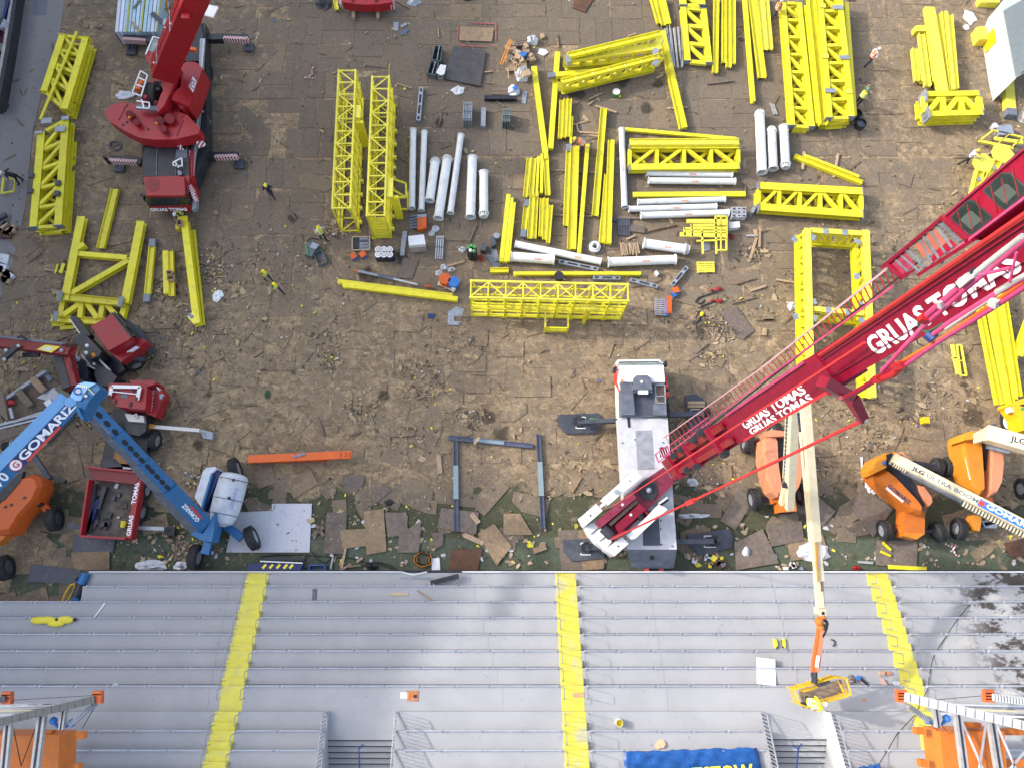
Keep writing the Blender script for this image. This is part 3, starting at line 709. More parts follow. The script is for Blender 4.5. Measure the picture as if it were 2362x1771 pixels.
# ---- right
for a,b,w_,l,z,pr in [((1412,60),(1530,780),84,'widest beam with grey patches in the right stack',.9,'box'),((1480,115),(1558,612),36,'narrow beam right of the widest one in the right stack',.7,'H'),
                           ((1540,95),(1606,762),52,'grooved beam with rounded top in the right stack',.8,'HH'),((1590,118),(1642,748),40,'outermost right beam of the right stack',.75,'H'),
                           ((1346,282),(1402,726),50,'beam with a strap mark in the right stack',.7,'H'),((1402,300),(1456,694),40,'beam left of the widest one, hooked top',.65,'I'),
                           ((1284,408),(1312,680),40,'outermost left short beam of the right stack',.6,'H'),((1312,420),(1357,692),30,'second short beam of the right stack',.55,'I'),
                           ((1470,650),(1485,740),30,'beam end peeping out below the right stack',.5,'H'),((1580,700),(1590,785),80,'beam stub between right stack and short truss',.4,'H')]:
 beam('A4',a,b,w_,l,pr,z,.35,m=YEL2)
beam('A4',(2062,375),(2112,975),76,'pale beam with grey ends beside the corrugated container','box',.6,.5,m=YEL2,ends='ab')
for i,(a,b,w_) in enumerate([((1985,1010),(2140,1770),44),((2030,1010),(2182,1745),40),((1905,1010),(2085,1820),50),((1945,1010),(2120,1815),40),((1870,1020),(2050,1812),40)]):
 l = ('rightmost but one of the lower right bundle','rightmost and set apart in the lower right bundle','third from the left in the lower right bundle','fourth from the left in the lower right bundle','second from the left in the lower right bundle')[i]
 beam('B4',(a[0],a[1] - 260),b,w_,'yellow beam ' + l,'H' if i % 2 else 'I',.9,.35)
beam('B4',(1800,760),(2012,1815),48,'yellow beam leftmost of the lower right bundle','H',1.0,.35)
beam('B4',(2300,1050),(2170,1400),66,'yellow beam end cut off by the right edge','I',1.2,.5)
beam('C4',(1060,1572),(1385,1590),34,'bright yellow flat bar beside the stand edge','box',.2,.08)
for k,a,b,w_,l in [('C4',(1012,1365),(1082,1430),22,'upper of two yellow strips on the board by the lift'),('C4',(995,1442),(1080,1480),20,'lower of two yellow strips on the board by the lift'),
                       ('B1',(440,1138),(550,1140),28,'left yellow offcut below the left frame'),('B1',(510,1168),(635,1155),34,'right yellow offcut below the left frame'),
                       ('B1',(490,625),(468,700),16,'small yellow plate standing left of the frame post'),('B1',(540,620),(515,700),30,'second small yellow plate by the frame post')]:
 beam(k,a,b,w_,l,'box',.25,.1,group='small yellow offcuts')
for k,c,sx,sy,hh,l in [('A4',(1862,285),.75,1.1,.8,'small yellow block left of the tipping skip'),('A4',(1920,0),1.5,.5,.6,'yellow block at the top edge'),('A4',(1342,244),.95,.45,.6,'small yellow block with grey side left of the right stack')]:
 p = g(k,*c,hh); tag(MB().prism([p + Vector(v) for v in ((-sx / 2,-sy / 2,0),(sx / 2,-sy / 2,0),(sx / 2,sy / 2,0),(0,sy / 2 + .1,0),(-sx / 2,sy / 2,0))],hh - .02).build('steel_block',YEL2),l,'block','yellow steel blocks')
# ---- flat trusses
def flat_truss(k,A,B,wpx,label,n,z=.75,h=.35,layers=1,pat='N',drop=.55,plates=True,extra=None,bpx=None,group='flat yellow trusses',endpl=None,m=None,prof='I'):
 m = m or YEL; a0,a1,b0,b1 = g(k,*A[0],z),g(k,*A[1],z),g(k,*B[0],z),g(k,*B[1],z)
 c = (a0 + a1 + b0 + b1) / 4; w = wz(k,wpx,c); t = thing('flat_truss',label,'truss',(c.x,c.y,.05),group); bw = wz(k,bpx or wpx * .62,c)
 for ly in range(layers):
  dz = Vector((0,0,-h / 2 - ly * drop))
  for p,r_ in ((a0,a1),(b0,b1)):
   mb = MB(); (mb.ibeam if prof == 'I' else mb.hbeam)(p + dz,r_ + dz,w,h,.035)
   mb.build('chord',m,t)
  for i in range(n + 1):
   s0 = a0.lerp(a1,i / n); s1 = b0.lerp(b1,i / n); e = (s1 - s0).normalized() * w * .45
   if pat != 'W' and 0 <= i <= n and not (pat == 'D' and i in (0,n)): MB().bar(s0 + e + dz,s1 - e + dz,bw,h * .6).build('post',m,t)
   if i < n:
    n0,n1 = a0.lerp(a1,(i + 1) / n),b0.lerp(b1,(i + 1) / n)
    if pat == 'N': d0,d1 = s0,n1
    elif pat == 'M': d0,d1 = s1,n0
    else: d0,d1 = (s1,n0) if i < n / 2. and pat == 'V' else ((s0,n1) if pat == 'V' else ((s0,n1) if i % 2 else (s1,n0)))
    if ly % 2: d0,d1 = (s1,n0) if d0 is s0 else (s0,n1)
    e = (d1 - d0).normalized() * w * .5; MB().bar(d0 + e + dz,d1 - e + dz,bw * .95,h * .55).build('diagonal',m,t)
 if plates:
  for p,r_ in ((a0,a1),(b0,b1)):
   d = (r_ - p).normalized()
   for e,s in ((p,-1),(r_,1)): MB().box(e + d * s * .03 + Vector((0,0,-h / 2)),(.04,w * 1.3,h * 1.25),Matrix.Rotation(math.atan2(d.y,d.x),3,'Z')).build('end_plate',PLATE if endpl is None else endpl,t)
 return t
t = flat_truss('A1',((530,295),(372,770)),((725,320),(545,925)),56,'upper left yellow truss stack with a thin bar across it',4,1.35,.4,2,'N',.85,endpl=YEL,bpx=26)
MB().ibeam(g('A1',765,470,.5),g('A1',640,880,.5),wz('A1',60,g('A1',700,600)),.4).build('lower_chord',YEL,t)
t = flat_truss('A1',((350,1120),(280,1930)),((555,1010),(490,1915)),62,'left yellow truss stack with grey plates near the dark clad worker',5,1.3,.45,2,'M',.8,bpx=28)
MB().ibeam(g('A1',592,1040,.7),g('A1',555,1780,.7),wz('A1',52,g('A1',570,1400)),.4).build('lower_chord',YEL,t)
for x,y,a,b2 in ((395,1028,90,45),(555,1005,60,30),(510,1098,86,46),(328,1128,62,20)):
 p = g('A1',x,y,1.42); MB().box(p,(wz('A1',a,p),wz('A1',b2,p) * 1.15,.05),Matrix.Rotation(.1,3,'Z')).build('grey_plate',GALV,t)
for x,y in ((268,1495),(495,1560),(490,1650),(258,1625)):
 p = g('A1',x,y,1.4); MB().box(p,(.32,.36,.25)).build('steel_block',DGREY,t)
t = flat_truss('A3',((1385,60),(1425,515)),((1560,75),(1608,530)),50,'ladder truss right of the rod bundle with grey feet',3,.6,.35,1,'N',bpx=34)
t = flat_truss('A3',((1375,-160),(1390,40)),((1535,-160),(1550,40)),50,'end of a ladder truss cut off by the top edge',2,.65,.35,1,'N',bpx=34)
t = flat_truss('A3',((935,1240),(1860,1238)),((935,1420),(1862,1412)),56,'wide flat truss over the white pipes',4,.9,.45,2,'V',.5,bpx=28)
MB().hbeam(g('A3',930,1216,1.),g('A3',1860,1212,1.),.5,.3).build('upper_flange',YEL2,t)
t = flat_truss('X',((1752,428),(1989,441)),((1752,477),(1990,494)),18,'wide flat truss right of the white pipes with a grey end',5,.9,.45,2,'V',.5,bpx=8)
t = flat_truss('A4',((165,20),(243,1065)),((300,20),(410,1075)),46,'long truss between two worker groups, left of the tall stack',7,.8,.4,2,'N',.45,bpx=27)
MB().ibeam(g('A4',350,60,.55),g('A4',452,1060,.55),wz('A4',34,g('A4',400,600)),.3).build('side_beam',YEL,t)
t = flat_truss('A4',((475,-60),(560,1000)),((640,-60),(748,990)),50,'tall triple truss stack beside the yellow vested worker',7,1.5,.4,3,'N',.5,bpx=29)
MB().hbeam(g('A4',395,-60,1.),g('A4',505,1065,1.),wz('A4',60,g('A4',450,600)),.5).build('side_beam',YEL,t)
MB().ibeam(g('A4',690,40,.9),g('A4',760,1000,.9),wz('A4',36,g('A4',720,600)),.5).build('side_beam',YEL,t)
for x,y,a in ((630,65,90),(685,490,86),(565,772,90),(722,780,60),(520,478,60),(500,50,50)):
 p = g('A4',x,y,1.56); MB().box(p,(wz('A4',a,p),.35,.05)).build('grey_plate',GALV if a > 60 else YEL2,t)
t = flat_truss('A4',((1370,798),(1832,792)),((1385,968),(1862,955)),48,'short deep truss with grey end plates under the right stack',3,1.25,.4,2,'V',.8,bpx=46)
for x,y in ((1352,840),(1376,985)):
 p = g('A4',x,y,1.0); MB().box(p,(.12,.95,.9)).build('end_plate',GALV,t)
# slanting trusses,seen half on edge
def edge_truss(k,top,bot,zt,zb,wpx,label,n,both=True):
 a0,a1,b0,b1 = g(k,*top[0],zt),g(k,*top[1],zt),g(k,*bot[0],zb),g(k,*bot[1],zb); c = (a0 + a1) / 2; w = wz(k,wpx,c)
 t = thing('slanted_truss',label,'truss',(c.x,c.y,.05),'slanting yellow trusses')
 MB().hbeam(a0,a1,w,.3,.04).build('chord',YEL,t); MB().ibeam(b0,b1,w,.3,.04).build('chord',YEL,t)
 for i in range(n):
  s0,s1 = a0.lerp(a1,(i + .15) / n),b0.lerp(b1,(i + .15) / n); n1 = a0.lerp(a1,(i + .95) / n)
  MB().bar(s0,s1,.2,.2,(1,0,0)).build('post',YEL,t); MB().bar(s1,n1,.2,.2,(0,0,1)).build('diagonal',YEL,t)
 for p,s in ((a0,b0),(a1,b1)):
  MB().prism([p + Vector((-.35,-.1,.2)),p + Vector((.35,-.2,.2)),s + Vector((.35,.1,.22)),s + Vector((-.2,-.2,.22))],.06).build('gusset',YEL2,t)
 return t
t = edge_truss('A3',((405,480),(1190,290)),((380,570),(1150,500)),1.7,.5,52,'upper slanting truss with a pale gusset at each end',7)
MB().hbeam(g('A3',430,500,1.3),g('A3',1205,400,1.3),.55,.3).build('chord',YEL2,t)
MB().bar(g('A3',395,490,1.6),g('A3',415,545,1.6),.3,.5).build('grey_plate',GALV,t)
t = edge_truss('A3',((350,700),(1185,485)),((350,775),(1135,585)),1.4,.5,50,'lower slanting truss resting over dark wet boards',6)
for x,y in ((1150,440),(1150,535)):
 p = g('A3',x,y,1.5); MB().box(p,(.4,.55,.06),Matrix.Rotation(-.5,3,'Z')).build('grey_plate',GALV,t)
# ---- left H frame
t = thing('braced_truss','open yellow H shaped frame with a diagonal, left of the pitch','frame',g('B1',800,700))
def fb(k,a,b,wpx,z,n,prof='I',h=.4,m=None):
 p0,p1 = g(k,*a,z),g(k,*b,z); mb = MB(); dz = Vector((0,0,-h / 2)); w_ = wz(k,wpx,p0)
 (mb.ibeam if prof == 'I' else mb.hbeam if prof == 'H' else mb.bar)(p0 + dz,p1 + dz,w_,h); return mb.build(n,m or YEL,t)
fb('B1',(690,218),(548,930),66,.8,'post'); fb('B1',(1195,258),(1060,950),66,.8,'post')
fb('B1',(650,532),(1075,568),44,.72,'cross_beam'); fb('B1',(600,872),(1090,590),46,.7,'brace')
fb('B1',(470,893),(1060,950),62,.9,'cross_beam','H'); fb('B1',(420,1085),(900,1112),56,.6,'bottom_chord','H')
fb('B1',(535,930),(505,1080),44,.5,'post'); fb('B1',(1060,960),(1030,1075),44,.5,'post')
for a,b in (((530,1060),(670,960)),((690,950),(675,1080)),((735,955),(825,1085)),((868,965),(850,1080)),((905,970),(985,1060))): fb('B1',a,b,42,.58,'diagonal','box')
for x,y in ((508,900),(472,1068),(1026,945)):
 p = g('B1',x,y,.95); MB().box(p,(wz('B1',38,p),wz('B1',84,p) * 1.1,.05),Matrix.Rotation(-.08,3,'Z')).build('grey_plate',PLATE,t)
MB().box(g('B1',700,480,.6),(.5,.35,.5),Matrix.Rotation(.6,3,'Z')).build('stiffener',YEL,t)
# ---- column lying by the crane cab
t = thing('steel_column','yellow column with head plate and foot bracket beside the red crane','column',g('B1',1640,700))
fb('B1',(1562,240),(1672,1130),56,.95,'shaft','I',.5); fb('B1',(1628,330),(1710,1140),46,.45,'side_flange','H',.3,YEL)
fb('B1',(1510,240),(1590,232),40,1.0,'head_plate','box',.2); fb('B1',(1490,310),(1560,300),44,.7,'bracket','box',.4)
MB().prism(pp('B1',[(1590,1070),(1640,1030),(1700,1120),(1640,1130)],.98),.3).build('foot_bracket',YEL2,t); MB().prism(pp('B1',[(1592,1060),(1612,1040),(1652,1070),(1630,1092)],1.0),.03).build('grey_plate',PLATE,t)
# ---- tall portal frame on the right
t = thing('portal_truss','large yellow rectangular frame of lattice columns under the crimson boom','frame',g('B4',600,900))
ZP = 1.9
def lat(k,A,B,za,zb,wpx,n):
 a0,a1,b0,b1 = g(k,*A[0],za),g(k,*A[1],za),g(k,*B[0],zb),g(k,*B[1],zb); w_ = wz(k,wpx,a0)
 MB().ibeam(a0,a1,w_,.35).build('chord',YEL2,t); MB().ibeam(b0,b1,w_,.35).build('chord',YEL,t)
 for i in range(n):
  s,e = (i + .1) / n,(i + .9) / n; MB().bar(a0.lerp(a1,s),b0.lerp(b1,e) if i % 2 else b0.lerp(b1,s),.17,.17).build('brace',YEL,t)
  MB().bar(a0.lerp(a1,e),b0.lerp(b1,s if i % 2 else e),.16,.16).build('brace',YEL,t)
lat('B4',((362,330),(392,1640)),((290,390),(312,1640)),ZP,.6,56,11)
lat('B4',((858,345),(915,1760)),((768,490),(830,1760)),ZP,.6,58,11)
lat('B4',((390,345),(830,372)),((400,450),(760,475)),ZP - .1,.6,44,5)
lat('B4',((410,1010),(840,1050)),((410,1085),(850,1130)),ZP - .1,.6,44,5)
for x,y,r_ in ((262,415,.6),(800,435,.9),(270,1070,.2),(832,1105,.8),(430,1085,-.6),(415,398,-.6),(525,346,0),(688,357,0),(545,1016,0),(715,1030,0),(790,730,.1),(425,945,.3),(827,975,.2)):
 p = g('B4',x,y,ZP + .12); MB().box(p,(.33,.42,.05),Matrix.Rotation(r_,3,'Z')).build('grey_plate',GALV,t)
# ---- columns with heads partly under the boom at the right edge
for i,(a,b,w_,l) in enumerate([((1850,1390),(1735,1850),62,'left yellow column with a six sided head by the white shirted worker'),((2015,1310),(1850,1620),66,'right yellow column with a six sided head beside the crimson boom')]):
 p0,p1 = g('A4',*a,.8),g('A4',*b,.8); t = thing('headed_column',l,'column',(p0 + p1) / 2 * 1,'yellow columns with heads')
 d = (p1 - p0).normalized(); x = d.cross(Vector((0,0,1))); ww = wz('A4',w_,p0)
 MB().hbeam(p0 + d * .5,p1,ww,.5,.06).build('shaft',YEL2,t)
 MB().prism([p0 + x * a_ + d * b_ + Vector((0,0,.3)) for a_,b_ in ((-.75,-.2),(0,-.65),(.75,-.35),(.7,.45),(.3,.9),(-.55,.8))],.12).build('head',YEL2,t)
 MB().box(p0 + d * 1.6 + Vector((0,0,.27)),(.2,.3,.06)).build('bolt_plate',GALV,t)
beam('A4',(2080,1360),(2120,1335),40,'short yellow beam stub at the edge of the crimson jib','H',.5)
for i,(a,b,w_,l) in enumerate([((2090,500),(1910,850),90,'yellow beam glimpsed between jib and boom, upper'),((1700,940),(1640,1040),62,'yellow beam end with grey plate between jib and boom'),((1960,690),(1730,1040),66,'yellow beam slanting under the crimson boom')]):
 if i != 0: beam('B4',(a[0],a[1] - 250) if i == 2 else a,b,w_,l,'I',.9,.5,ends='b' if i == 1 else None)
beam('B4',(2145,215),(2045,300),80,'yellow beam corner seen in the gap beside the boom','I',.9,.5)
# ---- gallery trusses,standing
def gallery(N0,N1,F0,label,h=3.35,nb=9,rails=5,side_rails=True,zig=0,door=None,xtra=None,railside=1,endrails=False):
 """N0,N1: ground line of one long side; F0: ground point that gives the depth at N0"""
 ez = Vector((0,0,1)); d = (N1 - N0); L_ = d.length; d.normalize(); y = (F0 - N0); y -= d * y.dot(d)
 c = (N0 + N1 + y) / 2 + (N0 + y) * 0; c = (N0 + N1) / 2 + y / 2; t = thing('gallery_truss',label,'truss',(c.x,c.y,0),'standing yellow gallery trusses')
 def pt(s,f,z): return N0 + d * (s * L_) + y * f + ez * z
 for f in (0,1):
  for z in (.12,h): MB().bar(pt(-.008,f,z),pt(1.008,f,z),.12,.14).build('chord',YEL2 if z > 1 else YEL,t)
 for i in range(nb + 1):
  s = i / nb
  for f in (0,1): MB().bar(pt(s,f,.19),pt(s,f,h - .07),.09,.1,d).build('post',YEL,t)
  MB().bar(pt(s,.04,h),pt(s,.96,h),.08,.09).build('cross_bar',YEL2,t); MB().bar(pt(s,.04,.12),pt(s,.96,.12),.08,.09).build('cross_bar',YEL,t)
  for f in (0,1): MB().box(pt(s,f,.03),(.3,.22,.06)).build('foot',YEL,t)
  if i < nb:
   u_,v_ = ((0,1) if (i + zig) % 2 == 0 else (1,0))
   MB().bar(pt(s,.05 + .9 * u_,h),pt(s + 1 / nb,.05 + .9 * v_,h),.07,.07).build('brace',YEL2,t); MB().bar(pt(s,.05 + .9 * v_,.12),pt(s + 1 / nb,.05 + .9 * u_,.12),.07,.07).build('brace',YEL,t)
   for f in (0,1):
    if f != railside: MB().bar(pt(s,f,.2 if (i % 2) else h - .1),pt(s + 1 / nb,f,h - .1 if (i % 2) else .2),.07,.07,y).build('brace',YEL,t)
 for r_ in range(rails):
  z = .45 + (h - .8) * r_ / (rails - 1.)
  for f in (railside,1 - railside) if side_rails else (railside,):
   if f == railside or r_ in (1,3): MB().bar(pt(0,f,z),pt(1,f,z),.05,.12 if r_ != 2 else .3,y).build('rail',YEL,t)
 if endrails:
  for k_ in range(13): MB().bar(pt(1,.05,.3 + .22 * k_),pt(1,.95,.3 + .22 * k_),.05,.1,ez).build('end_rail',YEL,t)
 return t,pt
G0 = lambda k,x,y: g(k,x,y,0)
# the one seen across,in the middle: front line at the ground
t,pt = gallery(G0('N3',285,1100),G0('N4',1700,1180),g('N3',245,285,3.35) * 1 - Vector((0,0,3.35)),'gallery truss lying across the picture with railings and a small gate',nb=9,zig=0,railside=0)
for s,wd in ((.49,.0),(.64,0)):
 MB().bar(pt(s,-.02,1.2),pt(s,-.95,1.2),.1,.1).build('gate_arm',YEL2,t); MB().bar(pt(s,-.95,.05),pt(s,-.95,1.25),.11,.11,(1,0,0)).build('gate_post',YEL,t)
for z in (.3,.65,1.05): MB().bar(pt(.49,-.95,z),pt(.64,-.95,z),.06,.16 if z == .65 else .1,(0,1,0)).build('gate_rail',YEL,t)
MB().prism([pt(.70,-.02,2.75),pt(.81,-.02,2.75),pt(.81,-.35,2.75),pt(.70,-.35,2.75)],.12).build('bracket_plate',YEL2,t)
MB().bar(pt(.755,-.25,.1),pt(.755,-.25,2.7),.32,.2,(1,0,0)).build('bracket_post',YEL,t); MB().prism([pt(.79,.4,3.2),pt(.81,.1,3.2),pt(.76,-.02,3.2),pt(.75,.02,3.2)],.1).build('gusset',YEL2,t)
# the two seen lengthwise
a = G0('N2',450,1240); b2 = G0('N2',808,1240)
f1 = g('N1',740,215,3.35); f1.z = 0
t,pt = gallery(f1,b2,Vector((f1.x + a.x - b2.x,f1.y + a.y - b2.y,0)),'left one of the two long gallery trusses seen lengthwise',nb=11,zig=1,railside=0,rails=4)
MB().prism([pt(.26,-.02,3.3),pt(.35,-.02,3.3),pt(.35,-.38,3.3),pt(.26,-.38,3.3)],.15).build('bracket_plate',YEL2,t)
MB().bar(pt(.37,-.3,.1),pt(.37,-.3,3.1),.5,.22,(0,1,0)).build('bracket_post',YEL,t)
for s in (.27,.36,.65,.75,.85,.95): MB().box(pt(s,-.12,.35),(.25,.2,.3)).build('lug',YEL2,t)
a = G0('N2',1140,1375); b2 = G0('N2',1495,1385); f1 = g('N1',1450,350,3.35); f1.z = 0
t,pt = gallery(f1,b2,Vector((f1.x + a.x - b2.x,f1.y + a.y - b2.y,0)),'right one of the two long gallery trusses, with a slatted end and side landing',nb=11,zig=0,railside=0,rails=4,endrails=True)
MB().prism([pt(.74,-.02,3.3),pt(.87,-.02,3.3),pt(.87,-.42,3.3),pt(.74,-.42,3.3)],.15).build('bracket_plate',YEL2,t)
MB().bar(pt(.86,-.5,.1),pt(.86,-.5,3.1),.5,.22,(0,1,0)).build('bracket_post',YEL,t)
for a_,b_,z in (((.63,-.05),(.67,-.95),1.3),((.67,-.95),(.77,-.98),1.3),((.77,-.05),(.77,-.98),1.3),((.70,-.05),(.765,-.95),1.2),((.8,-.05),(.8,-1.0),.2),((.67,-.95),(.8,-.98),.2)):
 MB().bar(pt(*a_,z),pt(*b_,z),.12,.12).build('landing_bar',YEL,t)
for s in (.22,.32,.42,.5,.58,.86,.95): MB().box(pt(s,-.12,.35),(.25,.2,.3)).build('lug',YEL2,t)
MB().bar(pt(0,0,3.4),pt(-.09,0,3.5),.03,.03).build('rod',YEL,t)
# ---- light frames of thin bars
def barframe(k,bars,label,z=.5,w_=.07,name='bar_rack',grp='light yellow bar frames'):
 c = g(k,*bars[0][0],0); t = thing(name,label,'frame',c,grp)
 for a,b,ww in bars: MB().bar(g(k,*a,z),g(k,*b,z),ww,.12).build('bar',YEL2,t)
 return t
t = barframe('B3',[((1415,262),(1750,262),.28),((1450,300),(1750,295),.22),((1390,325),(1750,325),.16),((1360,375),(1750,385),.3),((1400,350),(1750,352),.12),((1660,218),(1668,540),.12),((1755,218),(1752,510),.12),((1706,218),(1706,510),.06),((1660,222),(1755,222),.1),((1660,300),(1755,300),.06),((1660,420),(1755,420),.06),((1660,508),(1755,508),.1),((1545,330),(1552,540),.12),((1500,430),(1660,425),.1),((1395,320),(1400,385),.12),((1460,290),(1462,390),.1)],'untidy pile of light yellow bar frames right of the white pipes',.7)
t = barframe('A4',[((1828,1202),(2118,1262),.22),((1945,1112),(2230,1178),.12),((1945,1112),(1828,1202),.1),((1960,1180),(2200,1215),.26),((2080,1150),(1985,1225),.06),((2212,1170),(2100,1255),.08)],'light yellow frame at the right edge above the headed columns',.5)
t = barframe('B4',[((1600,1310),(1650,1560),.22),((1640,1312),(1672,1568),.1),((1678,1316),(1722,1575),.1),((1640,1312),(1680,1316),.09),((1672,1568),(1722,1575),.09),((1640,1440),(1690,1448),.05),((1600,1420),(1650,1430),.1)],'slim yellow ladder frame left of the lower right bundle',.3)
t = barframe('A1',[((1380,-30),(1395,70),.1),((1410,-30),(1425,105),.1),((1380,40),(1450,115),.08),((1385,0),(1420,0),.06),((1390,40),(1425,40),.06)],'small orange yellow frame end beside the blue panel stack',.8)
for b_ in t.children: b_.data.materials[0] = AMB
t = barframe('P5',[((95,345),(50,750),.14),((60,740),(360,680),.1),((390,380),(360,680),.05),((180,350),(390,380),.06)],'low yellow edged crate frame on the path beside the dark clad worker',.35)
# ================================================================ MACHINES
def mpoly(t,name,k,pts,z,h,m,mi=None): return MB().prism(pp(k,pts,z),h).build(name,m,t)
def mbar(t,name,k,a,b,wpx,z,h,m,z1=None,up=(0,0,1),w1=None):
 p0,p1 = g(k,*a,z),g(k,*b,z if z1 is None else z1); w_ = wz(k,wpx,p0); mb = MB()
 mb.bar(p0,p1,w_,h,up,0,wz(k,w1 or wpx,p1) if (w1 or z1 is not None) else w_); return mb.build(name,m,t)
def wheel(t,c,axis,r,wd,rimm=GALV):
 """wheel with tyre and rim,axis horizontal"""
 a = Vector(axis).normalized(); c = Vector(c); mb = MB(); n = 20
 def ring(o,rr):
  y = Vector((0,0,1)); x = y.cross(a).normalized(); y = a.cross(x)
  return [c + a * o + (x * math.cos(2 * math.pi * i / n) + y * math.sin(2 * math.pi * i / n)) * rr for i in range(n)]
 mb.rings([ring(-wd / 2,r * .6),ring(-wd / 2,r * .9),ring(-wd * .36,r),ring(wd * .36,r),ring(wd / 2,r * .9),ring(wd / 2,r * .6)],cap=False)
 for s in (-1,1):
  for i in range(n):
   y = Vector((0,0,1)); x = y.cross(a).normalized(); an = 2 * math.pi * (i + (.5 if s > 0 else 0)) / n; d = x * math.cos(an) + y * math.sin(an)
   mb.bar(c + d * r * 1.0 + a * s * wd * .06,c + d * r * .985 + a * s * wd * .42 + d.cross(a) * .05 * s,.07,.07,d)
 w_ = mb.build('wheel',BLACK,t,smooth=False)
 MB().rings([ring(-wd * .46,.02),ring(-wd * .42,r * .58),ring(wd * .42,r * .58),ring(wd * .46,.3 * r),ring(wd * .38,.02)]).build('rim',rimm,w_,smooth=True)
 return w_
# ---------------------------------------------------------------- white and crimson crane
t = thing('mobile_crane','huge mobile crane with white carrier and crimson boom rising to the upper right','crane',g('C3',1060,700,0)); WCR = t
ZD = 2.35
# chassis and running gear
fl,fr = at(1436,850,1.2),at(1534,850,1.2); bl,br = at(1452,1268,1.2),at(1556,1268,1.2)
MB().prism([fl,fr,br,bl],.7).build('chassis',BLKM,t)
ax = (at(1535,1000,.6) - at(1435,1000,.6)).normalized()
for v in (905,950,1035,1080,1185,1225):
 x0 = lerp(1441,1457,(v - 880) / 370.); x1 = lerp(1527,1550,(v - 880) / 370.)
 for u,s in ((x0,-1),(x1,1)): wheel(t,at(u,v,.7),ax,.68,.5,DGREY)
# cab
roof = pp('N5',[(262,395),(1205,390),(1235,745),(285,745)],2.95)
MB().prism(roof,.9).build('cab_roof',WHITE,t)
front = pp('N5',[(200,290),(1110,265),(1200,375),(250,395)],2.2)
MB().prism([roof[0] + Vector((0,0,-.05)),roof[1] + Vector((0,0,-.05)),at(*q('N5',1150,330),2.45),at(*q('N5',240,345),2.45)],.3).build('windscreen',GLASSG,t)
MB().prism([at(*q('N5',185,330),2.3),at(*q('N5',225,278),2.3),at(*q('N5',1110,265),2.3),at(*q('N5',1205,372),2.3),at(*q('N5',1190,380),2.3),at(*q('N5',1100,305),2.3),at(*q('N5',260,315),2.3),at(*q('N5',240,400),2.3)],1.6).build('front_panel',WHITE,t)
MB().prism(pp('N5',[(200,330),(1190,330),(1240,1490),(240,1490)],1.55),.9).build('cab_body',WHITE,t)
for pts in ([(170,380),(285,760),(295,1060),(180,640)],):
 p = pp('N5',pts,1.9); MB().prism([p[0],p[1] + Vector((0,0,.5)),p[2] + Vector((0,0,.4)),p[3] + Vector((0,0,-.6))],.3).build('side_stripe',LETR,t)
MB().prism([a + Vector((0,0,.01)) for a in (at(*q('N5',190,560),1.7),at(*q('N5',285,800),2.42),at(*q('N5',290,900),2.42),at(*q('N5',200,700),1.7))],.31).build('side_stripe',WHITE,t)
for a,b2 in (((1225,640),(1260,900)),((1260,980),(1280,1080))): MB().bar(g('N5',*a,2.3),g('N5',*b2,2.3),.12,.7).build('side_stripe',LETR,t)
for a,s in (((1240,370),1),((160,495),-1)):
 p = g('N5',*a,2.5); MB().box(p,(.18,.3,.45)).bar(p,p + Vector((-s * .4,.0,.05)),.05,.05).build('mirror',BLKM,t)
MB().tube(g('N5',315,718,2.95),g('N5',315,718,3.1),.09).build('beacon',AMB,t)
# grey deck behind the cab
mpoly(t,'deck_plate','N5',[(290,748),(1235,748),(1280,1470),(310,1490)],2.5,1.0,MGREY)
mpoly(t,'deck_box','N5',[(300,760),(535,755),(600,1435),(325,1440)],2.85,.4,MGREY)
mpoly(t,'deck_box','N5',[(1000,1215),(1255,1215),(1275,1440),(1010,1440)],2.8,.35,MGREY)
mpoly(t,'spare_well','N5',[(600,1000),(965,1000),(1000,1440),(620,1440)],2.53,.05,DGREY)
mpoly(t,'boom_rest','N5',[(565,665),(640,605),(865,605),(935,665),(965,910),(560,910)],3.15,.7,MGREY)
mpoly(t,'crossbar','N5',[(580,920),(970,920),(970,975),(580,975)],3.05,.25,DGREY)
mpoly(t,'pad','N5',[(665,920),(875,920),(875,1000),(665,1000)],3.12,.1,WHITE)
MB().ball(g('N5',745,742,3.15),.1).build('bolt',WHITE,t)
for a,b2 in (((1025,810),(1220,805)),((1030,1045),(1240,1045)),((1040,1195),(1240,1195)),((1025,810),(1045,1195)),((1225,805),(1245,1195))): mbar(t,'tray_bar','N5',a,b2,22,2.8,.1,GALV)
mpoly(t,'tray','N5',[(1030,830),(1220,830),(1240,1190),(1045,1190)],2.52,.03,WOODD)
# white deck
mpoly(t,'carrier_deck','N5',[(245,1500),(1275,1500),(1275,1520),(245,1520)],ZD,1.1,WHITE)
mpoly(t,'carrier_deck','C3',[(838,310),(1253,305),(1332,1425),(910,1425),(875,900)],ZD,1.1,DECK)
mpoly(t,'deck_recess','C3',[(978,415),(1118,412),(1142,742),(1000,748)],ZD + .02,.08,mat('scuffed_recess',(.3,.31,.34),.5,dirt=(.1,.11,.14),damt=.8,dscale=2.4,var=.2))
mpoly(t,'deck_recess','C3',[(1045,1100),(1175,1090),(1192,1392),(1045,1392)],ZD + .02,.08,DGREY)
mpoly(t,'slot','C3',[(908,300),(932,300),(938,388),(918,388)],ZD + .03,.1,BLACK)
p4 = [g('C3',910,1425,ZD - .02),g('C3',1332,1422,ZD - .02),g('C3',1305,1588,.75),g('C3',950,1588,.75)]
MB().prism(p4,.5,d=(0,.35,-.2)).build('rear_panel',MGREY,t)
nrm = (p4[1] - p4[0]).cross(p4[3] - p4[0]).normalized(); nrm = nrm if nrm.z > 0 else -nrm
cc = (p4[0] + p4[1] + p4[2] + p4[3]) / 4
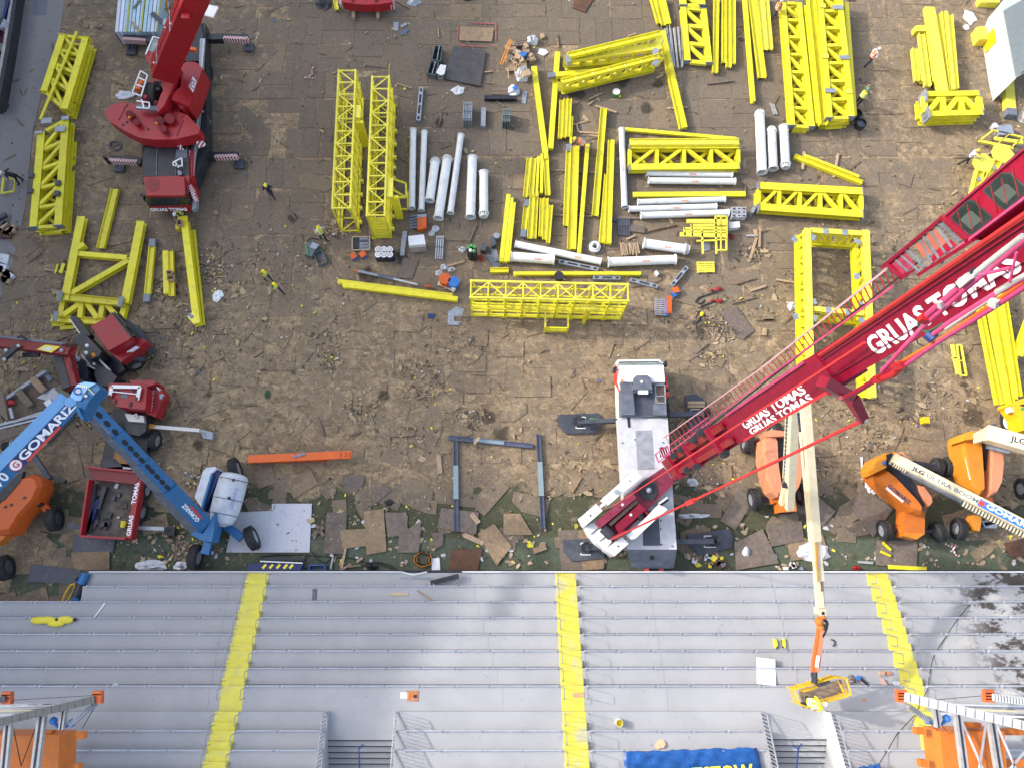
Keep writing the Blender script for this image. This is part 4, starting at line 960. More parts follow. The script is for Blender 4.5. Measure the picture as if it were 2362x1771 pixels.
for dx,dy,a,b2 in ((.0,.12,.28,.5),(.03,-.25,.14,.4)):
 dn_ = (p4[0] - p4[3]).normalized(); rt = (p4[1] - p4[0]).normalized(); c0 = cc + dn_ * dy + rt * dx + nrm * .004
 MB().prism([c0 + rt * i * a / 2 + dn_ * j * b2 / 2 for i,j in ((-1,-1),(1,-1),(1,1),(-1,1))],.01,d=-nrm * .02).build('tow_slot',BLACK,t)
for x in (1072,1198): MB().box(g('C3',x,1597,.6),(.95 * wz('C3',38,g('C3',x,1597)),.25,.25)).build('tail_lamp',LETR,t)
for x,y in ((870,520),(975,492),(1215,515),(1200,1382),(1292,1398),(1195,1250),(1195,1180)): MB().tube(g('C3',x,y,ZD),g('C3',x,y,ZD + .05),.05,n=6).build('bolt',BLKM,t)
# outriggers
for a,b2,w_ in (((835,332),(490,345),34),((1255,285),(1560,275),36),((930,1395),(560,1412),40),((1325,1362),(1640,1355),40)):
 o_ = mbar(t,'outrigger_beam','C3',a,b2,w_,.95,.4,DGREY)
 p = g('C3',*b2,0); MB().tube(p + Vector((0,0,.3)),p + Vector((0,0,1.25)),.13).tube(p + Vector((0,0,.26)),p + Vector((0,0,.36)),.36,n=14).build('jack',BLKM,o_)
for lab,pts,br_ in (('black outrigger mat left of the carrier cab, two green clips on it',[(325,280),(670,265),(700,350),(650,435),(395,442),(322,365)],((475,300),(555,395))),
                      ('black outrigger mat set lengthwise behind the timbers, right of the carrier',[(1400,115),(1495,105),(1580,165),(1592,470),(1440,475)],((1450,235),(1545,280))),
                      ('black outrigger mat under the white counterweight at the stand edge',[(365,1345),(600,1330),(720,1340),(715,1500),(440,1525),(365,1430)],((515,1370),(600,1470))),
                      ('black outrigger mat lying askew, right rear of the carrier',[(1420,1300),(1780,1245),(1808,1310),(1800,1410),(1520,1475),(1440,1390)],((1565,1310),(1665,1405)))):
 m_ = thing('outrigger_mat',lab,'mat',g('C3',*pts[0],0),'outrigger mats of the white crane')
 MB().prism(pp('C3',pts,.24),.16).build('mat_body',DGREY,m_)
 (x0,y0),(x1,y1) = br_; b_ = MB()
 for a,c in (((x0,y0),(x1,y0)),((x0,y1),(x1,y1)),((x0,y0),(x0,y0 + 15)),((x1,y0),(x1,y0 + 12)),((x0,y1),(x0,y1 - 15))): b_.bar(g('C3',*a,.25),g('C3',*c,.25),.05,.04)
 b_.build('corner_mark',LETW,m_)
 if 'green' in lab: MB().ball(g('C3',610,325,.35),(.2,.16,.1)).ball(g('C3',645,328,.35),(.2,.16,.1)).build('clip',GRN,m_)
for a,b2 in (((1425,178),(1570,178)),((1425,208),(1570,208))): o_ = beam('C3',a,b2,25,'timber block lying across the lengthwise outrigger mat' + (', front one' if a[1] > 190 else ', rear one'),'box',.42,.17,WOOD,group='timber blocks on the mat',name='timber_block',cat='timber')
# superstructure
ZS = 3.3
mpoly(t,'turntable','N6',[(960,350),(1060,290),(1190,330),(1210,480),(1150,580),(1010,560),(950,470)],3.02,.4,BLKM)
MB().ball(g('N6',1085,430,3.05),.2).build('turntable_pin',GALV,t)
mpoly(t,'superstructure_frame','N6',[(330,880),(870,440),(1000,300),(1300,100),(1450,330),(1180,590),(1060,720),(760,1020),(560,1150),(420,1000)],2.95,.55,MAUVE)
mpoly(t,'winch_cover','N6',[(330,880),(845,450),(910,540),(400,965)],ZS + .35,.9,MAUVE)
mpoly(t,'winch_cover','N6',[(610,925),(950,620),(1050,700),(660,1040)],ZS + .35,.9,CRIM)
mpoly(t,'cable_slot','N6',[(510,905),(900,565),(925,605),(545,940)],ZS + .1,.3,WOODD)
for x,y in ((715,635),(833,778)): MB().ball(g('N6',x,y,ZS + .37),.09).build('bolt',WHITE,t)
MB().tube(g('N6',435,965,ZS + .1),g('N6',560,1085,ZS + .1),.3,n=14).build('winch_drum',BLKM,t)
mpoly(t,'engine_cover','N6',[(420,550),(890,140),(985,240),(510,640)],3.75,.9,WHITE)
MB().tube(g('N6',630,455,3.75),g('N6',630,455,3.95),.16,n=8).tube(g('N6',815,297,3.75),g('N6',815,297,3.78),.09).build('exhaust',GALV,t)
mpoly(t,'walkway_arm','N6',[(385,650),(445,600),(470,625),(410,680)],3.5,.2,WHITE)
mpoly(t,'side_arm','N6',[(770,1060),(830,1025),(1240,620),(1350,700),(1240,790),(890,1115),(840,1125)],3.6,.5,WHITE)
mpoly(t,'operator_cab','N6',[(1225,625),(1345,535),(1375,570),(1270,650)],3.7,1.2,GLASS)
MB().bar(g('N6',1225,620,3.75),g('N6',1345,535,3.75),.1,.12).build('cab_frame',WHITE,t)
for nm,pts in (('counterweight',[(112,815),(335,620),(430,720),(180,940)]),('counterweight',[(460,1275),(705,1090),(800,1185),(600,1362)]),):
 mpoly(t,nm,'N6',pts,3.5,1.3,WHITE)
mpoly(t,'counterweight','N6',[(182,945),(330,870),(430,980),(560,1155),(470,1270),(340,1180),(240,1060)],3.1,1.2,WHITE)
mpoly(t,'counterweight_step','N6',[(112,815),(180,940),(170,945),(100,818)],3.3,1.0,WHC)
for a,b2 in (((265,1050),(370,960)),((385,1150),(490,1070)),((190,945),(330,850))): mbar(t,'counterweight_joint','N6',a,b2,8,3.14 if a[0] > 200 else 3.4,.06,DGREY)
for x,y in ((258,788),(652,1222)): MB().tube(g('N6',x,y,3.5),g('N6',x,y,3.53),.06).build('lifting_eye',BLKM,t)
MB().bar(g('N6',560,1120,3.6),g('N6',770,1010,3.8),.22,.2).build('linkage',CRIM,t); MB().bar(g('N6',900,690,3.4),g('N6',1010,830,3.4),.5,.4).build('cooler',BLKM,t)
MB().box(g('N6',1000,780,3.4),(.5,.5,.4),Matrix.Rotation(.8,3,'Z')).build('valve_block',RED,t)
# boom: a straight member,depth falls as it rises
def bw(u,k=16510.,u0=1100.): return k / (u - u0)
def bpt(u,off=0.,lift=1.):
 v = 830 + .625 * (1950 - u); n = Vector((.53,.848)); return cw(u + n.x * off,v + n.y * off,bw(u) * lift)
P0,P1 = bpt(1471),bpt(2440); D = (P1 - P0).normalized(); Xs = D.cross((CAM - P0)).normalized(); N_ = Xs.cross(D).normalized()
if N_.dot(CAM - P0) < 0: N_ = -N_
if Xs.y > 0: Xs = -Xs
LB_ = (P1 - P0).length
def B(s,x=0.,y=0.): return P0 + D * s + Xs * x + N_ * y
def s_of(u): return (bpt(u) - P0).dot(D)
def bx(name,u0,u1,w0,w1,d,m,y=0.,x=0.): return MB().bar(B(s_of(u0),x,y - d / 2),B(s_of(u1),x,y - d / 2),w0,d,N_,0,w1,d).build(name,m,t)
bx('boom_foot',1536,1700,1.15,1.12,.9,CRIM,-.1)
for u in (1560,1600,1655): MB().bar(B(s_of(u),-.62,.05),B(s_of(u),.62,.05),.3,.35,N_).build('boom_collar',CRIM,t)
for u,x in ((1595,-.5),(1600,.5),(1625,-.55),(1660,.62),(1645,-.62),(1580,.4),(1575,-.45)): MB().tube(B(s_of(u) - .18,x,.2),B(s_of(u) + .18,x,.2),.15,n=12).build('roller',BLKM,t)
for x in (-.35,.3): MB().bar(B(s_of(1545),x,.05),B(s_of(1680),x,.05),.25,.12,N_).build('luffing_cover',REDDK,t)
bx('boom_section',1690,1908,1.16,1.05,.85,CRIM); bx('boom_section',1900,2440,.93,.93,.75,CRIM,.0)
bx('boom_collar',1886,1912,1.2,1.15,1.,CRIM,.06)
for x,m_,w_ in ((-.49,ROPE,.07),(-.44,REDDK,.06),(.2,MAUVE,.012),(-.33,MAUVE,.012)): MB().bar(B(s_of(1915),x,.02),B(s_of(2440),x,.02),w_,.06,N_).build('boom_trim',m_,t)
for x in (-.6,.52): MB().bar(B(s_of(1700),x,.02),B(s_of(1885),x * .95,.02),.09,.08,N_).build('boom_trim',ROPE if x > 0 else PINK,t)
# lettering on the boom
def boomtext(u0,u1,x,hgt,m=LETW):
 L_ = s_of(u1) - s_of(u0); p = B(s_of(u0),x,.006)
 ob = text('GRUAS TOMAS',p,D,-Xs,hgt,m,t,bold=.028); wdt = max(v.co.dot(D) for v in ob.data.vertices) - min(v.co.dot(D) for v in ob.data.vertices); k = L_ / wdt
 b0 = Vector(p) - wloc(t)
 for v in ob.data.vertices: v.co = v.co + D * ((v.co - b0).dot(D) * (k - 1))
boomtext(2002,2335,.3,.66); boomtext(1712,1851,.2,.42); boomtext(1716,1853,.5,.34)
# cables along the base,ladder and jib folded at the side of the boom
def jw(u): return bw(u) * .985
def jl(u,off=0.): return cw(u + .6 * off,(863 + .765 * (1762 - u)) + .8 * off,jw(u))
def jr(k,x,y,d): return cw(*q(k,x,y),d)
JL = [(1530,1010),(1762,845),(2050,617)]; JR = [(1548,1040),(1762,877),(2085,642)]
def jside(P,u):
 for a,b2 in zip(P[:-1],P[1:]):
  if u <= b2[0] or b2 is P[-1]: k = (u - a[0]) / (b2[0] - a[0]); return a[1] + (b2[1] - a[1]) * k
for P,m_ in ((JL,ALU),(JR,PINK)):
 for u0,u1 in ((1530,1762),(1762,2058)): MB().bar(cw(u0,jside(P,u0),jw(u0)),cw(u1,jside(P,u1),jw(u1)),.05,.08,N_).build('jib_chord',mat('faded_rail',(.5,.3,.33),.45) if m_ is ALU else PINK,t)
n = 52
for i in range(n + 1):
 u = 1535 * (2062 / 1535.) ** (i / n); MB().bar(cw(u,jside(JL,u),jw(u)),cw(u + 17,jside(JR,u + 17),jw(u + 17)),.022,.03,N_).build('rung',REDDK,t)
for off,u1 in ((3,2120),(1.5,1990)): MB().bar(cw(1630,985 + off,jw(1630)),cw(u1,985 - (u1 - 1630) * .79 + off * 2,jw(u1)),.035,.035).build('hoist_cable',CABLE,t)
# latticed jib part with panels
dJ = jw(2080)
mq = lambda x,y,d=0: cw(*q('P2',x,y),16510. / (q('P2',x,y)[0] - 1100.) * .97)
for a,b2,w_ in (((555,1460),(1275,865),.07),((985,1545),(1640,1130),.07),((630,1430),(790,1580),.06),((790,1580),(930,1490),.06),((1275,865),(1580,1145),.08)): MB().bar(mq(*a),mq(*b2),w_,.18,N_).build('jib_chord',CRIM,t)
for a,b2 in (((690,1370),(850,1525)),((755,1320),(985,1530)),((830,1255),(1040,1475)),((985,1120),(1130,1425)),((1040,1090),(1215,1370)),((1110,1030),(1290,1305)),((1165,975),(1370,1240)),((1215,935),(1460,1170)),((880,1210),(990,1140)),((970,1430),(1180,1270))): MB().bar(mq(*a),mq(*b2),.035,.05,N_).build('jib_bracing',MGREY,t)
MB().prism([mq(640,1400),mq(800,1280),mq(930,1440),mq(780,1560)],.02).build('mesh_plate',MAUVE,t)
for pts in ([(930,1200),(1010,1140),(1130,1310),(1050,1360)],[(1060,1090),(1110,1050),(1230,1230),(1180,1270)],[(1120,1030),(1170,990),(1300,1190),(1250,1230)]): MB().prism([mq(*p) for p in pts],.03).build('panel',mat('rusty_panel',(.3,.08,.05),.6,dirt=(.2,.1,.07),damt=.5),t)
MB().prism([mq(1150,1290),mq(1350,1140),mq(1420,1210),mq(1100,1440)],.02).build('panel',CRIM,t)
# box jib with two rounded openings
def jb(x,y,lift=0.): return cw(*q('P2',x,y),16510. / (q('P2',1700,750)[0] + (x - 1700) * .1953 * 1. - 1100.) * .97 - lift)
A_,B_,C_,D_ = jb(1275,865),jb(1590,1150),jb(2700,330),jb(2330,-20)
up_ = (B_ - A_).cross(D_ - A_).normalized(); up_ = up_ if up_.dot(CAM - A_) > 0 else -up_
MB().prism([A_,B_,C_,D_],.5,d=-up_ * .55).build('jib_box',CRIM,t)
ea = (D_ - A_).normalized(); eb = (B_ - A_); eb = (eb - ea * eb.dot(ea)); wj = eb.length; eb.normalize()
def jq(x,y):
 r = ray(*q('P2',x,y)); k = (A_ - CAM).dot(up_) / r.dot(up_); return CAM + r * k
for pts in ([(1350,870),(1555,670),(1620,675),(1840,870),(1830,905),(1610,1090),(1560,1085),(1355,900)],[(1735,555),(1955,350),(2060,350),(2260,540),(2260,570),(2010,795),(1960,790),(1745,590)]):
 c = sum((jq(*p) for p in pts),Vector()) / len(pts)
 MB().prism([jq(*p) + up_ * .01 for p in pts],.02,d=-up_ * .006).build('opening_rim',BLACK,t)
 MB().prism([c + (jq(*p) - c) * .9 + up_ * .013 for p in pts],.02,d=-up_ * .004).build('opening',GLASS,t)
 MB().prism([c + (jq(*p) - c) * .5 + eb * .05 + up_ * .016 for p in pts],.02,d=-up_ * .003).build('opening_floor',mat('opening_grey',(.05,.065,.06),.5),t)
 for f in (-.28,0,.28):
  e = [c + eb * (wj * .33) + ea * f * 1.,c - eb * (wj * .33) + ea * f]; MB().bar(e[0] + up_ * .02,e[1] + up_ * .02,.015,.01,up_).build('opening_bar',REDDK,t)
for f in (.02,wj - .02): MB().bar(A_ + eb * f + up_ * .02,A_ + eb * f + ea * (D_ - A_).length + up_ * .02,.05,.05,up_).build('jib_edge',PINK if f > .1 else MAUVE,t)
# pendant arms and tubes on the near side
def yq(k,x,y,f=.93):
 u,v = q(k,x,y); uu = u - .0; ub = (u + .625 * (830 + .625 * 1950 - v)) / (1 + .625 ** 2); return cw(u,v,bw(ub) * f)
def ytube(name,pts,r,m,k='P3',f=.93):
 mb = MB(); w_ = [yq(k,*p,f) for p in pts]
 for a,b2 in zip(w_[:-1],w_[1:]): mb.tube(a,b2,r,n=10)
 return mb.build(name,m,t,smooth=True)
ytube('guy_tube',[(455,1260),(980,700),(1500,240),(1990,-160),(2300,-420)],.05,PINK)
ytube('guy_tube',[(985,600),(1400,240)],.068,PINK); ytube('guy_tube',[(1090,810),(1300,660),(1860,310),(2330,60)],.052,PINK)
ytube('guy_tube',[(660,1250),(1130,920),(1900,440),(2400,110)],.05,PINK); ytube('guy_rod',[(700,1150),(1130,900),(1820,430),(2300,100)],.035,ORB)
ytube('guy_rod',[(2050,-10),(1660,80)],.03,PINK,f=.9); ytube('guy_rod',[(2035,170),(2080,-30),(2120,-200)],.022,PINK,f=.9)
ytube('cylinder_rod',[(1250,740),(1780,380)],.045,ALU); ytube('cylinder_rod',[(1880,290),(2330,30)],.06,ALU); ytube('cylinder_rod',[(1560,100),(1900,-170),(2200,-400)],.06,ALU)
ytube('guy_link',[(0,1590),(170,1500),(400,1360),(640,1200)],.07,CRIM); ytube('guy_link',[(420,1370),(600,1290),(720,1170)],.1,RED)
for a,b2 in (((350,1375),(440,1350)),((600,1210),(720,1180)),((1800,400),(1900,440)),((1430,190),(1560,80)),((940,640),(1000,600)),((1170,430),(1220,440))): MB().bar(yq('P3',*a,.925),yq('P3',*b2,.925),.16,.14).build('bracket',ALU if a[0] > 1000 else RED,t)
ytube('hose',[(960,640),(905,680),(930,760),(1020,785),(1130,730),(1210,680)],.03,mat('green_hose',(.03,.09,.05),.5)); ytube('hose',[(880,870),(900,930),(1000,970),(1080,930)],.014,CABLE); ytube('motor',[(1020,800),(1100,870)],.12,NAVY)
ytube('cable_joint',[(1400,210),(1490,130),(1600,20)],.06,BLKM)
arm = [q('C4',500,0),q('C4',740,130),q('C4',850,325)]
aw = [cw(*arm[0],20.),cw(*arm[1],20.3),cw(*arm[2],21.)]
for a,b2,w0,w1 in ((0,1,.42,.34),(1,2,.34,.16)): MB().bar(aw[a],aw[b2],w0,.3,N_,0,w1,.25).build('mast_arm',CRIM,t)
MB().bar(yq('P3',-60,1600),aw[1],.1,.1).build('mast_strut',CRIM,t)
tip = aw[2]; MB().ball(tip,.12).build('mast_pin',ALU,t)
end1 = g('N6',560,1120,3.7); mid = end1.lerp(tip,.5)
MB().tube(tip,end1,.055,n=8).build('pendant_rod',ROPE,t)
MB().bar(end1.lerp(tip,.47),end1.lerp(tip,.5),.2,.2).build('pendant_joint',ROPE,t)
MB().tube(g('N6',590,650,3.8),bpt(2000,-10,.985),.035,n=6).build('pendant_rod',ROPE,t)
# basket work near the boom foot
for a,b2 in (((1145,620),(1250,545)),((1180,680),(1270,610)),((1150,620),(1180,690)),((1250,545),(1275,615))): MB().bar(g('C3',*a,4.4),g('C3',*b2,4.4),.06,.06).build('platform_rail',PINK,t)
for i in range(6): MB().bar(g('C3',1155 + 18 * i,618 - 12 * i,4.4),g('C3',1182 + 16 * i,682 - 12 * i,4.4),.03,.03).build('platform_rail',WHITE,t)
MB().box(g('C3',1225,600,4.2),(.5,.6,.3)).build('winch_motor',CRIM,t)
for a,b2 in (((1270,540),(1600,300)),((1300,640),(1640,400))): MB().bar(g('C3',*a,4.6),g('C3',*b2,5.6),.05,.08).build('platform_rail',PINK,t)
for i in range(9): MB().bar(g('C3',1280 + 36 * i,545 - 26 * i,4.6 + .1 * i),g('C3',1310 + 38 * i,640 - 27 * i,4.6 + .1 * i),.03,.03).build('platform_rail',mat('rail_red',(.45,.08,.06),.5),t)
# ---------------------------------------------------------------- red crane,upper left
t = thing('mobile_crane','red mobile crane with boat shaped counterweight and boom leaving over the top edge','crane',g('A1',1450,1100,0)); RC = t
STRIPE = bpy.data.materials.new('red_white_stripes'); STRIPE.use_nodes = True
_t = STRIPE.node_tree; _b = _t.nodes['Principled BSDF']; _p = _n(_t,'ShaderNodeNewGeometry'); _m = _n(_t,'ShaderNodeMapping'); _m.inputs['Rotation'].default_value = (0,0,R(40)); _t.links.new(_p.outputs['Position'],_m.inputs[0])
_w = _n(_t,'ShaderNodeTexWave',Scale=1.9); _t.links.new(_m.outputs[0],_w.inputs['Vector']); _r = _n(_t,'ShaderNodeValToRGB'); _r.color_ramp.interpolation = 'CONSTANT'
_r.color_ramp.elements[0].color = (.3,.02,.03,1); _r.color_ramp.elements[1].color = (.68,.64,.62,1); _r.color_ramp.elements[1].position = .5; _t.links.new(_w.outputs['Fac'],_r.inputs['Fac']); _t.links.new(_r.outputs['Color'],_b.inputs['Base Color']); _b.inputs['Roughness'].default_value = .5
mpoly(t,'chassis','A1',[(1650,200),(1745,200),(1760,1300),(1640,1560),(1210,1560),(1210,1250),(1500,700)],1.7,1.1,BLKM)
mpoly(t,'side_walkway','A1',[(1700,330),(1745,330),(1715,900),(1680,1240),(1630,1530),(1600,1530),(1640,1100),(1690,600)],1.95,.12,GALV)
MB().bar(g('A1',1738,340,2.0),g('A1',1640,1500,2.0),.1,.15).build('walkway_edge',ALU,t)
for (x,y) in ((1755,620),(1735,800),(1720,1080),(1700,1240)): wheel(t,g('A1',x,y,.7),(1,-.1,0),.68,.55,DGREY)
b_ = MB()
for s in (0,1): b_.bar(g('A1',1690 + s * 20,930 + s * 0,1.9),g('A1',1790 + s * 0,1040 + s * 20,.9),.05,.05)
for i in range(6): b_.bar(g('A1',1700 + 17 * i,930 + 19 * i,1.9 - .17 * i),g('A1',1722 + 14 * i,925 + 22 * i,1.9 - .17 * i),.04,.04)
b_.build('access_ladder',ALU,t)
mpoly(t,'rear_deck','A1',[(1470,250),(1700,180),(1730,300),(1745,520),(1560,520)],1.9,.6,BLKM)
mpoly(t,'engine_deck','A1',[(1230,1255),(1600,1240),(1610,1500),(1210,1500)],2.45,1.0,BLKM)
for x in (1335,1500): mbar(t,'deck_seam','A1',(x,1265),(x - 5,1495),6,2.48,.04,MGREY)
mpoly(t,'deck_panel','A1',[(1500,1275),(1590,1270),(1590,1345),(1490,1345)],2.5,.1,MGREY)
MB().tube(g('A1',1525,1465,2.5),g('A1',1530,1475,2.9),.14,n=10).build('exhaust',GALV,t)
for a,b2 in (((1470,1385),(1545,1345)),((1545,1345),(1550,1415)),((1550,1415),(1475,1410)),((1470,1385),(1475,1410)),((1490,1380),(1520,1430))): mbar(t,'guard_rail','A1',a,b2,10,2.7,.05,WHITE)
mpoly(t,'cab_roof','A1',[(1222,1512),(1565,1505),(1575,1655),(1555,1665),(1240,1665)],2.95,.3,RED)
mpoly(t,'cab_roof_hatch','A1',[(1245,1540),(1300,1510),(1355,1540),(1350,1610),(1290,1635),(1245,1600)],2.97,.03,mat('faded_red',(.24,.03,.03),.6))
cb = [g('B1',1225,30,2.7),g('B1',1600,38,2.7),g('B1',1612,125,1.5),g('B1',1268,132,1.5)]
MB().prism(pp('A1',[(1218,1505),(1610,1495),(1600,1640),(1240,1645)],2.6),1.9).build('cab_body',RED,t)
MB().prism(cb,.1,d=(0,.4,0)).build('windscreen',GLASS,t)
MB().prism([cb[3] + Vector((-.05,0,0)),cb[2] + Vector((.1,0,0)),g('B1',1630,182,.75),g('B1',1285,178,.75)],.1,d=(0,.6,0)).build('front_panel',RED,t)
c3,c2 = g('B1',1287,165,.98),g('B1',1600,162,.98)
nn = (cb[2] - cb[3]).cross(cb[0] - cb[3]).normalized()
o_ = text('GRUAS TOMAS',c3 + Vector((0,-.12,.05)),c2 - c3,(0,.35,1),.36,LETW,t,bold=.04,sx=1.0); dd = (c2 - c3).normalized()
wd = max(v.co.dot(dd) for v in o_.data.vertices) - min(v.co.dot(dd) for v in o_.data.vertices); k_ = (c2 - c3).length / wd; o0 = c3 - wloc(t)
for v in o_.data.vertices: v.co += dd * ((v.co - o0).dot(dd) * (k_ - 1))
for a,b2 in (((1195,30),(1270,130)),((1600,38),(1640,140))): MB().bar(g('B1',*a,2.5),g('B1',*b2,1.6),.1,.1).build('screen_pillar',BLKM,t)
for pts in ([(1625,1570),(1660,1660),(1640,1690),(1600,1590)],): mpoly(t,'side_stripe','A1',pts,2.5,.7,STRIPE)
mpoly(t,'mirror','B1',[(1640,70),(1675,80),(1665,150),(1632,165)],2.0,.4,GALV); mpoly(t,'mirror','B1',[(1190,30),(1225,40),(1215,75)],2.4,.3,BLKM)
mpoly(t,'side_trim','A1',[(1605,1270),(1640,1275),(1630,1530),(1590,1530)],2.3,.8,RED)
text('GRUAS TOMAS',g('A1',1592,1500,2.33),g('A1',1616,1300,2.33) - g('A1',1592,1500,2.33),(-1,0,0),.3,LETW,t,bold=.02)
# counterweight
mpoly(t,'counterweight','A1',[(884,968),(940,895),(1070,866),(1110,885),(1540,960),(1600,985),(1700,1095),(1690,1140),(1480,1188),(1300,1190),(1180,1172),(1060,1115),(935,1035)],3.5,.95,RED)
mpoly(t,'counterweight_base','A1',[(900,985),(1540,990),(1720,1130),(1715,1170),(1480,1210),(1300,1215),(1180,1190),(1060,1130)],2.6,.5,REDDK)
for pts in ([(1070,870),(1085,895),(1060,915),(1050,945),(1008,1022)],[(1570,975),(1540,1000),(1555,1030),(1500,1160)]):
 b_ = MB()
 for a,b2 in zip(pts[:-1],pts[1:]): b_.bar(g('A1',*a,3.52),g('A1',*b2,3.52),.06,.04)
 b_.build('counterweight_joint',REDDK,t)
for x,y in ((1048,1068),(1262,1105),(1437,1153),(1082,1045)): MB().tube(g('A1',x,y,3.5),g('A1',x,y,3.53),.1,n=8).build('lifting_eye',BLKM,t)
for pts in ([(1640,1155),(1685,1120),(1725,1190),(1660,1215)],[(1480,1190),(1510,1185),(1540,1245),(1500,1240)]):
 p_ = pp('A1',pts,3.1); MB().prism([p_[0],p_[1],p_[2] - Vector((0,0,.7)),p_[3] - Vector((0,0,.7))],.1,d=(-.3,.4,-.2)).build('warning_stripe',STRIPE,t)
# superstructure
mpoly(t,'superstructure_frame','A1',[(1225,800),(1270,690),(1480,560),(1560,560),(1530,960),(1380,1100),(1100,1050),(1110,960)],3.3,.9,RED)
mpoly(t,'side_plate','A1',[(1370,800),(1500,600),(1540,590),(1395,900),(1340,960),(1335,900)],4.3,.9,RED)
mpoly(t,'side_plate','A1',[(1215,830),(1275,700),(1300,705),(1240,840)],4.3,.9,RED)
mpoly(t,'engine_housing','A1',[(1530,560),(1590,525),(1665,530),(1722,580),(1640,830),(1600,905),(1455,845),(1470,790),(1540,740)],4.1,1.6,RED)
mpoly(t,'engine_housing','A1',[(1460,840),(1540,740),(1570,770),(1600,900),(1540,930)],3.7,.9,RED)
lp = pp('A1',[(1640,650),(1673,695),(1640,790),(1605,735)],4.13); MB().prism(lp,.02).build('logo_panel',WHITE,t)
for a,b2 in (((1632,680),(1660,705)),((1618,735),(1645,760)),((1632,680),(1618,735)),((1640,715),(1652,725))): MB().bar(g('A1',*a,4.14),g('A1',*b2,4.14),.05,.02).build('logo_mark',RED,t)
MB().tube(g('A1',1250,800,3.7),g('A1',1345,810,3.7),.8,n=16).build('winch_drum',BLACK,t,smooth=True)
MB().tube(g('A1',1255,750,4.2),g('A1',1360,765,4.2),.14,n=10).build('winch_roller',BLKM,t)
b_ = MB()
for i in range(5): b_.bar(g('A1',1315 + 14 * i,690,4.6),g('A1',1305 + 14 * i,740,4.3),.06,.06)
b_.build('rope_strand',BLKM,t)
for x,y,r_ in ((1105,975,.28),(1360,1030,.3),(1385,1095,.25),(1330,880,.2),(1440,1010,.35),(1160,1040,.22)): MB().tube(g('A1',x,y,3.4),g('A1',x,y,4.0),r_,n=10).build('bearing',REDDK,t)
for x,y in ((1100,1000),(1330,1050)): MB().ball(g('A1',x,y,4.05),.1).build('beacon',AMB,t)
mpoly(t,'walkway','A1',[(1160,890),(1340,905),(1340,945),(1150,925)],4.0,.08,MGREY)
for a,b2 in (((1125,790),(1195,605)),((1195,605),(1255,640)),((1255,640),(1200,820)),((1125,790),(1200,820)),((1150,720),(1225,745)),((1175,660),(1240,690)),((1160,860),(1270,875)),((1270,875),(1270,920)),((1160,915),(1265,925)),((1205,850),(1225,925))): mbar(t,'guard_rail','A1',a,b2,10,4.6,.05,WHITE)
MB().tube(g('A1',1190,780,3.8),g('A1',1215,690,3.9),.35,.2,n=10).build('orange_bag',ORB,t)
# boom
ba,bb = at(*q('A1',1385,610),5.1),cw(*q('A1',1690,-120),44.5)
bd = (bb - ba).normalized(); MB().bar(ba,bb,1.55,1.5,(0,0,1),0,1.42,1.4).build('boom',RED,t)
bn = bd.cross(Vector((0,0,1))).normalized(); bu = bn.cross(bd).normalized()
if bu.z < 0: bu = -bu
MB().bar(ba + bu * .76,bb + bu * .72,.05,.03,bu).build('boom_seam',REDDK,t)
for s in (.18,.575):
 c = ba.lerp(bb,s); MB().bar(c - bn * .8 + bu * .77,c + bn * .8 + bu * .77,.12,.04,bu).build('boom_band',ALU,t)
for s,x in ((.6,.4),(.45,-.3),(.2,-.6),(.1,.2)): MB().ball(ba.lerp(bb,s) + bn * x + bu * .77,.08,n=6).build('bolt',WHITE,t)
MB().box(ba.lerp(bb,.78) + bn * .9 + bu * .2,(.5,.6,.5)).build('boom_lug',RED,t)
MB().bar(g('A1',1760,90,7),g('A1',1835,110,7),.9,.1).build('flag_plate',WHITE,t); MB().bar(g('A1',1590,410,4.6),g('A1',1670,430,4.6),.25,.2).build('boom_arm',ORB,t)
# driver cab of the upper works
mpoly(t,'operator_cab','A1',[(1230,470),(1300,318),(1400,340),(1335,500),(1300,585),(1250,520)],4.3,1.8,RED)
mpoly(t,'cab_window','A1',[(1258,430),(1305,325),(1392,345),(1340,452)],4.33,.03,GLASSG)
for a,b2 in (((1240,465),(1303,315)),((1303,315),(1402,340)),((1402,340),(1335,490))): mbar(t,'cab_frame','A1',a,b2,10,4.36,.08,WHITE)
# outriggers
for a,b2,c,d in (((1660,335),(1900,330),(2110,342),(2125,420)),((1330,355),(1250,352),(1050,340),(1130,450)),((1215,1385),(1180,1382),(945,1370),(1030,1440)),((1650,1345),(1830,1338),(2025,1335),(2045,1412))):
 o_ = mbar(t,'outrigger_beam','A1',a,b2,58,1.05,.5,BLKM)
 mbar(o_,'striped_beam','A1',b2,c,36,1.0,.45,STRIPE); mbar(o_,'beam_top','A1',(b2[0],b2[1] - 22),(c[0],c[1] - 25),24,1.08,.3,BLKM)
 p = g('A1',c[0],c[1] + 35,0); MB().tube(p + Vector((0,0,.2)),p + Vector((0,0,1.1)),.12).build('jack',BLKM,o_)
 p = g('A1',*d,0); MB().box(p + Vector((0,0,.22)),(.75,.75,.16)).box(p + Vector((-.2,.25,.33)),(.1,.5,.1)).build('foot_plate',DGREY,o_)
for x,y in ((1440,195),(1650,850)): MB().box(g('A1',x,y,2.0),(.9,.6,.15)).build('checker_plate',GALV,t)
